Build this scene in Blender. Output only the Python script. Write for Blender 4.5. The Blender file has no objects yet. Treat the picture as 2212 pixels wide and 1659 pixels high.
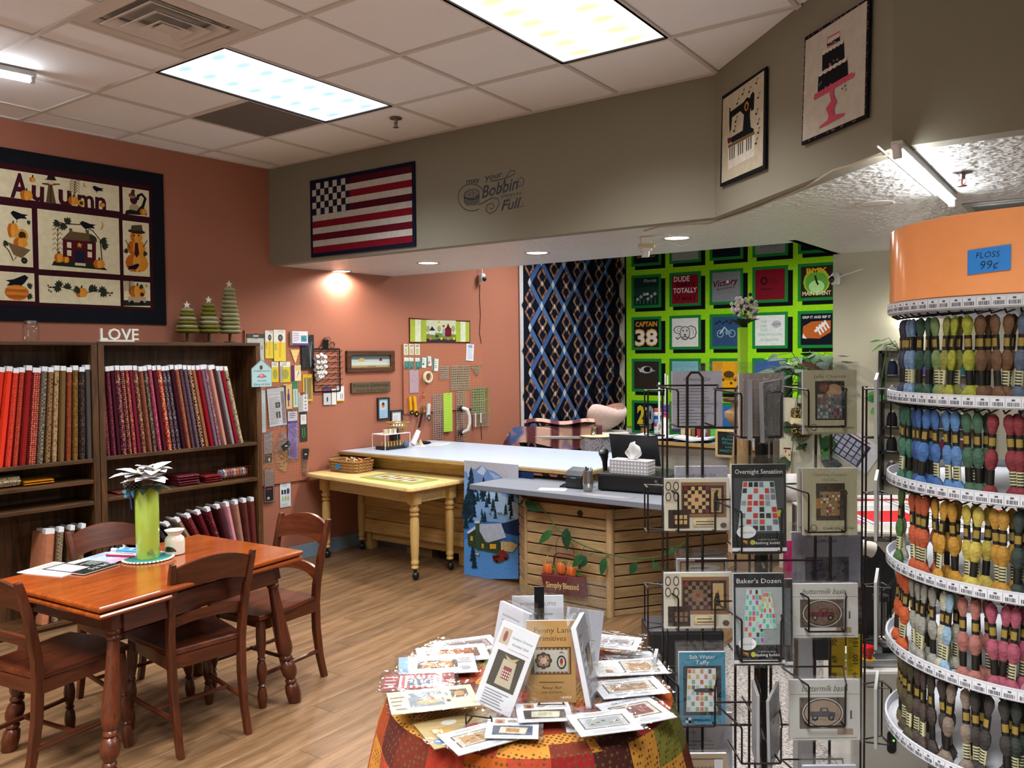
import bpy, bmesh, math, random
from math import sin, cos, pi, radians, atan2, sqrt, hypot
from mathutils import Vector, Matrix
random.seed(7)
scene = bpy.context.scene
C = scene.collection
# ------------------------------------------------------------ camera
H = 1.72; F = 1780.0; CX, CY = 1106.0, 829.5
YAW, PITCH, ROLL = radians(35.27), radians(1.985), radians(-0.46)
fw = Vector((-sin(YAW)*cos(PITCH), cos(YAW)*cos(PITCH), -sin(PITCH)))
_r = Vector((cos(YAW), sin(YAW), 0)); _u = _r.cross(fw)
RT = cos(ROLL)*_r + sin(ROLL)*_u; UP = -sin(ROLL)*_r + cos(ROLL)*_u
EYE = Vector((0, 0, H))
cd = bpy.data.cameras.new('camera'); cam = bpy.data.objects.new('camera', cd); C.objects.link(cam)
cd.sensor_fit = 'HORIZONTAL'; cd.sensor_width = 36; cd.lens = 36*F/2212; cd.clip_start = .05
cam.matrix_world = Matrix((( RT.x, UP.x, -fw.x, 0), (RT.y, UP.y, -fw.y, 0), (RT.z, UP.z, -fw.z, H), (0, 0, 0, 1)))
scene.camera = cam
# ------------------------------------------------------------ world and exposure
w = bpy.data.worlds.new('world'); scene.world = w; w.use_nodes = True
w.node_tree.nodes['Background'].inputs[0].default_value = (.92, .96, 1.0, 1)
w.node_tree.nodes['Background'].inputs[1].default_value = 0.38
vs = scene.view_settings
scene.display_settings.display_device = 'sRGB'
vs.view_transform = 'Standard'; vs.look = 'None'; vs.gamma = 1; vs.use_curve_mapping = False
vs.exposure = 0.0
TROFFER = 1.5      # what the ceiling light panels show of themselves
PANEL_W = 50.0     # lamp power behind each panel, thrown downwards by its prismatic lens
DOWN = 9.0        # recessed downlights
TUBE = 60.0
DOWN_W = 70.0; TUBE_W = 26.0
scene.cycles.max_bounces = 5; scene.cycles.diffuse_bounces = 3; scene.cycles.glossy_bounces = 2
scene.cycles.transparent_max_bounces = 14; scene.cycles.sample_clamp_indirect = 4.0
scene.cycles.caustics_reflective = False; scene.cycles.caustics_refractive = False

# ------------------------------------------------------------ helpers: rays from the photograph onto real planes
def ray(x, y): return fw + RT*((x-CX)/F) - UP*((y-CY)/F)
def ZP(x, y, z):
    d = ray(x, y); return EYE + d*((z-H)/d.z)
def DP(x, y, D):                       # at horizontal forward distance D
    d = ray(x, y); f2 = Vector((-sin(YAW), cos(YAW), 0)); return EYE + d*(D/d.dot(f2))
class Wall:
    def __init__(s, x, y, phi):
        s.o = Vector((x, y, 0)); s.phi = phi; s.d = Vector((cos(phi), sin(phi), 0)); s.n = Vector((sin(phi), -cos(phi), 0))
    def uv(s, px, py, off=0):
        d = ray(px, py); t = (s.o + s.n*off - EYE).dot(s.n)/d.dot(s.n); p = EYE + d*t
        return ((p - s.o).dot(s.d), p.z)
    def pos(s, u, z, off=0): return s.o + s.d*u + s.n*off + Vector((0, 0, z))
CEIL = 3.26; LOW = 2.476; PHI = atan2(.997, .078)
WL = Wall(-5.539, 4.407, PHI)          # terracotta left wall
WB = Wall(0, 4.408, 0)                 # soffit face
WD = Wall(-1.731, 4.408, atan2(-1.08, 1.108))
WG = Wall(0, 9.64, 0)                  # far grey wall
WP = Wall(-1.65, 6.62, 0)              # nearer grey wall

# ------------------------------------------------------------ materials
def lin(h):
    if isinstance(h, (tuple, list)): return tuple(h)[:3]
    v = [int(h[i:i+2], 16)/255 for i in (0, 2, 4)]
    return tuple(x/12.92 if x <= .04045 else ((x+.055)/1.055)**2.4 for x in v)
MATS = {}
def nodemat(name):
    m = bpy.data.materials.new(name); m.use_nodes = True; nt = m.node_tree
    return m, nt, nt.nodes['Principled BSDF']
def nd(nt, t, **kw):
    n = nt.nodes.new(t)
    for k, v in kw.items():
        if k in n.inputs.keys(): n.inputs[k].default_value = v
        else: setattr(n, k, v)
    return n
def mixc(nt, fac, a, b, mode='MIX'):
    n = nt.nodes.new('ShaderNodeMix'); n.data_type = 'RGBA'; n.blend_type = mode
    for s, v in ((n.inputs[0], fac), (n.inputs[6], a), (n.inputs[7], b)):
        if hasattr(v, 'is_linked') or hasattr(v, 'links'): nt.links.new(v, s)
        elif isinstance(v, (int, float)): s.default_value = v
        else: s.default_value = (*v[:3], 1)
    return n.outputs[2]
def ramp(nt, src, p0, p1):
    n = nt.nodes.new('ShaderNodeMapRange'); nt.links.new(src, n.inputs[0]); n.inputs[1].default_value = p0; n.inputs[2].default_value = p1
    return n.outputs[0]
def coords(nt, scale=(1, 1, 1), kind='Object'):
    tc = nt.nodes.new('ShaderNodeTexCoord'); mp = nt.nodes.new('ShaderNodeMapping')
    mp.inputs['Scale'].default_value = scale; nt.links.new(tc.outputs[kind], mp.inputs[0]); return mp.outputs[0]
def bump(nt, b, src, strength=.2, dist=.002):
    n = nt.nodes.new('ShaderNodeBump'); n.inputs['Strength'].default_value = strength; n.inputs['Distance'].default_value = dist
    nt.links.new(src, n.inputs['Height']); nt.links.new(n.outputs[0], b.inputs['Normal'])
def colmat(name, rough=.6, metal=0., var=.12, vscale=30., bstr=0., bscale=200., spec=.4, trans=0., coat=0.):
    m, nt, b = nodemat(name)
    at = nd(nt, 'ShaderNodeAttribute', attribute_name='Col')
    no = nd(nt, 'ShaderNodeTexNoise', Scale=vscale, Detail=3.0); nt.links.new(coords(nt), no.inputs['Vector'])
    k = nd(nt, 'ShaderNodeMapRange'); nt.links.new(no.outputs[0], k.inputs[0]); k.inputs[1].default_value = .25; k.inputs[2].default_value = .75
    k.inputs[3].default_value = 1-var; k.inputs[4].default_value = 1+var*.5
    cm = nd(nt, 'ShaderNodeVectorMath', operation='SCALE'); nt.links.new(at.outputs[0], cm.inputs[0]); nt.links.new(k.outputs[0], cm.inputs['Scale'])
    nt.links.new(cm.outputs[0], b.inputs['Base Color'])
    b.inputs['Roughness'].default_value = rough; b.inputs['Metallic'].default_value = metal
    b.inputs['Specular IOR Level'].default_value = spec; b.inputs['Coat Weight'].default_value = coat; b.inputs['Coat Roughness'].default_value = .15
    if trans: b.inputs['Transmission Weight'].default_value = trans
    if bstr:
        n2 = nd(nt, 'ShaderNodeTexNoise', Scale=bscale, Detail=2.0); nt.links.new(coords(nt), n2.inputs['Vector']); bump(nt, b, n2.outputs[0], bstr, .003)
    MATS[name] = m; return m
colmat('paint', .75, var=.05, vscale=3, bstr=.12, bscale=160)
colmat('paper', .45, var=.04)
colmat('gloss', .12, var=.03, spec=.55)
colmat('plastic', .35, var=.05)
colmat('metal', .3, 1.0, var=.08)
colmat('blackwire', .4, .5, var=.1)
colmat('cloth', .9, var=.18, vscale=60, bstr=.5, bscale=350, spec=.15)
colmat('quilt', .9, var=.12, vscale=25, bstr=.9, bscale=38, spec=.12)
colmat('floss', .7, var=.3, vscale=90, bstr=.7, bscale=160, spec=.3)
colmat('leaf', .6, var=.35, vscale=25, spec=.2)
colmat('wicker', .7, var=.3, vscale=120, bstr=.8, bscale=150)
colmat('rubber', .55, var=.1)
def fabmat(name, kind):                # printed cottons: base colour from the bolt, print worked in procedurally
    m, nt, b = nodemat(name)
    at = nd(nt, 'ShaderNodeAttribute', attribute_name='Col')
    a2 = nd(nt, 'ShaderNodeAttribute', attribute_name='Col2')
    co = coords(nt)
    if kind == 'dots':
        t = nd(nt, 'ShaderNodeTexVoronoi', Scale=75.0, Randomness=.25); nt.links.new(co, t.inputs['Vector']); fac = ramp(nt, t.outputs['Distance'], .36, .27)
    elif kind == 'floral':
        t = nd(nt, 'ShaderNodeTexNoise', Scale=70.0, Detail=3.0, Distortion=1.5); nt.links.new(co, t.inputs['Vector']); fac = ramp(nt, t.outputs[0], .53, .6)
    elif kind == 'check':
        t = nd(nt, 'ShaderNodeTexChecker', Scale=150.0); nt.links.new(co, t.inputs['Vector']); fac = t.outputs['Fac']
    elif kind == 'ring':
        t = nd(nt, 'ShaderNodeTexVoronoi', Scale=42.0, Randomness=.2); nt.links.new(co, t.inputs['Vector'])
        q = nd(nt, 'ShaderNodeMath', operation='PINGPONG'); nt.links.new(t.outputs['Distance'], q.inputs[0]); q.inputs[1].default_value = .2; fac = ramp(nt, q.outputs[0], .09, .15)
    else:
        t = nd(nt, 'ShaderNodeTexNoise', Scale=200.0); nt.links.new(co, t.inputs['Vector']); fac = ramp(nt, t.outputs[0], .55, .9)
    nt.links.new(mixc(nt, fac, at.outputs[0], a2.outputs[0]), b.inputs['Base Color'])
    b.inputs['Roughness'].default_value = .9; b.inputs['Specular IOR Level'].default_value = .12
    n2 = nd(nt, 'ShaderNodeTexNoise', Scale=25.0, Detail=4.0); nt.links.new(co, n2.inputs['Vector']); bump(nt, b, n2.outputs[0], .5, .01)
    MATS[name] = m
for k in ('plain', 'dots', 'floral', 'check', 'ring'): fabmat('fab_'+k, k)
def woodmat(name, c1, c2, axis=0, rough=.4, sc=1., coat=0., knots=None, bs=.15):
    m, nt, b = nodemat(name); s = [14*sc]*3; s[axis] = 1.3*sc
    co = coords(nt, tuple(s))
    no = nd(nt, 'ShaderNodeTexNoise', Scale=2.2, Detail=6.0, Distortion=.7); nt.links.new(co, no.inputs['Vector'])
    n3 = nd(nt, 'ShaderNodeTexNoise', Scale=9.0, Detail=3.0); nt.links.new(co, n3.inputs['Vector'])
    c = mixc(nt, ramp(nt, no.outputs[0], .32, .68), lin(c1), lin(c2))
    c = mixc(nt, ramp(nt, n3.outputs[0], .55, .8), c, tuple(x*.6 for x in lin(c1)))
    oi = nt.nodes.new('ShaderNodeObjectInfo')
    c2_ = mixc(nt, 1.0, c, mixc(nt, oi.outputs['Random'], (.82, .82, .82), (1.1, 1.08, 1.05)), 'MULTIPLY')
    if knots:
        s = [5, 5, 5]; s[axis] = 2.2
        v = nd(nt, 'ShaderNodeTexVoronoi', Scale=1.0); nt.links.new(coords(nt, tuple(s)), v.inputs['Vector'])
        c2_ = mixc(nt, ramp(nt, v.outputs['Distance'], .1, .05), c2_, lin(knots))
    nt.links.new(c2_, b.inputs['Base Color'])
    b.inputs['Roughness'].default_value = rough; b.inputs['Coat Weight'].default_value = coat; b.inputs['Coat Roughness'].default_value = .12
    b.inputs['Specular IOR Level'].default_value = .35
    bump(nt, b, no.outputs[0], bs, .002); MATS[name] = m
for i, ax in enumerate('xyz'):
    woodmat('dark_'+ax, '35210f', '5f3f22', i, .5)
    woodmat('cherry_'+ax, '3d1a0c', '5e2b14', i, .32, coat=.2, bs=.06)
    woodmat('pine_'+ax, 'a9854c', 'c5a36a', i, .5, knots='5a3214')
    woodmat('oak_'+ax, '8f7450', 'ac9068', i, .55, sc=1.6)
woodmat('top_y', '7a3510', '97491a', 1, .2, coat=.45, bs=.03)
woodmat('maple_x', 'cdb071', 'dcc48c', 0, .35, sc=.5)
woodmat('maple_z', 'c09a58', 'd2b072', 2, .4, sc=.5)
woodmat('plank_y', '64492f', '86674a', 1, .38, sc=.8, coat=.05)
woodmat('oldframe_x', '3b2214', '5a3620', 0, .5)
def clearmat(name, tint, gl, rough=.08):
    m, nt, b = nodemat(name)
    tr = nd(nt, 'ShaderNodeBsdfTransparent'); tr.inputs[0].default_value = (*tint, 1)
    g = nd(nt, 'ShaderNodeBsdfGlossy'); g.inputs['Roughness'].default_value = rough
    lw = nd(nt, 'ShaderNodeLayerWeight', Blend=.3); k = nd(nt, 'ShaderNodeMath', operation='MULTIPLY_ADD'); nt.links.new(lw.outputs['Facing'], k.inputs[0]); k.inputs[1].default_value = .35; k.inputs[2].default_value = gl
    no = nd(nt, 'ShaderNodeTexNoise', Scale=14.0, Distortion=2.0); nt.links.new(coords(nt), no.inputs['Vector'])
    bp = nd(nt, 'ShaderNodeBump', Strength=.35, Distance=.01); nt.links.new(no.outputs[0], bp.inputs['Height']); nt.links.new(bp.outputs[0], g.inputs['Normal'])
    mx = nd(nt, 'ShaderNodeMixShader'); nt.links.new(k.outputs[0], mx.inputs[0]); nt.links.new(tr.outputs[0], mx.inputs[1]); nt.links.new(g.outputs[0], mx.inputs[2])
    nt.links.new(mx.outputs[0], nt.nodes['Material Output'].inputs['Surface']); MATS[name] = m
clearmat('bag', (.97, .975, .985), .10)
clearmat('acrylic', (.975, .98, .98), .12)
clearmat('glass', (.93, .95, .96), .06, .03)
def emit(name, col, st):
    m, nt, b = nodemat(name); b.inputs['Base Color'].default_value = (*lin(col), 1)
    b.inputs['Emission Color'].default_value = (*lin(col), 1); b.inputs['Emission Strength'].default_value = st; MATS[name] = m
    return m, nt, b
for nm, ca, cb in (('troffer', '86b8da', 'f4faff'), ('warmtroffer', 'd8bc90', 'fff6e8')):   # prismatic lens with dimmer cells between the lamps
    m, nt, b = emit(nm, cb, TROFFER); v = nd(nt, 'ShaderNodeTexVoronoi', Scale=1.0, Randomness=0.0); mpv = coords(nt, (3.4, 6.7, 1)); mpv.node.inputs['Location'].default_value = (.5, .5, 0); nt.links.new(mpv, v.inputs['Vector'])
    nt.links.new(mixc(nt, ramp(nt, v.outputs['Distance'], .12, .36), lin(ca), lin(cb)), b.inputs['Emission Color'])
emit('downlight', 'fff3e2', DOWN); emit('tube', 'f4f9ff', TUBE); emit('sconce', 'fffaf0', 9.0); emit('led', '60ff40', 3.0)
def wallmat(name, col, sc=220., st=.18, rough=.7):
    m, nt, b = nodemat(name)
    n1 = nd(nt, 'ShaderNodeTexNoise', Scale=1.3, Detail=3.0); nt.links.new(coords(nt), n1.inputs['Vector'])
    c = lin(col); nt.links.new(mixc(nt, n1.outputs[0], tuple(x*.93 for x in c), tuple(min(1, x*1.05) for x in c)), b.inputs['Base Color'])
    n2 = nd(nt, 'ShaderNodeTexNoise', Scale=sc, Detail=2.0); nt.links.new(coords(nt), n2.inputs['Vector']); bump(nt, b, n2.outputs[0], st, .004 if st < .8 else .02)
    b.inputs['Roughness'].default_value = rough; b.inputs['Specular IOR Level'].default_value = .3; MATS[name] = m
wallmat('terracotta', '9f6550'); wallmat('taupe', '827c6c'); wallmat('greywall', 'c2c0ac'); wallmat('stipple', 'd0ceca', 26., 1., .3)
wallmat('tile', 'f0f1f4', 300., .3, .9); wallmat('tbar', 'd0c8c2', 50., .05, .6); wallmat('skirt', '7d92a2', 30., .05, .5)
def speckle(name, c1, c2, sc):
    m, nt, b = nodemat(name)
    n = nd(nt, 'ShaderNodeTexNoise', Scale=sc, Detail=2.0); nt.links.new(coords(nt, (1, 2.5, 1)), n.inputs['Vector'])
    nt.links.new(mixc(nt, ramp(nt, n.outputs[0], .5, .56), lin(c1), lin(c2)), b.inputs['Base Color']); b.inputs['Roughness'].default_value = .95; MATS[name] = m
speckle('carpet', '9b938c', '55504d', 60.)
speckle('laminate', '666a73', '70747d', 400.)

# ------------------------------------------------------------ mesh builder
TXT = {}
def text_geo(s, shear=0., bold=0.):
    k = (s, shear, bold)
    if k not in TXT:
        cu = bpy.data.curves.new('t', 'FONT'); cu.body = s; cu.shear = shear; cu.offset = bold; cu.resolution_u = 2; cu.fill_mode = 'FRONT'
        ob = bpy.data.objects.new('t', cu); C.objects.link(ob)
        me = ob.to_mesh()
        vs_ = [(v.co.x, v.co.y) for v in me.vertices]; fs = [tuple(p.vertices) for p in me.polygons]
        ob.to_mesh_clear(); bpy.data.objects.remove(ob); bpy.data.curves.remove(cu)
        x0 = min(v[0] for v in vs_); x1 = max(v[0] for v in vs_)
        TXT[k] = ([(v[0]-x0, v[1]) for v in vs_], fs, x1-x0)
    return TXT[k]
class G:
    def __init__(s, mat='paper', col='ffffff'):
        s.v = []; s.f = []; s.mi = []; s.c = []; s.c2 = []; s.mats = []; s.mat = mat; s.col = col; s.col2 = 'd8c8a0'; s.k = 0.; s.M = None; s.base = 0.
    def add(s, vs_, fs, mat=None, col=None):
        n = len(s.v); mat = mat or s.mat; col = lin(col or s.col); c2 = lin(s.col2)
        if mat not in s.mats: s.mats.append(mat)
        i = s.mats.index(mat)
        s.v += [tuple(s.M @ Vector(p)) for p in vs_] if s.M else [tuple(p) for p in vs_]
        for f in fs: s.f.append([n+j for j in f]); s.mi.append(i); s.c.append(col); s.c2.append(c2)
        return s
    def box(s, x0, y0, z0, x1, y1, z1, mat=None, col=None):
        return s.add([(x0, y0, z0), (x1, y0, z0), (x1, y1, z0), (x0, y1, z0), (x0, y0, z1), (x1, y0, z1), (x1, y1, z1), (x0, y1, z1)],
                     [(0, 3, 2, 1), (4, 5, 6, 7), (0, 1, 5, 4), (1, 2, 6, 5), (2, 3, 7, 6), (3, 0, 4, 7)], mat, col)
    def cbox(s, c, d, mat=None, col=None): return s.box(c[0]-d[0]/2, c[1]-d[1]/2, c[2]-d[2]/2, c[0]+d[0]/2, c[1]+d[1]/2, c[2]+d[2]/2, mat, col)
    def prism(s, pts, a, b, axis='z', mat=None, col=None):     # extrude a 2-D outline along an axis
        f = {'z': lambda p, t: (p[0], p[1], t), 'y': lambda p, t: (p[0], t, p[1]), 'x': lambda p, t: (t, p[0], p[1])}[axis]
        n = len(pts); vs_ = [f(p, a) for p in pts] + [f(p, b) for p in pts]
        fs = [tuple(range(n))[::-1], tuple(range(n, 2*n))] + [(i, (i+1) % n, n+(i+1) % n, n+i) for i in range(n)]
        return s.add(vs_, fs, mat, col)
    def loft(s, rings, mat=None, col=None, cap=True, close=True):
        n = len(rings[0]); vs_ = [p for r in rings for p in r]; fs = []
        for i in range(len(rings)-1):
            for j in range(n if close else n-1): fs.append((i*n+j, i*n+(j+1) % n, (i+1)*n+(j+1) % n, (i+1)*n+j))
        if cap and close: fs += [tuple(range(n))[::-1], tuple(range((len(rings)-1)*n, len(rings)*n))]
        return s.add(vs_, fs, mat, col)
    def lathe(s, prof, n=16, c=(0, 0, 0), mat=None, col=None, cap=True, sx=1., sy=1.):
        return s.loft([[(c[0]+r*cos(2*pi*j/n)*sx, c[1]+r*sin(2*pi*j/n)*sy, c[2]+z) for j in range(n)] for r, z in prof], mat, col, cap)
    def tube(s, path, r, n=6, mat=None, col=None, closed=False):
        P = [Vector(p) for p in path]; rings = []; N = len(P)
        for i, p in enumerate(P):
            t = (P[(i+1) % N]-P[i-1]) if closed else (P[min(i+1, N-1)]-P[max(i-1, 0)])
            t = t.normalized() if t.length > 1e-9 else Vector((0, 0, 1))
            if i == 0: a = t.orthogonal().normalized()
            else:
                a = a - t*a.dot(t); a = a.normalized() if a.length > 1e-6 else t.orthogonal().normalized()
            b_ = t.cross(a); rr = r[i] if isinstance(r, (list, tuple)) else r
            rings.append([p + a*(rr*cos(2*pi*j/n)) + b_*(rr*sin(2*pi*j/n)) for j in range(n)])
        if closed: rings.append(rings[0])
        return s.loft(rings, mat, col, not closed)
    def sph(s, c, r, nu=10, nv=7, mat=None, col=None):
        r = (r, r, r) if isinstance(r, (int, float)) else r
        return s.loft([[(c[0]+r[0]*sin(pi*max(i, .02)/nv if i < nv else pi*.995)*cos(2*pi*j/nu), c[1]+r[1]*sin(pi*max(i, .02)/nv if i < nv else pi*.995)*sin(2*pi*j/nu), c[2]-r[2]*cos(pi*i/nv)) for j in range(nu)] for i in range(nv+1)], mat, col)
    def surf(s, fn, nu, nv, mat=None, col=None, colfn=None):
        vs_ = [fn(i/nu, j/nv) for j in range(nv+1) for i in range(nu+1)]
        if colfn is None: return s.add(vs_, [(j*(nu+1)+i, j*(nu+1)+i+1, (j+1)*(nu+1)+i+1, (j+1)*(nu+1)+i) for j in range(nv) for i in range(nu)], mat, col)
        n = len(s.v); s.add(vs_, [], mat, col); mi = s.mats.index(mat or s.mat)
        for j in range(nv):
            for i in range(nu):
                s.f.append([n+q for q in (j*(nu+1)+i, j*(nu+1)+i+1, (j+1)*(nu+1)+i+1, (j+1)*(nu+1)+i)]); s.mi.append(mi); s.c.append(lin(colfn((i+.5)/nu, (j+.5)/nv))); s.c2.append(lin(s.col2))
        return s
    # --- flat print in the local x-z plane, front towards -y; each mark lies a hair above the one before
    def lay(s): s.k += 1; return -(s.base + s.k*5e-5)
    def r(s, u0, v0, u1, v1, col, mat=None): y = s.lay(); return s.add([(u0, y, v0), (u1, y, v0), (u1, y, v1), (u0, y, v1)], [(0, 1, 2, 3)], mat, col)
    def p(s, pts, col, mat=None): y = s.lay(); return s.add([(a, y, b_) for a, b_ in pts], [tuple(range(len(pts)))], mat, col)
    def e(s, cu, cv, ru, rv, col, n=14, a0=0., a1=2*pi, mat=None, rot=0.):
        q = [(ru*cos(a0+(a1-a0)*i/n), rv*sin(a0+(a1-a0)*i/n)) for i in range(n if a1-a0 > 6.28 else n+1)]
        return s.p([(cu+x*cos(rot)-y*sin(rot), cv+x*sin(rot)+y*cos(rot)) for x, y in q], col, mat)
    def t(s, txt, u, v, h, col, al='C', sh=0., bold=0., w=None, mat=None, rot=0.):
        vs_, fs, wd = text_geo(txt, sh, bold); k = h/.69; kx = w/wd if w else k
        o = {'L': 0, 'C': -wd*kx/2, 'R': -wd*kx}[al]; y = s.lay(); cr, sr = cos(rot), sin(rot)
        return s.add([(u+(o+a*kx)*cr-b_*k*sr, y, v+(o+a*kx)*sr+b_*k*cr) for a, b_ in vs_], fs, mat, col)
    def ln(s, pts, wd, col, mat=None):
        y = s.lay(); n = len(pts); L = []; R_ = []
        for i in range(n):
            a = pts[max(i-1, 0)]; b_ = pts[min(i+1, n-1)]; dx, dy = b_[0]-a[0], b_[1]-a[1]; l = hypot(dx, dy) or 1
            wi = wd[i] if isinstance(wd, (list, tuple)) else wd
            L.append((pts[i][0]-dy/l*wi/2, y, pts[i][1]+dx/l*wi/2)); R_.append((pts[i][0]+dy/l*wi/2, y, pts[i][1]-dx/l*wi/2))
        return s.add(L+R_, [(n+i, n+i+1, i+1, i) for i in range(n-1)], mat, col)
    def rows(s, u0, u1, v0, v1, n, col, fill=.35, jit=.35):    # small print: lines of type too fine to read
        for i in range(n):
            v = v1-(i+.5)*(v1-v0)/n; hgt = (v1-v0)/n*fill; s.r(u0, v-hgt/2, u1-random.random()*jit*(u1-u0), v+hgt/2, col)
        return s
    def mesh(s, name, smooth=False):
        me = bpy.data.meshes.new(name); me.from_pydata(s.v, [], s.f)
        for m_ in s.mats: me.materials.append(MATS[m_])
        me.polygons.foreach_set('material_index', s.mi)
        for nm, cc in (('Col', s.c), ('Col2', s.c2)):
            if nm == 'Col2' and not any(m_.startswith('fab') for m_ in s.mats): continue
            at = me.attributes.new(nm, 'FLOAT_COLOR', 'CORNER'); buf = []
            for f, c in zip(s.f, cc): buf += [c[0], c[1], c[2], 1.]*len(f)
            at.data.foreach_set('color', buf)
        if smooth: me.polygons.foreach_set('use_smooth', [True]*len(me.polygons)); me.set_sharp_from_angle(angle=radians(42))
        me.update(); return me
    def ob(s, name, parent=None, loc=None, rz=0., smooth=False, bevel=0., seg=2, label=None):
        o = bpy.data.objects.new(name, s.mesh(name, smooth)); C.objects.link(o)
        if parent: o.parent = parent
        if loc is not None: o.location = loc
        o.rotation_euler[2] = rz
        if bevel: b_ = o.modifiers.new('bevel', 'BEVEL'); b_.width = bevel; b_.segments = seg; b_.limit_method = 'ANGLE'; b_.angle_limit = radians(50)
        if label: o['label'] = label
        return o
def tag(o, label, cat, group=None):
    o['label'] = label; o['category'] = cat
    if group: o['group'] = group
    return o
def thing(name, label, cat, loc=(0, 0, 0), rz=0., group=None):
    o = bpy.data.objects.new(name, None); C.objects.link(o); o.location = loc; o.rotation_euler[2] = rz; o.empty_display_size = .05
    return tag(o, label, cat, group)
def struct(o): o['kind'] = 'structure'; return o
def copy_tree(o, parent=None):
    c = o.copy(); C.objects.link(c); c.parent = parent
    for ch in o.children: copy_tree(ch, c)
    return c
def arc(cx, cy, r, a0, a1, n, ry=None): return [(cx+r*cos(a0+(a1-a0)*i/n), cy+(ry or r)*sin(a0+(a1-a0)*i/n)) for i in range(n+1)]
def rrect(w_, h_, r, n=3):
    o = []
    for cx, cy, a in ((w_/2-r, h_/2-r, 0), (-w_/2+r, h_/2-r, pi/2), (-w_/2+r, -h_/2+r, pi), (w_/2-r, -h_/2+r, 1.5*pi)): o += arc(cx, cy, r, a, a+pi/2, n)
    return o
def rect_on(W, x0, y0, x1, y1, off=0.):   # photo corners (top-left, bottom-right) -> centre, width, height on a wall
    a = W.uv(x0, y0, off); b_ = W.uv(x1, y1, off)
    return W.pos((a[0]+b_[0])/2, (a[1]+b_[1])/2, off), abs(b_[0]-a[0]), abs(a[1]-b_[1])
# ============================================================ THE ROOM
S = .6096
# floor of vinyl planks with a carpeted sales area at the right
fl = struct(G('paint', '5b4028').box(-6.2, -1.5, -.06, -1.75, 10.2, -.004).ob('floor'))
pl = G('plank_y').box(-.0745, -.609, -.004, .0745, .609, 0).mesh('plank'); n = 0
for i in range(25):
    for j in range(-1, 6):
        y = 1.2 + j*1.22 + (i*.437 % 1.22); x = -5.45 + i*.15
        if y < .9 or y > 6.6 or x < -5.45: continue
        o = bpy.data.objects.new('plank', pl); C.objects.link(o); o.parent = fl; o.location = (x, y, random.uniform(-.0006, 0))
struct(G('carpet').box(-1.75, -1.5, -.06, 3.2, 10.2, -.002).ob('floor'))
# terracotta wall, its far piece turned a touch away
_u = WL.uv(1046, 640)[0]; c1 = WL.pos(_u, 0); c0 = WL.pos(-6.2, 0)
wl = G('terracotta'); q = [(c0.x, c0.y), (c1.x, c1.y), (c1.x-.15, c1.y), (c0.x-.15, c0.y)]
wl.prism(q, 0, CEIL+.3); q = [(c1.x, c1.y), (-5.11, 9.70), (-5.3, 9.70), (c1.x-.15, c1.y)]; wl.prism(q, 0, CEIL+.3)
struct(wl.ob('wall_left'))
bb = G('skirt'); e1 = WL.pos(_u, 0, .012); e0 = WL.pos(-6.2, 0, .012)
bb.prism([(c0.x, c0.y), (e0.x, e0.y), (e1.x, e1.y), (c1.x, c1.y)], 0, .115); struct(bb.ob('baseboard_left'))
struct(G('greywall').box(-5.3, 9.64, 0, -.4, 9.8, CEIL+.3).ob('wall_back'))
struct(G('greywall').box(-1.65, 6.62, 0, 3.2, 6.78, CEIL).ob('wall_partition'))
struct(G('greywall').box(3.2, -1.5, 0, 3.35, 6.78, CEIL).ob('wall_right'))
struct(G('greywall').box(-6.2, -1.65, 0, 3.35, -1.5, CEIL).ob('wall_front'))
# soffit: taupe fascia and stippled underside
D1 = Vector((-1.731, 4.408, 0)); D2 = Vector((-.623, 3.33, 0))
so = G('taupe'); z0, z1 = LOW, CEIL+.05
path = [(-5.75, 4.408), (D1.x, D1.y), (D2.x, D2.y), (3.2, 3.25)]
inner = [(-5.75, 4.50), (D1.x+.04, D1.y+.09), (D2.x+.04, D2.y+.09), (3.2, 3.34)]
for a, b_, c_, d_ in zip(path[:-1], path[1:], inner[1:], inner[:-1]): so.prism([a, b_, c_, d_], z0, z1)
struct(so.ob('wall_soffit'))
un = G('stipple'); th = .03
un.prism([(-5.75, 4.50), (-1.69, 4.50), (-1.69, 5.62), (-5.75, 5.62)], LOW, LOW+th)
un.prism([(-1.69, 4.498), (-.583, 3.42), (3.2, 3.34), (3.2, 6.62), (-1.65, 6.62), (-1.69, 5.62)], LOW, LOW+th)
un.prism([(-5.75, 5.62), (-1.69, 5.62), (-1.69, 5.74), (-5.75, 5.74)], LOW, CEIL)
un.prism([(-1.69, 5.62), (-1.65, 6.62), (-1.6, 6.62), (-1.64, 5.62)], LOW, CEIL)
struct(un.ob('ceiling_low'))
struct(G('tile').box(-5.4, 5.74, CEIL, .5, 9.7, CEIL+.05).ob('ceiling_far'))
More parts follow.
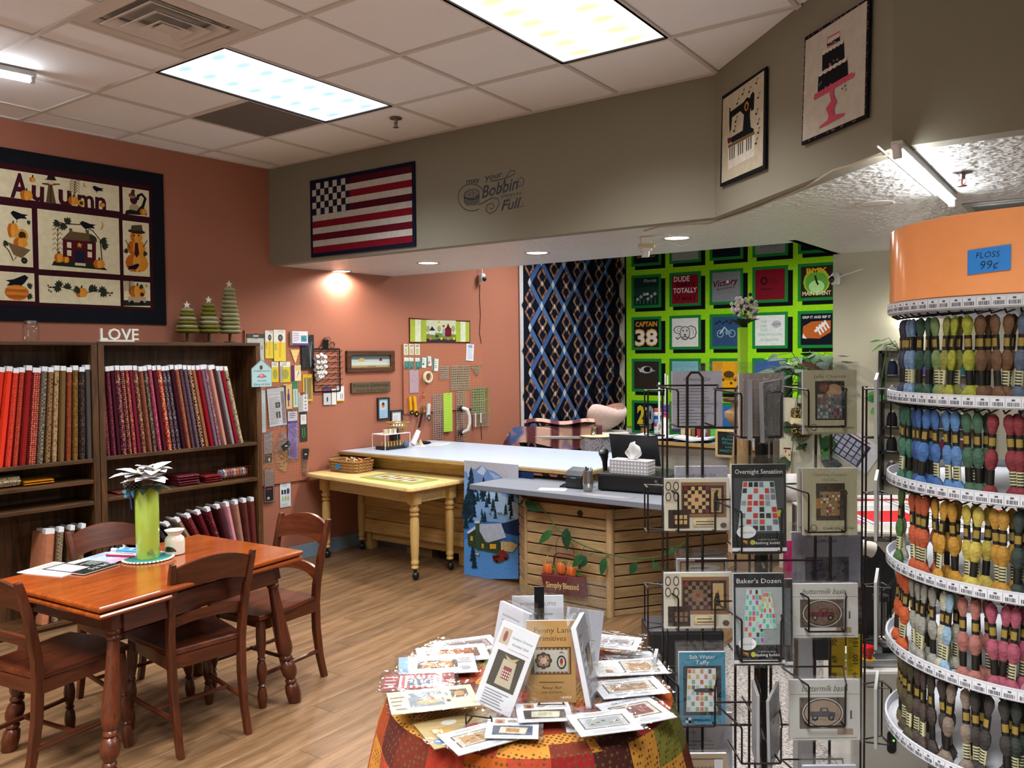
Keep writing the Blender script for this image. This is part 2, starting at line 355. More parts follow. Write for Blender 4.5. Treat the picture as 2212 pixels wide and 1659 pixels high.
# suspended ceiling: tee bars and lay-in tiles
GX, GY = -3.541, 2.555
cl = G('tbar'); 
xs = [GX + S*i for i in range(-4, 12)]; ys = [GY + S*j for j in range(-7, 4)]
def xwall(y): return -5.539 + .078*(y-4.407)
def yend(x): return 4.408 if x < D1.x else (4.408-(x-D1.x)*1.08/1.108 if x < D2.x else 3.32)
for x in xs:
    y2 = min(4.42, yend(x)+.02)
    for a, b_ in (((-1.5, GY-S), (GY, y2)) if abs(x-GX) < .01 else ((-1.5, y2),)): cl.box(x-.012, a, CEIL-.004, x+.012, b_, CEIL+.03)
for x in (GX-S/2, GX+S/2): cl.box(x-.012, GY-S, CEIL-.004, x+.012, GY, CEIL+.03)
PANELS = ((-1, 0), (2, 0), (-1, -5), (2, -5), (5, -5))
for j, y in enumerate(ys):
    for i, x in enumerate(xs):
        if any(i-4 == p and j-7 == q+1 for p, q in PANELS): continue
        x1_ = min(x+S, 3.2, -1.731+(4.408-y)*1.026 if y > 3.3 else 9)
        if x1_ > x: cl.box(x, y-.012, CEIL-.0042, x1_, y+.012, CEIL+.03)
cl.box(-6.2, -1.6, CEIL+.035, 3.3, 4.42, CEIL+.07)
for a, b_ in (((c0.x, c0.y), (WL.pos(0, 0).x, 4.40)),):
    cl.prism([(a[0], a[1]), (b_[0], b_[1]), (b_[0]+.022, b_[1]), (a[0]+.022, a[1])], CEIL-.005, CEIL+.03)
cl.box(-5.55, 4.386, CEIL-.005, -1.73, 4.408, CEIL+.03)
ceil = struct(cl.ob('ceiling'))
tm = G('tile').box(-S/2+.013, -S/2+.013, 0, S/2-.013, S/2-.013, .012).mesh('tile', False)
def cell(i, j): return (GX+S*(i+.5), GY+S*(j+.5))
TAKEN = {(0, -1), (-1, -1), (-2, 1)} | {(p, q+k) for p, q in PANELS for k in (0, 1)}
for i in range(-4, 11):
    for j in range(-7, 4):
        x, y = cell(i, j)
        if (i, j) in TAKEN or x < -5.95 or y+.3 > 4.9 or x > 3: continue
        if x > -1.9 and y + .25 > yend(x-.2) + .25: continue
        o = bpy.data.objects.new('tile', tm); C.objects.link(o); o.parent = ceil; o.location = (x, y, CEIL+.003+random.uniform(0, .003))
for x in (GX-.75*S, GX+.75*S): o = bpy.data.objects.new('tile', tm); C.objects.link(o); o.parent = ceil; o.location = (x, GY-S/2, CEIL+.004); o.scale = (.48, 1, 1)
def lamp(t, sx, sy, z, watt, col, spread=120):
    l = bpy.data.lights.new('lamp', 'AREA'); l.shape = 'RECTANGLE'; l.size = sx; l.size_y = sy; l.energy = watt; l.color = col; l.spread = radians(spread)
    o = bpy.data.objects.new('lamp', l); C.objects.link(o); o.parent = t; o.location = (0, 0, z); o.visible_camera = False; return o
def troffer(i, j, label, m):
    x, y = cell(i, j); y += S/2
    t = thing('ceiling_light', label, 'light', (x, y, CEIL), group='fluorescent ceiling panels')
    f = G('plastic', '17171a')
    for a in (-1, 1): f.box(a*.298-.007, -.604, -.004, a*.298+.007, .604, .03); f.box(-.298, a*.598-.007, -.0042, .298, a*.598+.007, .03)
    f.ob('frame', t); lamp(t, .56, 1.16, -.006, PANEL_W*(1.9 if j < -2 else 1), (.88, .95, 1) if m == 'troffer' else (.97, .98, 1)); G(m).box(-.292, -.592, .004, .292, .592, .012).ob('diffuser', t)
troffer(-1, 0, 'bluish white ceiling light panel above the dining table end', 'troffer')
troffer(2, 0, 'warm white ceiling light panel nearest the angled soffit', 'warmtroffer')
for i, j in PANELS[2:]: troffer(i, j, f'ceiling light panel behind the camera, {("left", "middle", "right")[(i+1)//3]} of three', 'warmtroffer')
def farlight(x, y, w_):
    t = thing('ceiling_light', f'ceiling light panel of the far workroom nearer the {w_} wall', 'light', (x, y, CEIL), group='workroom ceiling panels')
    lamp(t, 1.18, .58, -.03, PANEL_W*1.1, (.98, .98, 1), 150); G('plastic', 'dddddd').box(-.62, -.32, -.02, .62, .32, 0).ob('frame', t); G('warmtroffer').box(-.6, -.3, -.024, .6, .3, -.02).ob('diffuser', t)
farlight(-4.1, 7.2, 'terracotta'); farlight(-2.4, 8.0, 'partition')
# ============================================================ drawing on a wall plane, in the coordinates of an enlarged detail
class D(G):
    def __init__(s, W, x0, y0, sc, off=0., mat='paper'):
        super().__init__(mat); s.W, s.x0, s.y0, s.sc, s.off = W, x0, y0, sc, off; s.c0 = (0., 0.)
    def q(s, x, y):
        a = s.W.uv(s.x0+x/s.sc, s.y0+y/s.sc, s.off); return (a[0]-s.c0[0], a[1]-s.c0[1])
    def frame(s, x0, y0, x1, y1): s.c0 = (0., 0.); a = s.q(x0, y0); b_ = s.q(x1, y1); s.c0 = ((a[0]+b_[0])/2, (a[1]+b_[1])/2); s.w = b_[0]-a[0]; s.h = a[1]-b_[1]; return s
    def P(s, pts, col, mat=None): return s.p([s.q(*p) for p in pts], col, mat)
    def R(s, x0, y0, x1, y1, col, mat=None): a = s.q(x0, y0); b_ = s.q(x1, y1); return s.r(a[0], b_[1], b_[0], a[1], col, mat)
    def E(s, x, y, rx, ry, col, **k): c = s.q(x, y); a = s.q(x+rx, y); b_ = s.q(x, y-ry); return s.e(c[0], c[1], abs(a[0]-c[0]), abs(b_[1]-c[1]), col, **k)
    def L(s, pts, w_, col): c = s.q(*pts[0]); a = s.q(pts[0][0], pts[0][1]+w_); return s.ln([s.q(*p) for p in pts], abs(a[1]-c[1]), col)
    def T(s, txt, x0, y0, x1, y1, hz, col, **k):      # baseline from (x0,y0) to (x1,y1), cap height hz
        a = s.q(x0, y0); b_ = s.q(x1, y1); t = s.q(x0, y0-hz); return s.t(txt, a[0], a[1], t[1]-a[1], col, 'L', w=hypot(b_[0]-a[0], b_[1]-a[1]), rot=atan2(b_[1]-a[1], b_[0]-a[0]), **k)
    def pos(s, extra=0.): return s.W.pos(s.c0[0], s.c0[1], s.off+extra)
def hung(g, name, parent=None, **k): return g.ob(name, parent, g.pos(), g.W.phi, **k)
def leafpts(x, y, l, w_, a):     # leaf outline
    q = [(0, 0), (.25, .35), (.5, .5), (.8, .3), (1, 0), (.8, -.3), (.5, -.5), (.25, -.35)]
    return [(x+l*p*cos(a)-w_*v*sin(a), y+l*p*sin(a)+w_*v*cos(a)) for p, v in q]

# ============================================================ AUTUMN QUILT
g = D(WL, 0, 200, 3.19, .012, 'quilt').frame(-250, 330, 1148, 1600)
a = (g.w/2, g.h/2); g.box(-a[0], 0, -a[1], a[0], .010, a[1], 'quilt', '14151c'); g.base = 0
t = tag(hung(g, 'autumn_quilt'), 'wide black bordered autumn quilt hung above the bookcases', 'quilt')
def panel(name, x0, y0, x1, y1, fn, col='d9cfae', lb=None):
    p = D(WL, 0, 200, 3.19, .0125, 'quilt'); p.c0 = g.c0
    A = p.q(x0, y0); B = p.q(x1, y1); p.box(A[0], -.003, B[1], B[0], 0, A[1], 'quilt', col); p.base = .003
    fn(p); p.ob(name, t, label=lb).location = (0, -.0005, 0)
def crow(p, x, y, s=1., f=1):
    p.P([(x, y), (x+f*18*s, y-14*s), (x+f*40*s, y-6*s), (x+f*75*s, y+8*s), (x+f*118*s, y+14*s), (x+f*95*s, y+24*s), (x+f*112*s, y+42*s), (x+f*70*s, y+38*s), (x+f*40*s, y+46*s), (x+f*18*s, y+26*s)], '10131c')
    p.L([(x+f*45*s, y+44*s), (x+f*42*s, y+66*s)], 4*s, '10131c')
def pump(p, x, y, rx, ry, col='c7731f'):
    p.E(x, y, rx, ry, col); p.E(x-rx*.45, y, rx*.5, ry*.96, 'b4611a'); p.E(x+rx*.45, y, rx*.5, ry*.96, 'd28a2c'); p.E(x, y, rx*.35, ry, 'd9963a'); p.P([(x-6, y-ry+4), (x-2, y-ry-16), (x+8, y-ry-14), (x+6, y-ry+4)], '2a2d1c')
def oak(p, x, y, s, a):
    for k in (-.9, -.4, 0, .4, .9): p.P(leafpts(x, y, s*(1-.25*abs(k)), s*.35, a+k), '2b3024')
def corn(p, x, y, h):
    p.L([(x, y), (x+2, y-h)], 6, '6a5232')
    for k in range(5):
        yy = y-h*(.2+.17*k); p.L([(x, yy), (x-18, yy-22), (x-34, yy-6)], 5, '7a5f38'); p.L([(x, yy), (x+18, yy-24), (x+34, yy-8)], 5, '5d4a2c')
def f_top(p):
    for txt, x0, y0, x1, y1, hz in (('A', 70, 715, 195, 735, 165), ('u', 215, 735, 302, 750, 125), ('u', 402, 765, 492, 778, 125), ('m', 535, 782, 648, 795, 100), ('n', 655, 798, 730, 808, 100)): p.T(txt, x0, y0, x1, y1, hz*(1 if txt == 'A' else 1.15), '3d1020', bold=.03)
    p.P([(315, 760), (385, 765), (360, 640), (412, 636), (412, 628), (290, 622), (288, 632), (330, 640)], '57452f'); p.L([(348, 770), (348, 640)], 9, '3a2a1a'); p.E(348, 610, 26, 24, 'd3b48a'); p.P([(305, 600), (392, 608), (380, 594), (374, 572), (328, 570), (322, 592)], '1e1c18')
    for x, y, r in ((222, 600, 22), (180, 708, 44), (504, 745, 36), (703, 775, 18)): pump(p, x, y, r, r*.8)
    corn(p, 512, 720, 110); crow(p, 634, 652, .68); p.E(558, 762, 24, 22, 'c79a35'); p.E(558, 762, 13, 12, '3a2412'); p.E(582, 636, 10, 16, 'b7772a'); p.E(588, 632, 9, 14, 'd9cfae')
def f_squir(p):
    p.E(925, 800, 36, 36, 'a9977c'); p.E(920, 740, 26, 30, '3d1822'); p.E(908, 712, 24, 18, '8d6f52'); p.P([(878, 704), (934, 714), (926, 700), (928, 672), (908, 666), (896, 698)], '4a2a22')
    p.L([(950, 820), (985, 780), (1000, 730), (975, 700), (950, 712), (945, 740)], [20, 28, 34, 34, 30, 22][0], '17171c'); p.P([(858, 838), (1012, 846), (1010, 832), (900, 806), (868, 812)], '1c2016'); pump(p, 985, 822, 24, 22)
def f_barrow(p):
    crow(p, 70, 828, 1.05); pump(p, 88, 950, 40, 52, 'd59a34'); p.E(152, 985, 42, 46, 'c79238'); p.E(152, 985, 26, 28, '3b2614'); pump(p, 140, 1035, 50, 36, 'bb5a1c'); oak(p, 50, 1030, 40, 2.5)
    p.P([(48, 1030), (210, 1085), (150, 1142), (92, 1118)], '6e5a3e'); p.L([(20, 1048), (60, 1090), (90, 1160), (112, 1130)], 7, '4a2a22'); p.E(166, 1158, 22, 22, '1a1a1e'); p.E(166, 1158, 10, 10, '50443a'); oak(p, 185, 900, 30, -.4)
def f_house(p):
    p.P([(355, 1190), (370, 1160), (450, 1150), (700, 1190), (740, 1225)], '23281a'); corn(p, 395, 1130, 200)
    p.P([(430, 1010), (432, 1150), (660, 1185), (660, 1025)], '4a141d'); p.P([(425, 1010), (480, 955), (630, 975), (672, 1030)], '5e4a33'); p.R(475, 935, 497, 965, '5e4a33'); p.R(590, 945, 612, 975, '5e4a33')
    for x, y in ((460, 1030), (460, 1085), (602, 1042), (602, 1096)): p.P([(x, y), (x+30, y+3), (x+30, y+42), (x, y+38)], 'd8cfb0')
    p.P([(515, 1085), (580, 1092), (580, 1178), (515, 1168)], '182032'); p.R(515, 1172, 588, 1196, 'c9bd98'); p.P([(545, 1032), (552, 1045), (566, 1046), (555, 1056), (560, 1070), (546, 1062), (532, 1068), (538, 1054), (528, 1044), (540, 1043)], 'd59034')
    p.L([(380, 890), (450, 905), (560, 910), (640, 955), (690, 1020), (702, 1165)], 7, '1f221a'); crow(p, 548, 898, .95)
    for x, y, a_ in ((405, 893, 2.6), (450, 900, -.8), (440, 905, 1.9), (695, 1010, .8), (700, 1060, -.2), (650, 990, 2.2)): oak(p, x, y, 52, a_)
    pump(p, 403, 1140, 32, 32, 'bd6a1e'); pump(p, 452, 1152, 23, 22); pump(p, 680, 1182, 40, 30, 'b55a20'); p.E(693, 915, 16, 28, 'bd8a4c'); p.E(684, 912, 16, 27, 'd9cfae')
def f_man(p):
    pump(p, 942, 1175, 78, 62, 'b85c1c'); pump(p, 938, 1070, 64, 50, 'cc8028'); pump(p, 938, 995, 44, 34, 'd09a44'); p.E(940, 958, 60, 15, '2c261c'); p.P([(898, 952), (905, 915), (975, 912), (982, 950)], '4c4230')
    p.P([(928, 1035), (948, 1035), (958, 1110), (940, 1140), (924, 1110)], '471420'); p.E(922, 985, 6, 6, '1a1410'); p.E(954, 985, 6, 6, '1a1410'); p.L([(862, 1015), (895, 1075)], 6, '2b2a1c'); p.L([(1012, 1020), (985, 1065)], 6, '2b2a1c'); crow(p, 960, 1188, .75, -1); oak(p, 985, 1110, 34, .1); oak(p, 880, 1090, 34, 3.)
def f_crow(p): crow(p, 195, 1275, 1.35, -1); p.E(115, 1378, 84, 54, 'b96a24'); [p.E(115, 1345+i*20, 80-abs(i-1.5)*6, 11, c) for i, c in enumerate(('cf8a36', 'b25a1c', 'c98030', 'a9541a'))]; oak(p, 190, 1340, 40, -.5); oak(p, 190, 1400, 40, .4)
def f_vine(p):
    p.L([(330, 1345), (400, 1335), (470, 1350), (560, 1385), (640, 1370), (700, 1375), (775, 1385)], 6, '1c1f1a'); pump(p, 560, 1378, 42, 34, 'c8822e')
    for x, y, a_ in ((400, 1335, 1.9), (405, 1338, -1.6), (460, 1355, -1.4), (640, 1370, -1.3), (700, 1372, .8), (705, 1378, -1.7), (545, 1350, 2.6), (610, 1345, .3)): oak(p, x, y, 50, a_)
    for x, y in ((345, 1340), (365, 1342), (335, 1362), (350, 1372), (755, 1398), (770, 1380), (742, 1380), (330, 1330)): p.E(x, y, 6, 6, '3c1420')
def f_cart(p): p.P([(850, 1430), (1040, 1436), (1040, 1470), (850, 1470)], '242a1c'); pump(p, 944, 1372, 58, 44, 'c07024'); p.P([(880, 1405), (1006, 1410), (1000, 1448), (885, 1444)], 'b49c84'); p.E(908, 1446, 14, 14, '15151a'); p.E(976, 1448, 14, 14, '15151a'); corn(p, 890, 1390, 85); p.E(978, 1392, 14, 14, '3a2412'); oak(p, 960, 1335, 32, .3); p.E(1006, 1332, 8, 10, 'bd8a4c')
p = D(WL, 0, 200, 3.19, .0125, 'quilt'); p.c0 = g.c0; A = p.q(-60, 470); B = p.q(1062, 1500); p.box(A[0], -.0012, B[1], B[0], .0, A[1], 'quilt', '331019'); p.ob('sashing', t).location = (0, 0, 0)
panel('word_panel', -16, 520, 822, 820, f_top); panel('squirrel_panel', 843, 650, 1028, 858, f_squir); panel('wheelbarrow_panel', -18, 770, 228, 1205, f_barrow); panel('house_panel', 256, 800, 826, 1255, f_house)
panel('pumpkin_man_panel', 843, 880, 1032, 1270, f_man); panel('crow_panel', -14, 1230, 240, 1440, f_crow); panel('vine_panel', 266, 1258, 830, 1470, f_vine); panel('cart_panel', 850, 1298, 1036, 1480, f_cart)

# ============================================================ BOOKCASES
BK = .32
def bookcase(u0, u1, shelves, label):
    t = thing('bookcase', label, 'bookcase', WL.pos((u0+u1)/2, 0, .015), PHI, 'dark bookcases'); h = (u1-u0)/2; d = -(BK-.015)
    for a in (-1, 1): G('dark_z').box(a*h-(.04 if a > 0 else 0), d, 0, a*h+(.04 if a < 0 else 0), 0, 1.81).ob('side_panel', t, bevel=.003)
    G('dark_x').box(-h, d, 1.808, h, 0, 1.833).ob('top_board', t, bevel=.003)
    G('dark_z').box(-h+.04, -.012, .04, h-.04, 0, 1.808).ob('back_panel', t)
    for z in shelves: G('dark_x').box(-h+.04, d+.004, z-.026, h-.04, -.012, z).ob('shelf', t, bevel=.003)
    G('dark_x').box(-h+.04, d+.02, 0, h-.04, d+.04, .02).ob('kick_board', t)
    return t
bookcase(-1.537, -.318, (1.072, .797, .045), 'dark stained bookcase beside the pegboard, holding burgundy bolts')
bookcase(-2.76, -1.541, (1.066, .928, .787, .045), 'dark stained bookcase at the left edge, holding orange red bolts')
def bolt(u, z, L, th, lean, col, kind, col2, desc, off=.285, dep=.19, group='fabric bolts', tall=False):
    g = G('fab_'+kind, col); g.col2 = col2; r = th/2
    pts = [(x, y) for x, y in [(-r, 0), (-r*.92, -dep*.9), (-r*.5, -dep), (r*.5, -dep), (r*.92, -dep*.9), (r, 0)]]
    pts = [(p[0]*(1+.0*1), p[1]+dep*.0) for p in pts]; rings = []
    for k, f in ((0, .9), (.02, 1), (.5, 1.06), (.97, 1), (1, .9)): rings.append([(p[0]*f, p[1], L*k) for p in pts])
    g.loft(rings)
    o = tag(g.ob('fabric_bolt', None, WL.pos(u, z, off-dep), 0, smooth=True), desc, 'fabric bolt', group); o.rotation_euler = (0, lean, PHI)
    b_ = G('paper', 'e4e4e6').box(-r*.45, -dep*.93, L, r*.45, -.01, L+.016); b_.box(-r*.75, -dep*.97, L-.002, r*.75, -dep*.7, L+.03, 'paper', 'dedfe4')
    b_.ob('cardboard_end', o)
    return o
ORD = ['first', 'second', 'third', 'fourth', 'fifth', 'sixth', 'seventh', 'eighth', 'ninth', 'tenth', 'eleventh', 'twelfth', 'thirteenth', 'fourteenth', 'fifteenth', 'sixteenth', 'seventeenth', 'eighteenth', 'nineteenth', 'twentieth', '21st', '22nd', '23rd', '24th', '25th', '26th', '27th', '28th', '29th', '30th']
KN = {'plain': 'plain', 'dots': 'dotted', 'floral': 'small print', 'check': 'checked', 'ring': 'ring print'}
rb = [('wine', '5a1c2a', 'dots', 'a06058'), ('maroon', '4a1526', 'dots', '8a4a52'), ('dark plum', '3f1022', 'plain', '5a2030'), ('plum and tan', '5c1b33', 'floral', 'a88c6a'), ('burgundy', '5a1628', 'dots', 'c0a070'), ('brick red', '7e2a33', 'floral', 'b08050'), ('magenta wine', '6d1834', 'plain', '8a2a48'), ('rust and tan', '6a3530', 'floral', 'b89a6a'), ('red brown', '6e3b2c', 'dots', '9a6a4c'), ('dark olive grey', '463630', 'floral', '8d8470'), ('raspberry', '84263f', 'dots', 'c8808c'), ('deep wine', '4c1222', 'plain', '5c1a2c'), ('bright red and cream', 'a83426', 'floral', 'd8b48c'), ('grey plum', '3c2c36', 'floral', '8c7c80'), ('slate plum', '3a2a34', 'floral', '86787e'), ('near black plum', '33101e', 'plain', '4a1a28'), ('copper', '80402e', 'dots', 'b8785c'), ('mauve grey', '463038', 'dots', '6a5058'), ('violet grey', '54404c', 'dots', '78646e'), ('black and tan', '341a1e', 'ring', 'a88468'), ('tan orange', '9c6444', 'dots', '6c3c28'), ('crimson', '840f1c', 'plain', 'a02030'), ('grey mauve', '68505a', 'dots', '8c7078'), ('dusty rose', '7c4c5a', 'floral', 'b090a0'), ('pale salmon', 'b88070', 'plain', 'c89888'), ('chocolate', '3c1a20', 'plain', '4c2a2c'), ('black and white', '2c262c', 'check', 'b8b0ac'), ('scarlet', '860f24', 'plain', 'a82038'), ('cream', 'b4a284', 'floral', '4c3a30')]
u = -1.472; ds = 1.03/len(rb)
for i, (nm, c, k, c2) in enumerate(rb):
    f = i/(len(rb)-1); bolt(u+i*ds, 1.0725, .572+random.uniform(-.008, .006), ds*.97, -radians(3+9*f), c, k, c2, f'{nm} {KN[k]} fabric bolt, {ORD[i]} from left on the burgundy shelf', .3+random.uniform(-.012, .01), .2)
lb = [('tan orange', 'b8682f', 'dots', 'e0b070'), ('brick', '8c2a1c', 'plain', 'a04028'), ('flame red', 'c8321f', 'plain', 'e04a30'), ('bright scarlet', 'd8361f', 'plain', 'e0583a'), ('red', 'b82a22', 'dots', 'd05a3a'), ('rust red', '962c20', 'dots', 'b85a3c'), ('dark red', '841a1a', 'plain', '982c28'), ('wide red and gold', '86242a', 'dots', 'c88a5a'), ('grey', '8a7c68', 'ring', '4a4038'), ('brown', '5c4028', 'ring', '8a6a48'), ('beige', 'a48660', 'floral', '5c3a28'), ('olive brown', '6a5030', 'plain', '7a6040'), ('russet', '743420', 'floral', '8c4c30'), ('bronze', '644420', 'floral', '8a6a34'), ('black brown', '2a201e', 'floral', '5c4a40'), ('charcoal grey', '48423e', 'plain', '5c5650')]
u = -2.27; n = len(lb)
for i, (nm, c, k, c2) in enumerate(lb):
    f = i/(n-1); th = .062 if i == 7 else .042; u += th/2
    bolt(u, 1.0665, .58+random.uniform(-.01, .008), th*.98, radians(7.5*(1-f)+.5)*(.5 if i == n-1 else 1), c, k, c2, f'{nm} {KN[k]} fabric bolt, {ORD[i]} from left on the red orange shelf', .3+random.uniform(-.012, .008), .2); u += th/2
# lower right bay: bolts tipping over towards the left
lo = [('black', '1c1a1c', 'dots', 'c8c4c0')]*3 + [('black and grey', '2a2626', 'floral', '8a8480'), ('black', '1e1c1c', 'dots', 'a09c98'), ('charcoal', '262024', 'floral', '605858'), ('tan', '8a745c', 'plain', '9a846c'), ('dark red dotted', '6a2028', 'dots', 'b88078'), ('wine', '54141e', 'dots', '8a4048'), ('wine red', '5a1620', 'floral', '8c4850'), ('deep maroon', '3c1218', 'plain', '4c2024'), ('pink', 'b8667a', 'check', 'd8a0a8'), ('tan and red', 'a88a72', 'check', '8c4a44'), ('brown red', '5c2a24', 'plain', '6c3a30'), ('red brown', '642a28', 'dots', '7c4038')]
for i, (nm, c, k, c2) in enumerate(lo):
    f = i/(len(lo)-1); bolt(-1.02+.655*f**.9, .0465+.013*(1-f), .57, .036, -radians(3+49*(1-f)**1.15), c, k, c2, f'{nm} fabric bolt leaning in the low right bay, {ORD[i]} from left', .3, .19)
for i, (nm, c, k, c2, th) in enumerate([('wide terracotta pink', 'a86a4c', 'plain', 'b87a5c', .09), ('beige ring', '8c7a60', 'ring', '5a4a38', .05), ('olive brown', '54422c', 'dots', '7c6848', .045), ('brown lattice', '5a4630', 'ring', '8c7850', .045)]):
    bolt(-1.90+i*.068, .0465, .57, th*.8, radians(5), c, k, c2, f'{nm} fabric bolt low behind the table leg', .3, .19)
for i in range(2): bolt(-1.45+i*.06, .0465, .5, .05, radians(-3), '20201f', 'floral', '8a8478', f'black floral fabric bolt seen behind the back chair, {ORD[i]} from the bookcase divider', .3, .19)
# folded yardage
def folded(name, lab, px, py, z, w_, d, h, col, kind, col2, off=.27, n=3):
    u = WL.uv(px, py, off)[0]; t = thing(name, lab, 'folded fabric', WL.pos(u, z, off), PHI, 'folded fabric on the shelves')
    for i in range(n):
        g = G('fab_'+kind, col); g.col2 = col2; hh = h/n; j = random.uniform(-.006, .006)
        g.M = Matrix.Translation((j, .0, i*hh)); g.prism([(x, y) for x, y in [(-d*.9, .12*hh), (-d, .5*hh), (-d*.9, .92*hh), (0, .92*hh), (0, .1*hh)]], -w_/2, w_/2, 'x'); g.M = None
        g.ob('fold', t, (0, d, 0))
folded('folded_fabric', 'cream folded fabric with small sprigs at left edge', 22, 1050, .930, .13, .2, .07, 'c8b898', 'floral', '6a5a48', n=1)
folded('folded_fabric', 'golden yellow folded fabric beside the cream one', 88, 1045, .930, .17, .2, .03, 'd0861c', 'plain', 'e0a040', n=2)
folded('folded_fabric', 'tall stack of folded wine print fabric', 410, 1040, .799, .16, .2, .075, '5c1a26', 'dots', '9c6064', n=4)
folded('folded_fabric', 'folded red print fabric beside the ribbon basket', 463, 1035, .799, .13, .2, .05, '6c1420', 'floral', 'a03a30', n=3)
folded('folded_fabric', 'thin folded brown red fabric left behind the flowers', 285, 1062, .799, .18, .2, .012, '6a3026', 'plain', '7a4030', n=1)
# things on top of the bookcases
zt = 1.8335
def ontop(px, py, off=.16): u = WL.uv(px, py, off)[0]; return WL.pos(u, zt, off)
jar = thing('glass_jar', 'ribbed glass canning jar with silver lid on the bookcase top', 'jar', ontop(67, 730, .22), PHI)
g = G('glass'); pr = [(.044, .002), (.047, .012), (.047, .085), (.044, .1), (.034, .112)]
g.loft([[(r*(1+.025*(j % 2))*cos(2*pi*j/36), r*(1+.025*(j % 2))*sin(2*pi*j/36), z) for j in range(36)] for r, z in pr]); g.ob('jar_body', jar, smooth=True)
G('metal', 'a8a8ac').lathe([(.036, .106), (.037, .108), (.037, .126), (.034, .129)], 24).ob('lid', jar, smooth=True)
t = thing('word_sign', 'small white LOVE word sign standing on the bookcase top', 'sign', ontop(251, 733, .24), PHI)
G('paint', 'd9d2c6').box(-.115, -.02, 0, .115, .02, .014).ob('base', t)
x = -.107
for ch in 'LOVE':
    vs_, fs, wd = text_geo(ch, 0, .012); g = G('paint', 'e2dbd0'); k = .075/.69
    g.add([(x+a*k, -.012, .014+b_*k) for a, b_ in vs_], fs); g.add([(x+a*k, .004, .014+b_*k) for a, b_ in vs_], [f[::-1] for f in fs]); x += wd*k+.004
    o = g.ob('letter', t); sm_ = o.modifiers.new('solid', 'SOLIDIFY'); sm_.thickness = .012
def ftree(px, h, layers, lab, greens):
    t = thing('fabric_tree', lab, 'decoration', ontop(px, 730), PHI, 'stuffed fabric trees on the bookcase')
    G('dark_z').lathe([(.045, 0), (.045, .008), (.012, .01), (.011, .075)], 10).ob('trunk', t, smooth=True)
    z = .07
    for i in range(layers):
        f = 1-i/(layers); r = .03+.045*f; hh = (h-.07)/layers
        g = G('cloth', greens[i % len(greens)]); nn = 18
        g.loft([[((r*s_+.35*hh*cs)*(1+.05*sin(5*2*pi*j/nn+i))*cos(2*pi*j/nn), (r*s_+.35*hh*cs)*(1+.05*sin(5*2*pi*j/nn+i))*sin(2*pi*j/nn), z+hh*zz) for j in range(nn)] for s_, cs, zz in ((.3, 0, .05), (.8, .2, .02), (1, .6, .25), (1.03, .8, .5), (1, .6, .75), (.7, .2, 1.0), (.2, 0, 1.02))]); g.ob('puff', t, smooth=True); z += hh*.98
    s_ = G('paint', 'd8d8d4'); pts = [(.028*(1 if k % 2 == 0 else .42)*sin(k*pi/5), .028*(1 if k % 2 == 0 else .42)*cos(k*pi/5)) for k in range(10)]
    s_.prism(pts, -.004, .004, 'y'); s_.ob('star', t, (0, 0, z+.025))
ftree(405, .255, 6, 'shortest stuffed fabric tree with olive layers and white star', ['6d6a28', '8f8a62', '6d6a28', '9a9670'])
ftree(452, .30, 7, 'middle stuffed fabric tree with white star on top', ['6d6a28', '76733a', '9a9670', '9a9670', '6d6a28'])
ftree(497, .43, 11, 'tallest stuffed fabric tree with pale sage layers', ['8f8d68', '9a9874', '8a8860'])
# wire basket of ribbon reels
u = WL.uv(508, 1030, .25)[0]; t = thing('wire_basket', 'copper wire basket of ribbon reels on the bookcase shelf', 'basket', WL.pos(u, .799, .2), PHI)
g = G('metal', 'a06a50'); Wd, Dp, Hh = .24, .14, .09
for z in (.004, .03, .06, Hh): g.tube([(-Wd/2, -Dp/2, z), (Wd/2, -Dp/2, z), (Wd/2, Dp/2, z), (-Wd/2, Dp/2, z)], .0018 if z < Hh else .003, 4, closed=True)
for i in range(11):
    x = -Wd/2+Wd*i/10; g.tube([(x, -Dp/2, Hh), (x, -Dp/2, .004), (x, Dp/2, .004), (x, Dp/2, Hh)], .0015, 4)
g.ob('wire_frame', t)
for i, c in enumerate(('5a6a8c', 'd0d0d8', 'c2502a', 'a83020', '7c6478', 'd8a090', 'c87038', 'b84828', '8c7080', 'd0b8a0', '904030')):
    o = G('cloth', c); o.lathe([(.012, -.007), (.034, -.007), (.034, .007), (.012, .007)], 16, mat='cloth'); o.lathe([(.036, -.009), (.036, -.0075), (.01, -.0075)], 16, mat='plastic', col='d8d8d8'); o.M = None
    ob = tag(o.ob('ribbon_reel', None, None, 0, smooth=True), f'ribbon reel in the copper wire basket, {ORD[i]} from left', 'ribbon reel', 'ribbon reels in the wire basket'); ob.location = WL.pos(u-.1+i*.02, .799+.042, .215); ob.rotation_euler = (0, pi/2, PHI)
# ============================================================ DINING TABLE AND CHAIRS
TZ = .758; TT = Matrix.Translation((-3.56, 2.155, 0)) @ Matrix.Rotation(radians(4.5), 4, 'Z')
t = thing('dining_table', 'cherry wood draw leaf dining table with turned splayed legs', 'table', (-3.56, 2.155, 0), radians(4.5))
def edged(w_, l, z0, z1, m, r=.008):
    g = G(m); rings = []
    for k, z in ((-r, z0), (-r*.2, z0+(z1-z0)*.25), (0, z0+(z1-z0)*.6), (-r*.4, z1-.002), (-r*1.3, z1)): rings.append([(x*(w_/2+k), y*(l/2+k), z) for x, y in ((-1, -1), (1, -1), (1, 1), (-1, 1))])
    return g.loft(rings)
edged(.79, 1.085, TZ-.025, TZ, 'top_y').ob('table_top', t, bevel=.004)
for a in (-1, 1): 
    o = edged(.785, .33, TZ-.052, TZ-.030, 'top_y').ob('draw_leaf', t, (0, a*.375, 0), bevel=.003)
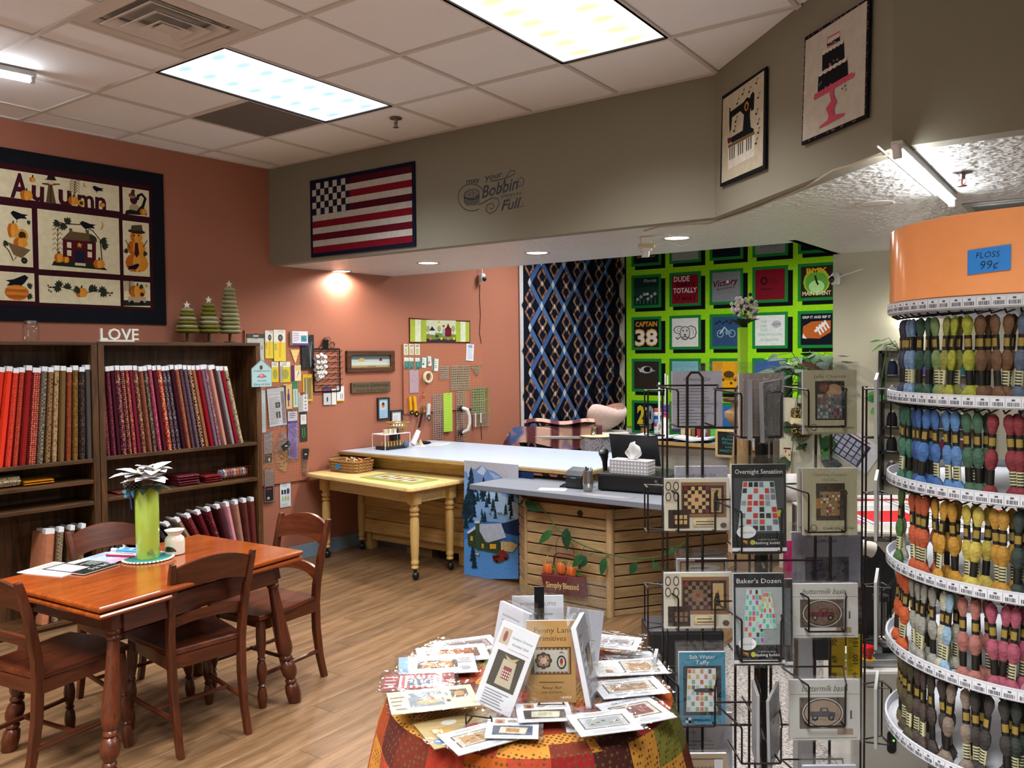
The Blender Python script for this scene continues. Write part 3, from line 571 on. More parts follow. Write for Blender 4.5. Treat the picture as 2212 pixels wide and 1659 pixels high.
for a in (-1, 1): G('cherry_y').box(a*.325-.012, -.40, .615, a*.325+.012, .40, TZ-.05).ob('apron', t); G('cherry_x').box(-.325, a*.42-.012, .615, .325, a*.42+.012, TZ-.05).ob('apron', t)
for a in (-1, 1): G('cherry_x').box(-.38, a*.2-.02, TZ-.052, .38, a*.2+.02, TZ-.03).ob('leaf_runner', t)
LEG = [(.030, 0), (.034, .012), (.038, .05), (.034, .085), (.022, .098), (.029, .105), (.029, .112), (.022, .12), (.036, .145), (.040, .17), (.034, .20), (.022, .215), (.030, .223), (.030, .232), (.024, .24), (.034, .26), (.040, .285), (.039, .31), (.030, .45), (.025, .56), (.024, .585), (.031, .592), (.031, .602), (.025, .608), (.031, .615), (.031, .622), (.026, .63)]
for a in (-1, 1):
    for b_ in (-1, 1):
        g = G('cherry_z'); g.M = Matrix(((1, 0, a*.11, a*.355-a*.0), (0, 1, b_*.12, b_*.495), (0, 0, 1, 0), (0, 0, 0, 1)))
        g.M = Matrix(((1, 0, -a*.10, a*.36), (0, 1, -b_*.13, b_*.50), (0, 0, 1, 0), (0, 0, 0, 1)))
        g.lathe(LEG, 10); g.box(-.032, -.032, .63, .032, .032, .705); g.ob('leg', t, smooth=True)
# a chair, front towards -y
CLEG = [(.018, 0), (.022, .02), (.025, .05), (.021, .085), (.014, .1), (.021, .108), (.014, .116), (.024, .15), (.026, .18), (.021, .215), (.014, .23), (.021, .238), (.016, .246), (.024, .30), (.025, .36), (.022, .425)]
def chair():
    t = thing('dining_chair', 'x', 'chair', group='cherry dining chairs')
    g = G('cherry_y'); out = [(-.20, -.215), (-.12, -.232), (.12, -.232), (.20, -.215), (.205, -.15), (.175, .19), (-.175, .19), (-.205, -.15)]
    c = (0, -.02); g.loft([[(c[0]+(x-c[0])*k, c[1]+(y-c[1])*k, z) for x, y in out] for k, z in ((.955, .428), (1., .434), (1., .446), (.975, .455), (.8, .451), (.5, .444))]); g.ob('seat', t, smooth=True)
    for a in (-1, 1):
        # rear leg and back post in one curved piece
        ring = []
        for z, y, x, hw in ((0, .245, .158, .017), (.12, .215, .158, .018), (.27, .192, .160, .02), (.42, .186, .163, .02), (.52, .192, .168, .02), (.68, .222, .176, .018), (.81, .258, .183, .016), (.85, .27, .184, .014)):
            ring.append([(a*x-hw*.8, y-hw, z), (a*x+hw*.8, y-hw, z), (a*x+hw*.8, y+hw, z), (a*x-hw*.8, y+hw, z)])
        G('cherry_z').loft(ring).ob('back_post', t, bevel=.004)
        g = G('cherry_z'); g.M = Matrix(((1, 0, -a*.05, a*.195), (0, 1, .03, -.20), (0, 0, 1, 0), (0, 0, 0, 1))); g.lathe(CLEG, 10); g.ob('front_leg', t, smooth=True)
        G('cherry_y').box(a*.172-.009, -.19, .375, a*.172+.009, .18, .43).ob('seat_rail', t)
        G('cherry_y').tube([(a*.185, -.19, .155), (a*.165, .205, .155)], [.011, .011], 8).ob('stretcher', t, smooth=True)
    G('cherry_x').box(-.165, .165, .37, .165, .19, .43).ob('seat_rail', t); G('cherry_x').box(-.175, -.19, .385, .175, -.17, .43).ob('seat_rail', t)
    G('cherry_x').tube([(-.17, .03, .157), (.17, .03, .157)], .010, 8).ob('cross_stretcher', t, smooth=True)
    def rail(zb, zt, arch_b, arch_t, w_, name):
        g = G('cherry_x'); n = 14; rings = []
        for i in range(n+1):
            f = -1+2*i/n; x = f*w_; bow = .02*(1-f*f); z0_ = zb+arch_b*(1-abs(f)**2.4); z1_ = zt+arch_t*(1-f*f)
            y0 = .22+(z0_-.66)*.28+bow-.008; y1 = .22+(z1_-.66)*.28+bow-.008
            rings.append([(x, y0-.010, z0_), (x, y0+.010, z0_), (x, y1+.009, z1_), (x, y1-.009, z1_)])
        g.loft(rings); g.ob(name, t, smooth=True)
    rail(.715, .822, .03, .042, .18, 'top_rail'); rail(.545, .60, .03, .02, .166, 'back_slat')
    return t
ch0 = chair()
for i, (x, y, a, lab) in enumerate(((-3.405, 2.205, -98, 'cherry dining chair with its back to the camera, tucked under the table side'), (-3.52, 2.74, 2, 'cherry dining chair at the far end of the table by the pegboard'), (-3.64, 1.72, 189, 'cherry dining chair at the near left end, cut by the frame'), (-3.93, 2.235, 86, 'cherry dining chair between the table and the bookcases'))):
    c = ch0 if i == 0 else copy_tree(ch0); c.location = (x, y, 0); c.rotation_euler[2] = radians(a); c['label'] = lab
# ============================================================ ON THE DINING TABLE
P0 = ZP(320, 1207, TZ)
g = G('plastic', '2e7f7c'); g.lathe([(.0, .0), (.105, .0), (.112, .004), (.112, .007), (.085, .006), (.0, .005)], 32)
t = thing('round_mat', 'teal round mat with a beaded cream rim under the vase', 'mat', (P0.x, P0.y, TZ), 0); g.ob('disc', t, smooth=True)
g = G('plastic', 'd8d2bc')
for i in range(40): g.sph((.112*cos(i*pi/20), .112*sin(i*pi/20), .006), (.008, .008, .005), 6, 4)
r_ = g.ob('beaded_rim', t, smooth=True); r_['kind'] = 'stuff'
V = Vector((P0.x, P0.y, TZ+.0065))
t = thing('flower_vase', 'tall lime green glass vase of white poinsettias on the dining table', 'vase', V)
m, nt, b = nodemat('vaseglass'); n1 = nd(nt, 'ShaderNodeTexNoise', Scale=9.0, Detail=5.0, Distortion=2.5); nt.links.new(coords(nt, (1, 1, .35)), n1.inputs['Vector'])
nt.links.new(mixc(nt, ramp(nt, n1.outputs[0], .62, .70), lin('9fb84a'), lin('4f6a2a')), b.inputs['Base Color']); b.inputs['Roughness'].default_value = .12; b.inputs['Subsurface Weight'].default_value = .3; b.inputs['Subsurface Radius'].default_value = (.03, .04, .01); b.inputs['Coat Weight'].default_value = .6; MATS['vaseglass'] = m
g = G('vaseglass'); pr = [(.054, 0), (.056, .006), (.057, .15), (.058, .335), (.057, .337), (.05, .335), (.048, .2)]
g.loft([[(r*cos(2*pi*j/28), r*sin(2*pi*j/28)*.92, z+(.006*cos(2*pi*j/28) if z > .3 else 0)) for j in range(28)] for r, z in pr]); g.ob('vase_body', t, smooth=True)
def petal(g, c, d, l, w_, col, curl=.3, mat='cloth'):
    d = Vector(d).normalized(); up = Vector((0, 0, 1)); s_ = d.cross(up); s_ = s_.normalized() if s_.length > .01 else Vector((1, 0, 0)); n_ = s_.cross(d); c = Vector(c)
    L = []; M_ = []; R_ = []
    for k, ww in ((0, .12), (.25, .75), (.5, 1), (.75, .7), (1, .03)):
        p = c + d*(l*k) - n_*(curl*l*k*k); L.append(p - s_*w_*ww/2 + n_*.12*w_*ww); M_.append(p - n_*.0); R_.append(p + s_*w_*ww/2 + n_*.12*w_*ww)
    n = 5; g.add(L+M_+R_, [(i, i+1, n+i+1, n+i) for i in range(4)]+[(n+i, n+i+1, 2*n+i+1, 2*n+i) for i in range(4)], mat, col)
for ci, (cx, cy, cz, tx, ty) in enumerate(((-.015, -.035, .405, -.3, -.6), (.03, .02, .42, .45, .1), (.06, -.02, .385, .7, -.4))):
    g = G('cloth', 'e6e2e2')
    for k in range(7):
        a = k*2*pi/7+ci; petal(g, (cx, cy, cz), (cos(a)+tx*.5, sin(a)+ty*.5, .25+.25*sin(k*2)), .085+.02*(k % 3), .075, 'e8e4e4', .15)
    g.sph((cx, cy, cz+.004), .008, 6, 4, col='c8b83a'); g.ob('poinsettia', t, smooth=True)
g = G('leaf', '24321f')
for k in range(9): a = k*.7; petal(g, (.03*cos(a), .03*sin(a), .34), (cos(a), sin(a), .25), .085, .05, '22301d', .5, 'leaf')
g.ob('foliage', t, smooth=True)
for (cx, cy, cz, r) in ((-.055, -.045, .345, .033), (.0, -.055, .352, .03)):
    g = G('wicker', '2e2520')
    for i in range(7):
        z = -r+2*r*(i+.3)/7; rr = sqrt(max(.0, r*r-z*z))
        for j in range(9): a = j*2*pi/9+i*.35; g.add([(cx+(rr*.5)*cos(a-.25), cy+rr*.5*sin(a-.25), cz+z), (cx+(rr*.5)*cos(a+.25), cy+rr*.5*sin(a+.25), cz+z), (cx+rr*1.1*cos(a+.2), cy+rr*1.1*sin(a+.2), cz+z+.009), (cx+rr*1.1*cos(a-.2), cy+rr*1.1*sin(a-.2), cz+z+.009)], [(0, 1, 2, 3)], 'wicker', '3a2c24'); g.add([(cx+rr*.95*cos(a-.16), cy+rr*.95*sin(a-.16), cz+z+.0085), (cx+rr*.95*cos(a+.16), cy+rr*.95*sin(a+.16), cz+z+.0085), (cx+rr*1.14*cos(a+.14), cy+rr*1.14*sin(a+.14), cz+z+.0125), (cx+rr*1.14*cos(a-.14), cy+rr*1.14*sin(a-.14), cz+z+.0125)], [(0, 1, 2, 3)], 'paint', 'cfc6b4')
    g.sph((cx, cy, cz), r*.62, 8, 6, col='221a15'); o = g.ob('pine_cone', t); o['kind'] = 'stuff'
g = G('gloss', '2c6f9a'); c = Vector((-.035, -.062, .315))
for dx, dz, l in ((-1, .1, .06), (1, .35, .055), (-.8, -.35, .05), (.95, -.05, .055)):
    d = Vector((dx, -.15, dz)).normalized(); s_ = d.cross(Vector((0, 1, 0))).normalized()
    g.add([c, c+d*l*.6+s_*.012, c+d*l, c+d*l*.6-s_*.012], [(0, 1, 2, 3)], 'gloss', '4a9ab8'); 
g.tube([c+Vector((-.0, -.002, .02)), c, c+Vector((.02, -.006, -.075))], [.007, .006, .003], 6, 'gloss', '1c2f7c'); g.ob('dragonfly_pick', t, label='blue dragonfly pick hooked on the vase rim')
# wax warmer
Pw = ZP(366, 1199, TZ); t = thing('wax_warmer', 'white ceramic wax warmer with candle opening beside the green vase', 'wax warmer', (Pw.x+.0, Pw.y+.03, TZ), radians(20))
G('gloss', 'd8d2c4').lathe([(.04, 0), (.046, .004), (.047, .065), (.043, .082), (.031, .094), (.031, .1), (.046, .117), (.047, .12), (.042, .119), (.028, .106), (0, .104)], 28).ob('ceramic_body', t, smooth=True)
G('gloss', '2c2018').loft([[(.034*cos(a)*k, -.0478+.014*abs(cos(a)*k)**2, .02+.026*max(0, sin(a))*k) for a in [pi*j/12 for j in range(13)]] for k in (1., .5, .01)], close=False, cap=False).ob('opening', t)
# magazines and packets at the left end
def flat(name, lab, cat, P, w_, l, rz, draw, th=.003, col='e0e0e4', z=0., group=None, mat='gloss', tilt=0.):
    g = G(mat, col); g.box(-w_/2, -l/2, 0, w_/2, l/2, th, 'paper', col); g.M = Matrix(((1, 0, 0, 0), (0, 0, 1, 0), (0, -1, 0, th), (0, 0, 0, 1))); draw(g, w_/2, l/2); g.M = None
    o = tag(g.ob(name, None, (P.x, P.y, P.z+z), rz), lab, cat, group); o.rotation_euler = (tilt, 0, rz); return o
def mag1(g, a, b_): g.r(-a, -b_, a, b_, '232c26'); g.r(-a*.1, -b_*.9, a*.9, b_*.35, 'b9a9c6'); [g.ln([(-a*.1+a*i*.12, -b_*.9), (a*.1+a*i*.1, b_*.35)], a*.04, 'd8cfe0') for i in range(8)]; g.r(-a*.95, -b_*.9, -a*.2, -b_*.5, 'd5cdb4'); g.t('QUILTS', -a*.5, b_*.5, b_*.25, 'e8e8e8'); g.rows(-a*.9, -a*.2, -b_*.3, b_*.3, 4, 'b8c0b8')
def mag2(g, a, b_): g.r(-a, -b_, a, b_, 'a8b6dd'); g.r(-a, b_*.45, a, b_, 'c9a7c8'); g.e(-a*.1, b_*.3, a*.6, b_*.22, 'ecebf4'); g.e(-a*.1, b_*.3, a*.5, b_*.16, 'a8b6dd'); g.rows(-a*.8, a*.8, -b_*.9, -b_*.5, 3, '7c8ac0')
def mag3(g, a, b_): g.r(-a, -b_, a, b_, 'e6e4ea'); g.r(-a*.9, -b_*.2, a*.9, b_*.6, '2f66a8'); g.r(-a*.9, -b_*.8, a*.2, -b_*.35, '3a78c0'); g.rows(-a*.5, a*.9, .65*b_, .95*b_, 2, 'b03040')
R4 = radians(4.5)
flat('magazine', 'black quilting magazine lying at the left end of the dining table', 'magazine', ZP(175, 1225, TZ+.004), .2, .26, R4+radians(-80), mag1)
flat('magazine', 'lavender blue pattern booklet between magazine and vase on the dining table', 'magazine', ZP(238, 1204, TZ+.008), .15, .2, R4+radians(-78), mag2)
flat('magazine', 'clear packet of white papers underneath the black magazine', 'paper', ZP(125, 1230, TZ+.0003), .2, .26, R4+radians(-77), lambda g, a, b_: (g.r(-a, -b_, a, b_, 'c8c4bc'), g.rows(-a*.8, a*.8, -b_*.8, b_*.8, 10, '9c9890')))
flat('leaflet', 'blue and white leaflet behind the vase on the dining table', 'paper', ZP(288, 1190, TZ+.0003), .1, .2, R4+radians(-70), mag3)
g = G('gloss', '4a9fd8'); g.tube([(-.07, 0, .008), (.07, .0, .008)], .007, 8); g.tube([(-.075, 0, .009), (-.045, 0, .009)], .0095, 8, col='d8d0e0'); Pm = ZP(270, 1193, TZ+.012); tag(g.ob('marker_pen', None, Pm, radians(20), smooth=True), 'blue and white capped marker pen lying by the magazines', 'pen')
g = G('gloss', 'a02030'); g.tube([(-.08, 0, .005), (.07, .0, .005)], .005, 8); tag(g.ob('marker_pen', None, ZP(262, 1203, TZ+.012), radians(25), smooth=True), 'slim red pen lying on the lavender booklet', 'pen')
# ============================================================ PINE TABLE ON CASTORS
PR = radians(-5.5); PC = Vector((-4.785, 4.94, 0))
t = thing('pine_table', 'pale pine work table with turned legs on black castors', 'table', PC, PR); PT = .735
g = G('maple_x'); out = [(x, y) for x, y in rrect(1.33, .66, .05, 4)]
g.loft([[(x*k, y*k2, z) for x, y in out] for k, k2, z in ((.985, .97, PT-.035), (1, 1, PT-.028), (1, 1, PT-.008), (.992, .984, PT))]); g.ob('table_top', t, smooth=True)
for a in (-1, 1): G('maple_x').box(-.50, a*.18-.012, .59, .50, a*.18+.012, PT-.03).ob('apron', t); G('maple_x').box(a*.54-.012, -.15, .59, a*.54+.012, .15, PT-.03).ob('apron', t)
PL = [(.020, .085), (.028, .09), (.030, .1), (.024, .11), (.030, .125), (.033, .14), (.026, .155), (.030, .17), (.034, .3), (.037, .40), (.034, .47), (.024, .49), (.036, .5), (.036, .512), (.024, .52), (.038, .535), (.038, .55), (.028, .565), (.034, .575), (.034, .585)]
for a in (-1, 1):
    for b_ in (-1, 1):
        g = G('maple_z'); g.lathe(PL, 14, (a*.555, b_*.19, 0)); g.box(a*.555-.038, b_*.19-.038, .585, a*.555+.038, b_*.19+.038, PT-.03)
        lg = g.ob('leg', t, smooth=True)
        c = G('metal', '2a2826'); c.sph((a*.555+.008, b_*.19, .032), (.026, .03, .031), 12, 8, 'plastic', '151515'); c.lathe([(.012, .055), (.014, .07), (.014, .088)], 10, (a*.555, b_*.19, 0), 'metal', '4a4440'); c.ob('castor', lg, smooth=True)
# runner on the pine table
P = ZP(872, 1028, PT)
def run(g, a, b_):
    g.r(-a, -b_, a, b_, '9cae5a'); g.r(-a*.9, -b_*.75, a*.9, b_*.75, 'c8a88a'); g.r(-a*.86, -b_*.66, a*.86, b_*.66, '9cae5a')
    for k in (-.55, 0, .55): g.r(a*k-a*.22, -b_*.5, a*k+a*.22, b_*.5, 'e4dfd4'); g.r(a*k-a*.12, -b_*.3, a*k+a*.12, b_*.3, '8f9a62'); g.e(a*k, 0, a*.06, b_*.2, 'c0504a')
    for k in (-.28, .28): g.r(a*k-a*.03, -b_*.6, a*k+a*.03, b_*.6, 'b8483c')
flat('table_runner', 'green and white pieced runner lying on the pine table', 'table runner', Vector((-4.56, 4.86, PT)), .62, .3, PR, run, .004, '9cae5a')
# long basket of packets on the pine table
t = thing('wicker_basket', 'oblong woven basket of packets standing on the pine table', 'basket', Vector((-5.23, 4.98, PT)), PR+radians(4))
g = G('wicker', 'a87e4a')
bw, bd, bh = .17, .11, .09
def basket_wall(g, bw, bd, bh, rows_, col1, col2, fl=1.08):
    n = 44
    def pt(a, z, k):
        c, s_ = cos(a), sin(a); e_ = 5; r = (abs(c)**e_+abs(s_)**e_)**(-1/e_); f = 1+(fl-1)*z/bh; return (bw*c*r*f*k, bd*s_*r*f*k, z)
    for i in range(rows_):
        z = bh*(i+.5)/rows_; g.tube([pt(2*pi*j/n, z, 1+.02*((-1)**(j+i))) for j in range(n)], bh/rows_*.55, 5, col=col1 if i % 2 else col2, closed=True)
    for j in range(0, n, 2): g.tube([pt(2*pi*j/n, z, 1) for z in (0, bh*.5, bh)], .004, 4, col=col2)
    g.loft([[pt(2*pi*j/n, .003, .97) for j in range(n)], [pt(2*pi*j/n, .006, .2) for j in range(n)]], col=col2)
    return pt
pt = basket_wall(g, bw, bd, bh, 7, 'b38a54', '8a6236'); o = g.ob('woven_body', t, smooth=True)
g = G('wicker', '9c7040'); g.tube([pt(2*pi*j/44, bh+.004, 1.01) for j in range(44)], .009, 6, closed=True); g.ob('rim', t, smooth=True)
for a in (-1, 1): g = G('wicker', '8a6236'); g.tube([(a*bw*1.1, -.04, bh), (a*bw*1.18, -.035, bh+.03), (a*bw*1.18, .035, bh+.03), (a*bw*1.1, .04, bh)], .007, 6); g.ob('handle', t, smooth=True)
g = G('paper', '2f8fd8'); g.box(-.04, -.128, .035, .03, -.1265, .075, 'paper', '2f86d0'); g.base = .128; g.ln([(-.03, .05), (-.02, .06), (-.01, .05), (.0, .06), (.02, .055)], .003, '16304c'); o = g.ob('price_tag', t); o.rotation_euler = (0, radians(-22), 0); o.location.z = -.0
for i, (x, y, c, w_, a) in enumerate(((-.11, .02, 'c0a070', .06, .5), (-.06, -.02, 'b89a5c', .07, -.3), (-.02, .03, 'd8c8a0', .08, .35), (.03, -.01, 'cbb48a', .08, -.25), (.07, .03, 'c88a4a', .07, .4), (.11, -.0, 'b87038', .07, -.5), (.0, .06, '6a2a30', .09, .1))):
    o = G('cloth', c).box(-w_/2, -.006, 0, w_/2, .006, .10).ob('fabric_packet', None); m_ = Matrix.Translation((-5.23, 4.98, PT)) @ Matrix.Rotation(PR, 4, 'Z') @ Matrix.Translation((x, y, .012)); o.location = m_.translation; o.rotation_euler = (a*.5, a, PR+a)
    tag(o, f'small {["tan", "straw", "cream", "beige", "amber", "rust", "wine"][i]} packet poking out of the oblong woven basket', 'packet', 'packets in the woven basket')
# ============================================================ CUTTING TABLE
CT = .885
t = thing('cutting_table', 'long knotty pine cutting table with a white gridded mat top', 'table', (-4.3, 5.6, 0))
g = G('pine_x'); g.prism([(-1.185, -.53), (1.35, -.53), (1.35, .62), (-1.10, .62)], CT-.03, CT-.006); g.ob('table_top', t)
m, nt, b = nodemat('cutmat'); br = nd(nt, 'ShaderNodeTexBrick', offset=0.0, **{'Scale': 1.0, 'Mortar Size': .0012, 'Brick Width': .0254*2, 'Row Height': .0254*2}); nt.links.new(coords(nt), br.inputs['Vector'])
br.inputs['Color1'].default_value = br.inputs['Color2'].default_value = (*lin('aab8ca'), 1); br.inputs['Mortar'].default_value = (*lin('94a2b8'), 1); nt.links.new(br.outputs[0], b.inputs['Base Color']); b.inputs['Roughness'].default_value = .35; MATS['cutmat'] = m
g = G('cutmat'); g.prism([(-1.17, -.515), (1.34, -.515), (1.34, .605), (-1.085, .605)], CT-.006, CT); g.ob('cutting_mat', t)
# board cladding, each plank on its own
for i, (z0_, z1_) in enumerate(((.745, .852), (.635, .742), (.52, .632), (.40, .517), (.285, .397), (.165, .282))):
    G('pine_x').box(-1.06 if i > 2 else -1.0, -.40-.008*(i % 2), z0_, .13, -.375, z1_).ob('front_plank', t, bevel=.004); G('pine_y').box(.13, -.40, z0_, .155, .5, z1_).ob('side_plank', t, bevel=.004)
for x in (-1.0, .10): G('pine_z').box(x-.045, -.375, 0, x+.045, -.285, .85).ob('post', t, bevel=.004); G('pine_z').box(x-.045, .45, 0, x+.045, .54, .85).ob('post', t, bevel=.004)
G('pine_z').box(1.2, -.3, 0, 1.29, -.21, .85).ob('post', t); G('pine_z').box(1.2, .45, 0, 1.29, .54, .85).ob('post', t)
G('pine_x').box(-.95, -.36, .09, 1.2, -.33, .20).ob('low_rail', t, bevel=.004); G('pine_x').box(-1.0, -.37, .82, 1.25, -.34, .853).ob('top_rail', t)
# packed boxes under the table
o = G('paper', '8a6c4a').box(-.14, -.12, 0, .14, .12, .10).ob('cardboard_box', None, (-4.75, 5.42, 0), .05); tag(o, 'brown cardboard box on the floor under the cutting table', 'box')
o = G('plastic', '14141a').box(-.11, -.12, 0, .11, .12, .08).ob('storage_box', None, (-4.45, 5.46, 0), .0, bevel=.006); tag(o, 'black low storage box on the floor under the cutting table', 'box')
# hanging cabin panel
WK = Wall(0, 5.055, 0)
g = D(WK, 650, 880, 2.665, 0, 'cloth'); g.frame(940, 300, 1262, 1000); top = CT-.035
u0 = g.q(940, 600)[0]; u1 = u0+.66; zb = .03-g.c0[1]; zt_ = top-g.c0[1]
g.surf(lambda a, b_: (u0+(u1-u0)*a, .012*sin(a*9)*(1-b_)+.004, zb+(zt_-zb)*b_), 14, 14, 'cloth', '1c2a55'); t = thing('cabin_panel', 'printed fabric panel of a snowy mountain cabin hanging from the cutting table', 'fabric panel', g.pos())
g.ob('cloth_panel', t, smooth=True)
g = D(WK, 650, 880, 2.665, .014, 'cloth'); g.frame(940, 300, 1262, 1000)
X = lambda pts, c: g.P(pts, c)
g.R(948, 302, 1262, 985, '4f7fb8'); g.R(948, 302, 1262, 420, 'b5b4bf'); X([(948, 370), (985, 345), (1010, 355), (1055, 328), (1080, 355), (1120, 365), (1175, 405), (1262, 420), (1262, 470), (948, 440)], '6f8fc4'); X([(1020, 370), (1055, 330), (1075, 360), (1060, 390)], 'b9c8e4'); X([(1090, 365), (1160, 400), (1120, 410)], '9fb4dc'); X([(960, 360), (985, 346), (1000, 380), (975, 400)], 'a8bade')
X([(948, 400), (1000, 440), (1100, 470), (1262, 520), (1262, 700), (948, 640)], '7fa8d8'); X([(1040, 480), (1150, 490), (1262, 560), (1262, 640), (1120, 600)], 'a9c6e8'); X([(948, 640), (1262, 670), (1262, 985), (948, 985)], '3f78bc'); X([(948, 760), (1040, 740), (1262, 800), (1262, 985), (948, 985)], '5590d4')
X([(1150, 670), (1262, 640), (1262, 740), (1180, 720)], '23355e')
rs = random.Random(3)
for i in range(46):
    x = rs.choice([rs.uniform(952, 1010), rs.uniform(990, 1080), rs.uniform(1080, 1230)]); y = rs.uniform(430, 660); h_ = rs.uniform(35, 75)*(1.5 if x < 1000 else 1); 
    for k in range(3): yy = y-h_*k/3.4; ww = h_*(.22-.05*k); X([(x-ww, yy), (x+ww, yy), (x, yy-h_*.45)], rs.choice(['15283c', '1a3340', '203c4c']))
for x, y in ((1010, 920), (1000, 880), (962, 690)): [X([(x-18+4*k, y-k*24), (x+18-4*k, y-k*24), (x, y-k*24-40)], '142c3a') for k in range(4)]
X([(970, 715), (1022, 680), (1040, 700), (1042, 815), (975, 790)], '2c4030'); X([(1030, 690), (1160, 770), (1160, 840), (1042, 815)], '33452f'); X([(1025, 680), (1045, 668), (1165, 664), (1195, 745), (1090, 775), (1075, 770)], 'b9c2d8'); X([(968, 715), (1025, 672), (1035, 685), (975, 725)], 'c8d0e2'); X([(1016, 660), (1040, 660), (1044, 818), (1020, 812)], '39503c'); X([(1013, 648), (1042, 648), (1042, 664), (1013, 664)], 'c2cad8')
for x0, y0, x1, y1 in ((988, 738, 1002, 764), (1052, 780, 1066, 806), (1100, 782, 1136, 810)): X([(x0, y0), (x1, y0+2), (x1, y1), (x0, y1)], 'd8a838')
for z_ in range(5): g.L([(975, 730+z_*14), (1018, 740+z_*16)], 2, '55683e'); g.L([(1046, 745+z_*15), (1090, 772+z_*13)], 2, '55683e')
X([(1165, 770), (1230, 770), (1262, 790), (1230, 830), (1165, 820)], 'c9b27c'); g.L([(1180, 762), (1182, 820)], 5, 'b48a44')
X([(1113, 850), (1150, 842), (1152, 822), (1178, 815), (1195, 835), (1208, 842), (1206, 862), (1160, 888), (1120, 880)], '7c2c22'); X([(1118, 852), (1150, 846), (1160, 860), (1122, 872)], '3c1a16'); g.E(1140, 882, 10, 9, '17171c'); g.E(1192, 866, 9, 8, '17171c'); X([(1010, 838), (1040, 832), (1036, 850)], 'c8b27a')
for x, y in ((1102, 608), (1150, 605), (1165, 606), (1182, 612), (1124, 578)): g.E(x, y, 6, 4, '6c4c34')
o = g.ob('cabin_print', t, (0, -.014, 0)); o.location = (0, -.02, 0)
# ============================================================ ON THE CUTTING TABLE
zc = CT
cr = WL.pos(WL.uv(870, 960, .22)[0], zc, 0)
RK = Vector((-5.19, 5.44, zc)); 
t = thing('wire_shelf', 'white wire helper shelf at the wall end of the cutting table', 'rack', RK, PHI-pi/2*0)
g = G('plastic', 'dcd8d4'); L_, W_, Hs = .30, .17, .14
for x in (-L_/2, L_/2):
    g.tube([(x, -W_/2, 0), (x, -W_/2, Hs), (x, W_/2, Hs), (x, W_/2, 0)], .0035, 5)
g.tube([(-L_/2, -W_/2, Hs), (L_/2, -W_/2, Hs), (L_/2, W_/2, Hs), (-L_/2, W_/2, Hs)], .0035, 5, closed=True)
for i in range(12): y = -W_/2+W_*(i+.5)/12; g.tube([(-L_/2, y, Hs), (L_/2, y, Hs)], .002, 4)
g.box(-L_/2, -W_/2, Hs+.001, L_/2, W_/2, Hs+.003, 'plastic', 'd4cfc8'); g.ob('wire_frame', t)
def onrack(x, y, z): return RK + Matrix.Rotation(PHI, 3, 'Z') @ Vector((x, y, z))
bt = thing('spool_tray', 'black tray of wooden spools under the white wire shelf', 'tray', onrack(-.0, -.0, 0), PHI); G('plastic', '16161a').box(-.13, -.07, 0, .13, .07, .03).ob('tray', bt, bevel=.004)
for i in range(7):
    for j in range(2): o = tag(G('maple_z').lathe([(.008, 0), (.009, .004), (.006, .01), (.006, .03), (.009, .036), (.009, .04)], 8).ob('wooden_spool', None, onrack(-.11+i*.035, -.045+j*.05, .0305), 0, smooth=True), 'tiny wooden spool in the black tray under the wire shelf', 'spool', 'wooden spools in the black tray')
for i in range(6): o = tag(G('floss', ['d0c4ac', 'cabf9f', 'd6d0c4', 'c4b090', 'dad4cc', '1a1a1c'][i]).lathe([(.017, 0), (.017, .004), (.014, .005), (.014, .036), (.017, .037), (.017, .04)], 12).ob('thread_spool', None, onrack(-.125+i*.03, -.055+.01*(i % 2), Hs+.0035), 0, smooth=True), ['beige thread spool on the wire shelf, nearest its left end', 'straw thread spool on the wire shelf, second from its left end', 'pale grey thread spool on the wire shelf', 'tan thread spool on the wire shelf', 'off white thread spool on the wire shelf', 'black thread spool on the wire shelf beside the round basket'][i], 'thread spool', 'thread spools on the wire shelf')
bk = thing('round_basket', 'round open weave straw basket on the white wire shelf', 'basket', onrack(.09, .01, Hs+.004), PHI)
g = G('wicker', 'b08a54')
for k in range(22):
    a = 2*pi*k/22
    for s_ in (-1, 1): g.tube([((.055+.045*h_)*cos(a+s_*.35*h_), (.055+.045*h_)*sin(a+s_*.35*h_), .085*h_) for h_ in (0, .5, 1)], .003, 4, col='ad8850')
g.lathe([(.0, .002), (.055, .002), (.055, .006), (0, .006)], 20, col='94703c'); g.ob('weave', bk, smooth=True)
G('wicker', '9c7440').tube([(.1*cos(2*pi*k/24), .1*sin(2*pi*k/24), .087) for k in range(24)], .007, 6, closed=True).ob('rim', bk, smooth=True)
o = G('cloth', 'd8cdbc').sph((0, 0, .05), (.06, .06, .035), 10, 6).ob('cloth_bundle', None, onrack(.09, .01, Hs+.012), 0, smooth=True); tag(o, 'cream cloth bundle inside the round straw basket', 'cloth')
o = G('gloss', 'dadbe0').tube([(0, 0, .02), (.05, .0, .09), (.08, 0, .14)][::-1], [.022, .026, .027], 14).ob('spray_bottle', None, onrack(.24, -.02, .0), PHI, smooth=True); tag(o, 'white cylinder bottle leaning beside the wire shelf', 'bottle')
o = G('plastic', '16161a').box(-.05, -.03, 0, .05, .03, .15).ob('card_reader', None, onrack(.15, .12, 0), PHI+.2, bevel=.008); tag(o, 'black box device standing behind the wire shelf', 'device')
o = G('cloth', '5c6a8a').sph((0, 0, .035), (.03, .03, .035), 10, 7).ob('pincushion', None, onrack(.12, -.06, 0), 0, smooth=True); tag(o, 'small blue pincushion under the right end of the wire shelf', 'pincushion')
flat('paper_sheet', 'white paper sheet lying at the wall on the cutting table', 'paper', Vector((-5.07, 5.95, zc)), .16, .24, .3, lambda g, a, b_: g.rows(-a*.8, a*.8, -b_*.8, b_*.8, 9, 'c0c0c8'), .002)
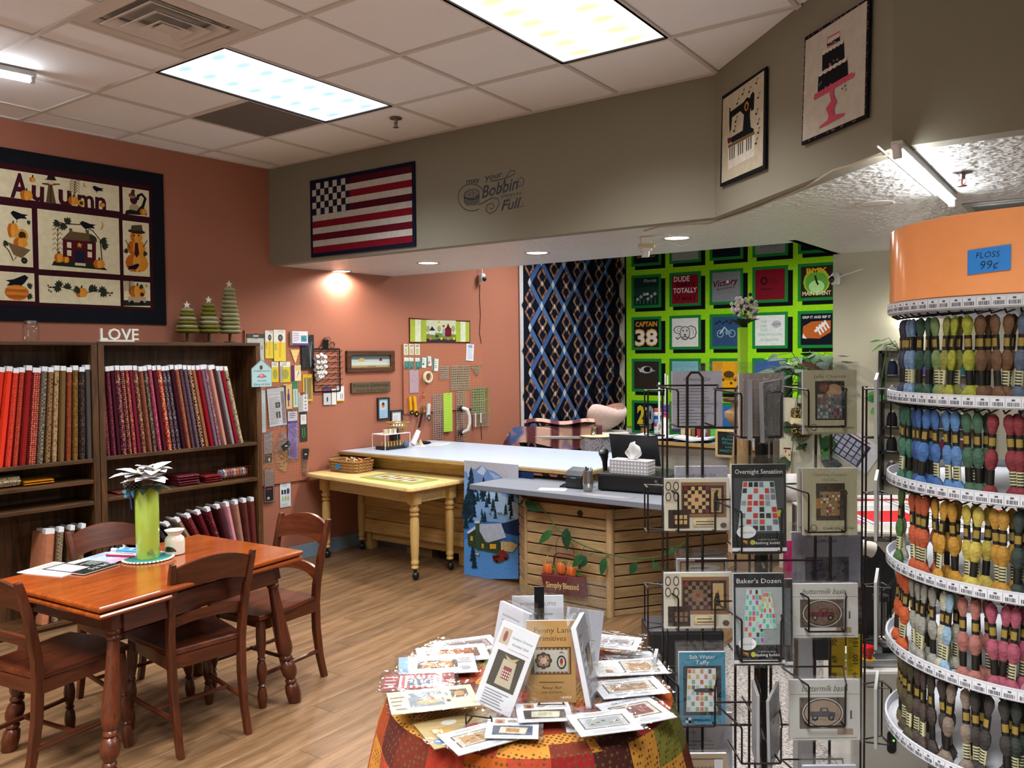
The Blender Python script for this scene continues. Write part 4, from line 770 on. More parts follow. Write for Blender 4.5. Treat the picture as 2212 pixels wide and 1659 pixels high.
flat('paper_sheet', 'white folded sheet beside the black cloth on the cutting table', 'paper', Vector((-5.14, 5.74, zc)), .13, .15, .8, lambda g, a, b_: g.rows(-a*.8, a*.8, -b_*.8, b_*.8, 6, 'b8b8c4'), .003)
o = G('cloth', '1c1c24').sph((0, 0, .014), (.07, .05, .014), 10, 6).ob('black_cloth', None, Vector((-5.20, 5.90, zc)), .4, smooth=True); tag(o, 'crumpled black cloth at the wall end of the cutting table', 'cloth')
o = G('cloth', 'c8b48c').lathe([(.03, 0), (.02, .02), (.004, .05)], 5).ob('star_ornament', None, Vector((-5.16, 5.80, zc+.003)), .4); tag(o, 'small tan star shaped pouch on the cutting table', 'pouch')
# ============================================================ FLAG QUILT AND THE OTHER SOFFIT HANGINGS
g = D(WB, 560, 300, 3.16, .004, 'quilt'); g.frame(350, 220, 1072, 770)
f0 = g; t = thing('flag_quilt', 'patchwork flag quilt with checkered corner on the taupe soffit', 'quilt', g.pos(), 0)
a, h_ = g.w/2, g.h/2; a = (g.q(1068, 400)[0]-g.q(352, 400)[0])/2; zt_ = g.q(1066, 148)[1]; zb_ = g.q(1075, 735)[1]; zc_ = (zt_+zb_)/2; h_ = (zt_-zb_)/2-.004
G('quilt', '14162c').box(-a, -.008, zc_-h_, a, 0, zc_+h_).ob('backing', t)
bw_ = .028; s0 = zc_+h_-bw_; sh = (2*h_-2*bw_)/11; xl, xr = -a+bw_, a-bw_; cw = (xr-xl)*.40
cols = ['4a0f1c', 'b9b2ac', '781220', 'b9b2ac', '4a0f1c', 'b9b2ac', '781220', 'b9b2ac', '5a0f1e', 'b9b2ac', '781220']
for i, c in enumerate(cols): x0_ = xl+cw if i < 5 else xl; G('quilt', c).box(x0_, -.0105, s0-sh*(i+1)+.001, xr, -.008, s0-sh*i-.001).ob('stripe', t)
for i in range(5):
    for j in range(9): dk = (i+j) % 2 == 0; G('quilt', '171c30' if dk else 'b9b2ac').box(xl+cw*j/9, -.0105, s0-sh*(i+1)+.001, xl+cw*(j+1)/9-.001, -.008, s0-sh*i-.001).ob('patch', t)
# vinyl wall lettering
g = D(WB, 560, 300, 3.16, .0006); g.frame(1355, 215, 1815, 520); K = '1b1c22'
def swirl(pts, w_=6): g.L(pts, w_, K)
def sp(cx, cy, r0, r1, a0, a1, n=26): return [(cx+(r0+(r1-r0)*i/n)*cos(a0+(a1-a0)*i/n), cy+(r0+(r1-r0)*i/n)*sin(a0+(a1-a0)*i/n)) for i in range(n+1)]
g.T('may', 1415, 307, 1505, 292, 34, K, bold=.015); g.T('your', 1542, 285, 1660, 258, 40, K, bold=.015)
g.T('Bobbin', 1520, 405, 1770, 340, 80, K, sh=.35, bold=.012); g.T('always', 1650, 402, 1745, 386, 26, K); g.T('be', 1758, 385, 1790, 378, 24, K); g.T('Full', 1652, 490, 1790, 468, 70, K, sh=.35, bold=.012)
swirl(sp(1450, 400, 92, 92, 1.0, 5.6)); swirl(sp(1450, 400, 92, 70, 5.6, 6.4), 5); g.E(1450, 375, 55, 32, K); g.E(1450, 375, 49, 27, '776d5f'); g.E(1450, 375, 20, 11, K); g.E(1450, 375, 14, 7, '776d5f')
for k in range(9): g.E(1450+35*cos(k*.7), 375+19*sin(k*.7), 6, 5, K); g.E(1450+35*cos(k*.7), 375+19*sin(k*.7), 3.5, 3, '776d5f')
g.P([(1396, 380), (1400, 440), (1420, 455), (1480, 452), (1502, 436), (1505, 378), (1480, 402), (1450, 408), (1415, 402)], K)
for k in range(4): g.L([(1402, 412+k*10), (1450, 426+k*9), (1500, 408+k*10)], 4, '776d5f')
swirl([(1500, 450), (1540, 430), (1590, 402), (1630, 408), (1640, 440), (1615, 490), (1575, 512), (1548, 490), (1555, 455), (1590, 438), (1605, 462), (1590, 480), (1572, 470)], 6)
swirl([(1580, 290), (1640, 280), (1700, 262), (1745, 240), (1745, 218), (1715, 218), (1680, 270), (1640, 360)], 6); swirl([(1760, 330), (1800, 315), (1808, 275), (1785, 262), (1765, 285), (1785, 300)], 5); swirl([(1690, 430), (1720, 415), (1700, 400)], 4); swirl([(1780, 465), (1808, 455), (1800, 435)], 4)
tag(hung(g, 'wall_lettering'), 'black vinyl lettering about a full bobbin on the taupe soffit', 'wall lettering')
# sewing machine and cake wall quilts on the diagonal soffit
g = D(WD, 1500, 0, 2.962, .012, 'quilt'); g.frame(170, 430, 465, 1190)
t = thing('machine_quilt', 'small cream wall quilt of a sewing machine with piano keys', 'quilt', g.pos(), WD.phi)
O = [(182, 618), (465, 425), (458, 1080), (168, 1195)]; I_ = [(190, 638), (452, 452), (444, 1058), (180, 1172)]
def slab(g, pts, y0, y1, mat, col): q = [g.q(*p) for p in pts]; g.prism([(x, z) for x, z in q], y0, y1, 'y', mat, col)
g.k = 0; b0 = D(WD, 1500, 0, 2.962, .012, 'quilt'); b0.c0 = g.c0; slab(b0, O, -.004, .006, 'quilt', '12141c'); b0.ob('binding', t)
b0 = D(WD, 1500, 0, 2.962, .012, 'quilt'); b0.c0 = g.c0; slab(b0, I_, -.006, -.004, 'quilt', 'b9ae98'); b0.base = .006; g = b0
g.P([(232, 720), (320, 655), (345, 622), (362, 628), (366, 610), (382, 585), (392, 600), (388, 700), (372, 712), (366, 690), (362, 740), (368, 815), (388, 825), (385, 842), (246, 915), (232, 885), (316, 835), (324, 735), (300, 712), (248, 752), (242, 830), (232, 850)], '14151b')
g.P([(230, 690), (238, 690), (240, 800), (234, 860), (230, 800)], '14151b'); g.E(341, 680, 14, 30, 'b07828'); g.E(341, 682, 7, 17, '14151b'); g.P([(224, 930), (392, 838), (394, 858), (222, 950)], '6d5a34'); g.P([(218, 885), (248, 878), (240, 912), (222, 922)], '5c1c22')
g.P([(224, 952), (394, 860), (390, 995), (222, 1085)], 'd0cabd')
for k in range(12): x = 232+k*13.5; yy = 948-k*7.3; (k % 4 != 3) and g.P([(x, yy), (x+6, yy-3), (x+5, yy+76), (x, yy+79)], '14151b')
for x, y in ((285, 650), (320, 590), (362, 575), (408, 520), (420, 612), (408, 715), (418, 778), (420, 835), (405, 905), (276, 765), (266, 825)):
    g.E(x-4, y+14, 6, 6, '14151b'); g.L([(x, y+14), (x+2, y-16)], 3, '14151b'); g.L([(x+2, y-16), (x+12, y-20)], 5, '14151b'); 
g.ob('applique_panel', t)
g = D(WD, 1500, 0, 2.962, .012, 'quilt'); g.frame(690, 240, 1128, 930)
t = thing('cake_quilt', 'wall quilt of a black tiered cake on a pink stand', 'quilt', g.pos(), WD.phi)
O = [(712, 240), (1130, -20), (1110, 752), (690, 930)]; I_ = [(722, 262), (1114, 5), (1096, 735), (700, 905)]
b0 = D(WD, 1500, 0, 2.962, .012, 'quilt'); b0.c0 = g.c0; slab(b0, O, -.004, .006, 'quilt', '17141c'); b0.base = .0045
rs = random.Random(5)
for k in range(70):
    s_ = rs.random()*4; i = int(s_); f = s_-i; A, B = O[i], O[(i+1) % 4]; A2, B2 = I_[i], I_[(i+1) % 4]; x = (A[0]+A2[0])/2+f*((B[0]+B2[0])-(A[0]+A2[0]))/2; y = (A[1]+A2[1])/2+f*((B[1]+B2[1])-(A[1]+A2[1]))/2; b0.E(x, y, 4, 6, rs.choice(['a04a60', '5a5060', '8a6a70', 'b06070']), n=6)
b0.ob('printed_binding', t)
b0 = D(WD, 1500, 0, 2.962, .012, 'quilt'); b0.c0 = g.c0; slab(b0, I_, -.007, -.005, 'quilt', 'bdb5ab'); b0.base = .007; g = b0
PK = 'c0506a'
def tier(p, sc): g.P(p, '1a161d'); [g.E(rs.uniform(p[0][0]+8, p[1][0]-8), rs.uniform(p[3][1]-10-(p[3][1]-p[0][1])*.55, p[3][1]-25), 6, 7, rs.choice(['b04a66', '8a8084', '6a6468', 'c06078']), n=7) for _ in range(10)]; [g.E(p[0][0]+(p[1][0]-p[0][0])*(k+.5)/sc, p[0][1]+(p[1][1]-p[0][1])*(k+.5)/sc+8, (p[1][0]-p[0][0])/sc*.55, 14, 'c8c0b6', n=10) for k in range(sc)]
g.ln([g.q(*q_) for q_ in ((862, 244), (942, 202), (944, 252), (858, 312), (862, 244))], .006, PK)
tier([(862, 262), (940, 215), (942, 262), (858, 300)], 5); tier([(830, 335), (968, 255), (972, 380), (828, 458)], 6); tier([(806, 475), (990, 368), (996, 490), (800, 600)], 6)
g.P([(780, 605), (1025, 462), (1024, 490), (784, 630)], PK); [g.E(790+i*23.5, 622-i*13.8, 14, 16, PK) for i in range(11)]
g.P([(872, 575), (908, 552), (905, 610), (925, 650), (905, 700), (912, 735), (975, 722), (972, 740), (812, 824), (815, 808), (866, 770), (872, 740), (855, 695), (888, 645)], PK)
g.ob('applique_panel', t)
# ============================================================ LEFT WALL: barn runner, pictures, sign
g = D(WL, 700, 540, 3.3515, .006, 'quilt'); g.frame(615, 495, 1058, 672)
t = thing('barn_runner', 'green striped table runner with barn and farmhouse pinned above the pegboard', 'table runner', g.pos(), PHI)
O = [(615, 490), (830, 508), (1056, 512), (1056, 672), (830, 668), (618, 672)]
b0 = D(WL, 700, 540, 3.3515, .006, 'quilt'); b0.c0 = g.c0; slab(b0, O, -.003, .006, 'quilt', '4a1c1e'); b0.ob('binding', t)
for i, (x0_, x1_, c) in enumerate(((622, 657, '9aac3c'), (657, 698, 'c9cdb4'), (698, 738, '98aa40'), (952, 986, '9aac3c'), (986, 1022, 'c9cdb4'), (1022, 1050, '9aac3c'))):
    b0 = D(WL, 700, 540, 3.3515, .006, 'quilt'); b0.c0 = g.c0; yt = lambda x: 500+(x-615)*.05; slab(b0, [(x0_, yt(x0_)), (x1_, yt(x1_)), (x1_, 665), (x0_, 665)], -.0045, -.003, 'quilt', c); b0.ob('striped_strip', t)
b0 = D(WL, 700, 540, 3.3515, .006, 'quilt'); b0.c0 = g.c0; slab(b0, [(738, 506), (952, 512), (952, 668), (738, 665)], -.0045, -.003, 'quilt', 'c2c6a8'); b0.base = .0046; g = b0
g.P([(738, 610), (800, 600), (880, 606), (952, 612), (952, 668), (738, 665)], '6f7c2c'); g.P([(738, 640), (790, 650), (850, 640), (900, 652), (952, 640), (952, 668), (738, 665)], '2c3438'); g.P([(762, 582), (802, 582), (802, 615), (762, 612)], 'c4c8cc'); g.P([(758, 584), (780, 552), (804, 584)], '22262c'); g.P([(873, 570), (920, 570), (920, 625), (873, 625)], '7a1420'); g.P([(868, 575), (884, 560), (896, 530), (908, 560), (924, 575)], '5c1420'); g.P([(885, 605), (908, 605), (908, 628), (885, 628)], '3c3034'); g.P([(857, 570), (870, 570), (872, 625), (855, 625)], '7f94a8'); g.E(863, 552, 8, 9, '8c2430'); g.E(815, 625, 13, 10, '2c3a5c'); g.E(830, 522, 9, 7, 'c8a030')
for x, c in ((768, 'c0606a'), (848, 'c8b040'), (896, 'c06a78'), (938, 'c8b040')): g.E(x, 642, 9, 10, c)
for x in (748, 830, 932): g.E(x, 570, 14, 22, '93a068'); g.L([(x, 580), (x, 610)], 3, '6a5c40')
g.ob('farm_panel', t)
g = D(WL, 700, 540, 3.3515, .003); g.frame(152, 722, 500, 885)
t = thing('framed_picture', 'wide brown wood framed picture of a snowy farm', 'picture', g.pos(), PHI); a, h_ = g.w/2, (g.q(300, 728)[1]-g.q(300, 885)[1])/2
for s_ in (-1, 1): G('oldframe_x').box(-a, -.03, s_*h_-(.045 if s_ > 0 else 0), a, 0, s_*h_+(.045 if s_ < 0 else 0)).ob('frame_rail', t, bevel=.006); G('oldframe_x').box(s_*a-(.05 if s_ > 0 else 0), -.0305, -h_+.001, s_*a+(.05 if s_ < 0 else 0), 0, h_-.001).ob('frame_rail', t, bevel=.006)
p = G('gloss'); a -= .05; h_ -= .045; p.box(-a, -.01, -h_, a, 0, h_, 'paper', '7c8a88'); p.base = .0101
p.r(-a, -h_, a, h_*.35, 'a8b4ac'); p.p([(-a, h_*.35), (a, h_*.35), (a, h_), (-a, h_)], '4c5a5e'); p.r(-a, h_*.3, a, h_*.5, '5f6c64'); p.p([(-a, -h_*.2), (0, -h_*.05), (a, -h_*.3), (a, -h_*.6), (-a, -h_*.6)], 'b8c0ba'); p.r(-a, -h_, a, -h_*.7, 'a8925c'); p.rows(-a*.15, a*.25, -h_*.95, -h_*.75, 1, '3c2c1c')
p.p([(-a*.6, -h_*.0), (-a*.3, -h_*.0), (-a*.3, h_*.4), (-a*.45, h_*.6), (-a*.6, h_*.35)], 'b09a50'); p.r(a*.45, h_*.05, a*.6, h_*.4, '6a2428'); p.p([(a*.43, h_*.4), (a*.62, h_*.4), (a*.53, h_*.6)], '3c2024'); p.ob('winter_print', t)
g = D(WL, 700, 540, 3.3515, .003); g.frame(188, 955, 470, 1030)
t = thing('wooden_sign', 'olive brown wooden shop sign with black lettering under the snowy farm picture', 'sign', g.pos(), PHI); a = g.w/2; h_ = (g.q(300, 955)[1]-g.q(300, 1030)[1])/2
G('paint', '54472e').box(-a, -.025, -h_, a, 0, h_).ob('board', t, bevel=.004)
p = G('paint'); p.base = .0252; p.t('Primitive Gatherings', -a*.02, h_*.12, h_*.62, '14130f', w=a*1.82, bold=.01); p.t('Buttons Bobbins Notables', a*.03, -h_*.75, h_*.42, '14130f', w=a*1.6, sh=.2); p.e(0, -h_*.1, .006, .006, '14130f', n=5); p.ob('lettering', t)
def smallframe(x0_, y0_, x1_, y1_, lab, draw):
    g = D(WL, 700, 540, 3.3515, .004); g.frame(x0_, y0_, x1_, y1_); t = thing('small_frame', lab, 'picture', g.pos(), PHI); a, h_ = g.w/2, g.h/2
    for s_ in (-1, 1): G('rubber', '2c2826').box(-a, -.018, s_*h_-(.016 if s_ > 0 else 0), a, 0, s_*h_+(.016 if s_ < 0 else 0)).ob('frame_rail', t, bevel=.002); G('rubber', '2c2826').box(s_*a-(.018 if s_ > 0 else 0), -.0183, -h_+.001, s_*a+(.018 if s_ < 0 else 0), 0, h_-.001).ob('frame_rail', t, bevel=.002)
    p = G('gloss'); a -= .018; h_ -= .016; p.box(-a, -.006, -h_, a, 0, h_, 'paper', 'c8ccd0'); p.base = .0061; draw(p, a, h_); p.ob('print', t)
smallframe(380, 1070, 470, 1225, 'small dark frame with a blue keepsake card and face photo', lambda p, a, h_: (p.r(-a, -h_, a, h_, '9cc0d8'), p.e(0, h_*.35, a*.5, h_*.38, 'd8b48c'), p.e(0, h_*.38, a*.34, h_*.3, 'a8704c'), p.e(0, h_*.5, a*.3, h_*.14, '4a2c1c'), p.rows(-a*.7, a*.7, -h_*.9, -h_*.15, 4, '7c98b8')))
smallframe(475, 1162, 565, 1312, 'small dark frame with a printed white card', lambda p, a, h_: (p.r(-a*.8, -h_*.85, a*.8, h_*.85, 'd4d8d8'), p.rows(-a*.6, a*.6, -h_*.5, h_*.6, 9, '8c9494')))
# ============================================================ PEGBOARDS
def pegboard(x0_, y0_, sc, fr, lab):
    g = D(WL, x0_, y0_, sc, .018, 'paint'); g.frame(*fr); t = thing('pegboard', lab, 'pegboard', g.pos(), PHI, 'terracotta pegboards')
    a, h_ = g.w/2, g.h/2; G('paint', 'a5664c').box(-a, 0, -h_, a, .006, h_).ob('board', t)
    p = G('rubber', '4a2418'); p.base = -.0; n_ = int(2*a/.0254); m_ = int(2*h_/.0254); vs_ = []; fs = []
    for i in range(n_):
        for j in range(m_):
            x, z = -a+.0127+i*.0254, -h_+.0127+j*.0254; k = len(vs_); vs_ += [(x+.003*cos(q*pi/3), -.0004, z+.003*sin(q*pi/3)) for q in range(6)]; fs.append(tuple(range(k, k+6)))
    p.add(vs_, fs); o = p.ob('peg_holes', t); o['kind'] = 'stuff'
    G('dark_x').box(-a, .006, -h_, a, .016, -h_+.02).ob('batten', t); G('dark_x').box(-a, .006, h_-.02, a, .016, h_).ob('batten', t); return t
pegboard(500, 640, 3.3175, (95, 245, 560, 1310), 'terracotta pegboard of blister packs beside the bookcase')
pegboard(700, 540, 3.3515, (572, 682, 1150, 1142), 'terracotta pegboard of rulers and cutters above the cutting table')
PEG = .02
def packet(W, x0c, y0c, sc, r4, name, lab, draw, col='dcdcd8', off=PEG, group=None, hook=True, bag=None, lean=0., th=.004, cat='packet', head=0.):
    g = D(W, x0c, y0c, sc, off); g.frame(*r4); a, h_ = g.w/2, g.h/2
    t = thing(name, lab, cat, g.pos(), W.phi, group); c = G('paper', col); 
    ib = (.9 if bag else 1.); c.box(-a*ib, -th, -h_*ib, a*ib, 0, h_*(ib-head), 'paper', col); c.base = th+.0001; draw(c, a*ib, h_*ib); o = c.ob('card', t)
    if bag: b_ = G('bag'); b_.box(-a, -th-.003, -h_, a, .0015, h_, 'bag'); b_.r(-a, h_*.86, a, h_*.875, 'e8e8ec'); b_.ob('clear_bag', t)
    if hook: k = G('metal', '9a9a98'); zz = h_*.9; k.tube([(0, .0, zz+.004), (0, -.03, zz+.004), (0, -.036, zz+.012)], .0016, 5); k.ob('peg_hook', t)
    t.rotation_euler[1] = lean; return t
N1 = (WL, 500, 640, 3.3175); gp = 'packs on the near pegboard'
def rotary(p, a, h_, c='e2a61c'):
    p.r(-a, -h_, a, h_*.2, 'd8c83c'); p.r(-a, h_*.2, a, h_, 'dcdcd8'); p.p([(-a*.25, -h_*.75), (a*.15, -h_*.8), (a*.35, h_*.3), (-a*.05, h_*.35)], c); p.e(a*.12, h_*.5, a*.42, h_*.22, '2c2c30'); p.e(a*.12, h_*.5, a*.22, h_*.11, '6c6c70'); p.rows(-a*.9, -a*.4, -h_*.3, h_*.1, 4, '5a5a58'); p.t('45', a*.5, h_*.82, h_*.1, '222222')
packet(*N1, (238, 245, 300, 445), 'rotary_cutter_pack', 'yellow rotary cutter blister pack, left of two at the pegboard top', rotary, 'd8c83c', group=gp)
packet(*N1, (300, 240, 388, 465), 'rotary_cutter_pack', 'large yellow rotary cutter blister pack, right of two at the pegboard top', rotary, 'd8c83c', off=PEG+.006, group=gp)
packet(*N1, (108, 268, 236, 300), 'blade_pack', 'dark striped flat pack partly behind the bookcase corner', lambda p, a, h_: (p.r(-a, -h_, a, h_, '2c2c2e'), p.r(-a*.3, -h_*.4, a*.3, h_*.4, 'b8b8b4')), '2c2c2e', group=gp)
packet(*N1, (110, 300, 232, 470), 'template_pack', 'pale grey template pack behind the bookcase corner', lambda p, a, h_: (p.r(-a, -h_, a, h_, 'b8c0bc'), p.e(a*.75, h_*.2, a*.15, h_*.2, '8c9490')), 'b8c0bc', off=PEG-.002, group=gp)
packet(*N1, (418, 250, 530, 352), 'sharpener_box', 'white and purple boxed sharpener on the near pegboard', lambda p, a, h_: (p.r(-a, -h_, a, -h_*.7, '5a3a8c'), p.r(a*.1, -h_*.5, a*.85, h_*.4, '3c8ca0'), p.ln([(a*.25, h_*.1), (a*.6, -h_*.2)], a*.08, '16303c'), p.rows(-a*.9, -a*.1, -h_*.5, h_*.8, 5, '8c7cb0')), 'dcdce4', th=.035, group=gp)
def tri(p, a, h_): p.p([(-a, h_*.95), (a, h_*.95), (0, -h_)], 'b09468')
g = D(*N1, PEG); g.frame(420, 382, 487, 482); t = thing('triangle_tool', 'tan wooden triangle tool on the near pegboard', 'tool', g.pos(), PHI); G('maple_x').prism([(-g.w/2, g.h/2), (0, -g.h/2), (g.w/2, g.h/2)], -.006, 0, 'y').ob('plate', t)
packet(*N1, (493, 275, 588, 525), 'scissors_pack', 'black boxed dressmaking shears on the near pegboard', lambda p, a, h_: (p.r(-a, -h_, a, h_, '141417'), p.ln([(a*.2, h_*.45), (a*.35, -h_*.2), (a*.45, -h_*.85)], a*.16, '4a4e56'), p.ln([(a*.55, h_*.45), (a*.45, -h_*.2), (a*.45, -h_*.85)], a*.16, '6c727c'), p.e(a*.1, h_*.5, a*.2, h_*.1, '3c4450'), p.e(a*.6, h_*.52, a*.2, h_*.1, '3c4450'), p.t('gingher', -a*.5, -h_*.85, a*.3, '3c3c44', 'L', rot=pi/2)), '141417', th=.012, group=gp)
def needles(p, a, h_): p.r(-a, -h_, a, h_*.5, 'c8b828'); p.e(0, -h_*.2, a*.7, h_*.5, '98963c'); p.rows(-a*.7, a*.7, h_*.6, h_*.9, 3, '6c6c40')
packet(*N1, (285, 470, 335, 615), 'needle_pack', 'narrow white and yellow needle pack, left of two below the rotary cutters', needles, group=gp)
packet(*N1, (345, 470, 421, 615), 'needle_pack', 'wide white and yellow blade pack, right of two below the rotary cutters', lambda p, a, h_: (needles(p, a, h_), p.r(-a*.95, -h_*.9, -a*.7, h_*.6, '8c94a0'), p.r(-a*.6, -h_*.9, -a*.45, h_*.6, '7c8490')), group=gp)
packet(*N1, (425, 495, 497, 605), 'marker_pack', 'cream card with purple marker on the near pegboard', lambda p, a, h_: (p.r(-a, -h_, -a*.3, h_, '5c1c5c'), p.p([(a*.0, -h_*.7), (a*.7, h_*.1), (a*.5, h_*.2)], '8c6cb0'), p.r(-a*.1, h_*.3, a*.9, h_*.8, 'c8c074')), 'd8d0a8', group=gp)
packet(*N1, (508, 560, 580, 750), 'pencil_pack', 'yellow card of five marking pencils on the near pegboard', lambda p, a, h_: (p.r(-a, -h_, a, h_, 'c8a81c'), p.r(-a*.7, -h_*.85, a*.85, h_*.75, '8a7c40'), [p.r(-a*.6+k*a*.28, -h_*.8, -a*.5+k*a*.28, h_*.7, c) for k, c in enumerate(('3c3c40', 'b8b8b4', '5a6c8c', '3c4c3c', '8c4c3c'))]), 'c8a81c', group=gp)
packet(*N1, (368, 630, 434, 806), 'seam_ripper_pack', 'purple seam ripper card on the near pegboard', lambda p, a, h_: (p.r(-a, -h_, -a*.4, h_*.9, '3c1450'), p.r(-a*.3, -h_, a, h_, 'c8ac6c'), p.r(-a*.1, -h_*.3, a*.45, h_*.2, '4a2c6c'), p.r(a*.05, -h_*.8, a*.3, h_*.6, '4a2c7c')), 'c8ac6c', group=gp)
packet(*N1, (438, 608, 475, 795), 'thread_snip_pack', 'narrow green and clear pack on the near pegboard', lambda p, a, h_: (p.r(-a, h_*.4, a, h_, '2c7c4c'), p.r(-a*.8, -h_*.9, a*.8, h_*.3, 'a8c0b4'), p.r(-a*.2, -h_*.8, a*.2, h_*.3, '6c9c84')), 'b4c4bc', group=gp)
packet(*N1, (476, 690, 548, 825), 'clip_pack', 'clear pack of white clips with red header on the near pegboard', lambda p, a, h_: (p.r(-a*.6, h_*.7, a*.6, h_, '8c2c34'), p.r(0, -h_*.9, a*.9, h_*.8, 'd0d0d4'), [p.e(a*.45, h_*(.4-.35*k), a*.25, h_*.1, '8c8c94') for k in range(4)], p.rows(-a*.9, -a*.1, -h_*.8, h_*.6, 8, '8c9494')), 'a8acac', group=gp)
packet(*N1, (212, 676, 245, 975), 'ruler_pack', 'narrow pale blue ruler sleeve half hidden by the bookcase', lambda p, a, h_: (p.r(-a, h_*.5, a, h_, 'a8bcc8'), p.rows(-a*.8, a*.8, -h_*.8, h_*.4, 10, '8ca4b0')), 'b0bcc0', group=gp)
packet(*N1, (252, 645, 393, 938), 'instruction_pack', 'large bagged white instruction sheet on the near pegboard', lambda p, a, h_: (p.r(-a, -h_*.98, a*.55, h_*.8, 'd2d2d6'), p.r(a*.55, -h_*.9, a*.95, h_*.8, '8c7c84'), p.t('Trim & Trace Ruler', -a*.9, h_*.66, h_*.05, '3c3c40', 'L', w=a*1.3), p.rows(-a*.85, a*.4, -h_*.9, h_*.55, 16, '9c9ca4'), p.r(-a*.15, -h_*.05, a*.4, h_*.25, '3c3c3c'), p.r(a*.0, h_*.02, a*.25, h_*.18, '7c8480'), p.r(-a*.15, -h_*.6, a*.05, -h_*.25, '3c3c3c'), p.r(a*.15, -h_*.6, a*.35, -h_*.25, '3c3c3c'), p.e(a*.7, h_*.75, a*.08, h_*.04, '4ca84c')), 'c8c8cc', bag=True, off=PEG+.004, lean=radians(-4), group=gp, cat='packet')
packet(*N1, (398, 808, 480, 1180), 'purple_template_pack', 'tall purple hexagon template pack on the near pegboard', lambda p, a, h_: (p.r(-a, h_*.6, a, h_, 'd0ccd8'), p.rows(-a*.7, a*.7, h_*.7, h_*.95, 3, '4c4c50'), p.r(-a, h_*.5, a, h_*.6, '4c2c7c'), p.r(-a*.9, -h_*.95, a*.6, h_*.5, '7a5c9c'), [p.ln([(-a*.6+k*a*.3, -h_*.9), (-a*.6+k*a*.3, h_*.45)], a*.07, '5c3c84') for k in range(5)]), '8c78a8', bag=True, off=PEG+.006, group=gp)
packet(*N1, (487, 828, 543, 1037), 'snip_pack', 'black card with green thread snips on the near pegboard', lambda p, a, h_: (p.r(-a, -h_, a, h_, '2a2c30'), p.r(-a*.8, h_*.15, a*.8, h_*.8, 'd0d0d0'), p.rows(-a*.6, a*.6, h_*.4, h_*.7, 4, '8c8c8c'), p.ln([(-a*.3, -h_*.1), (-a*.35, -h_*.6), (0, -h_*.75), (a*.35, -h_*.6), (a*.25, -h_*.1)], a*.2, '3c8c2c')), '2a2c30', group=gp)
def ruled(p, a, h_, n_=6): [p.r(-a*.95+k*a*1.9/n_, -h_*.9, -a*.93+k*a*1.9/n_, h_*.9, '6c7474') for k in range(n_+1)]; [p.r(-a*.95, -h_*.9+k*h_*1.8/14, a*.95, -h_*.885+k*h_*1.8/14, '6c7474') for k in range(15)]
packet(*N1, (225, 975, 298, 1205), 'ruler_pack', 'clear square ruler sleeve with black tag beside the bookcase', lambda p, a, h_: (ruled(p, a, h_), p.r(-a*.9, -h_*.95, a*.8, -h_*.35, '1c1c20'), p.r(-a*.6, -h_*.5, a*.5, -h_*.42, 'a83c3c'), p.r(0, -h_*.85, a*.35, -h_*.65, 'c8c8c8')), '94807a', bag=True, group=gp)
packet(*N1, (230, 1232, 308, 1478), 'ruler_pack', 'clear strip ruler sleeve with large black tag, lowest beside the bookcase', lambda p, a, h_: (ruled(p, a, h_, 5), p.r(-a*.9, -h_*.95, a*.8, -h_*.05, '1c1c20'), p.r(-a*.6, -h_*.25, a*.5, -h_*.17, 'a83c3c'), p.r(-a*.5, -h_*.85, 0, -h_*.7, 'c8c8c8')), '9a8a84', bag=True, group=gp)
packet(*N1, (345, 1330, 424, 1503), 'pattern_leaflet', 'white leaflet of star quilt blocks, lowest on the near wall', lambda p, a, h_: (p.rows(-a*.6, a*.6, h_*.55, h_*.9, 3, '8c94a0'), [p.r(-a*.75+k*a*.5, h_*.0, -a*.4+k*a*.5, h_*.35, '24283c') for k in range(3)], p.e(a*.5, h_*.2, a*.3, h_*.25, '4a4468', n=8), [p.e(-a*.5+k*a*.5, -h_*.35, a*.2, h_*.25, 'a8b880', n=6) for k in range(3)], p.rows(-a*.8, a*.8, -h_*.95, -h_*.7, 3, '9ca4b0')), 'd0dae0', off=.003, group=gp, hook=False)
# fan shaped clear ruler and tapered clear ruler
def acry(r4, pts, name, lab, tagr=None, lines=8):
    g = D(*N1, PEG+.008); g.frame(*r4); t = thing(name, lab, 'ruler', g.pos(), PHI, 'clear rulers'); q = [g.q(*p) for p in pts]; G('acrylic').prism(q, -.004, 0, 'y', 'acrylic').ob('clear_plate', t)
    p = G('paper'); p.base = .0042
    for k in range(lines): f = (k+.5)/lines; A = (pts[0][0]*(1-f)+pts[1][0]*f, pts[0][1]*(1-f)+pts[1][1]*f); B = (pts[-1][0]*(1-f)+pts[-2][0]*f, pts[-1][1]*(1-f)+pts[-2][1]*f); p.ln([g.q(*A), g.q(*B)], .002, '5c5c5c')
    if tagr:
        A = [g.q(*x) for x in tagr]; p.p(A, '1c1c20'); c = [sum(x[i] for x in A)/4 for i in (0, 1)]; p.r(c[0]-.012, c[1]-.006, c[0]+.012, c[1]+.004, 'b8b8b8')
    p.ob('markings', t)
acry((295, 965, 445, 1262), [(355, 968), (300, 1100), (330, 1230), (385, 1265), (400, 1190), (445, 1105), (410, 1045), (378, 968)], 'fan_ruler', 'fan shaped clear ruler with black tag on the near pegboard', [(355, 1075), (408, 1030), (425, 1065), (372, 1115)])
acry((497, 1080, 562, 1280), [(500, 1082), (560, 1082), (530, 1280), (508, 1280)], 'wedge_ruler', 'wedge shaped clear ruler with black tag on the near pegboard', [(508, 1092), (555, 1092), (545, 1170), (512, 1170)])
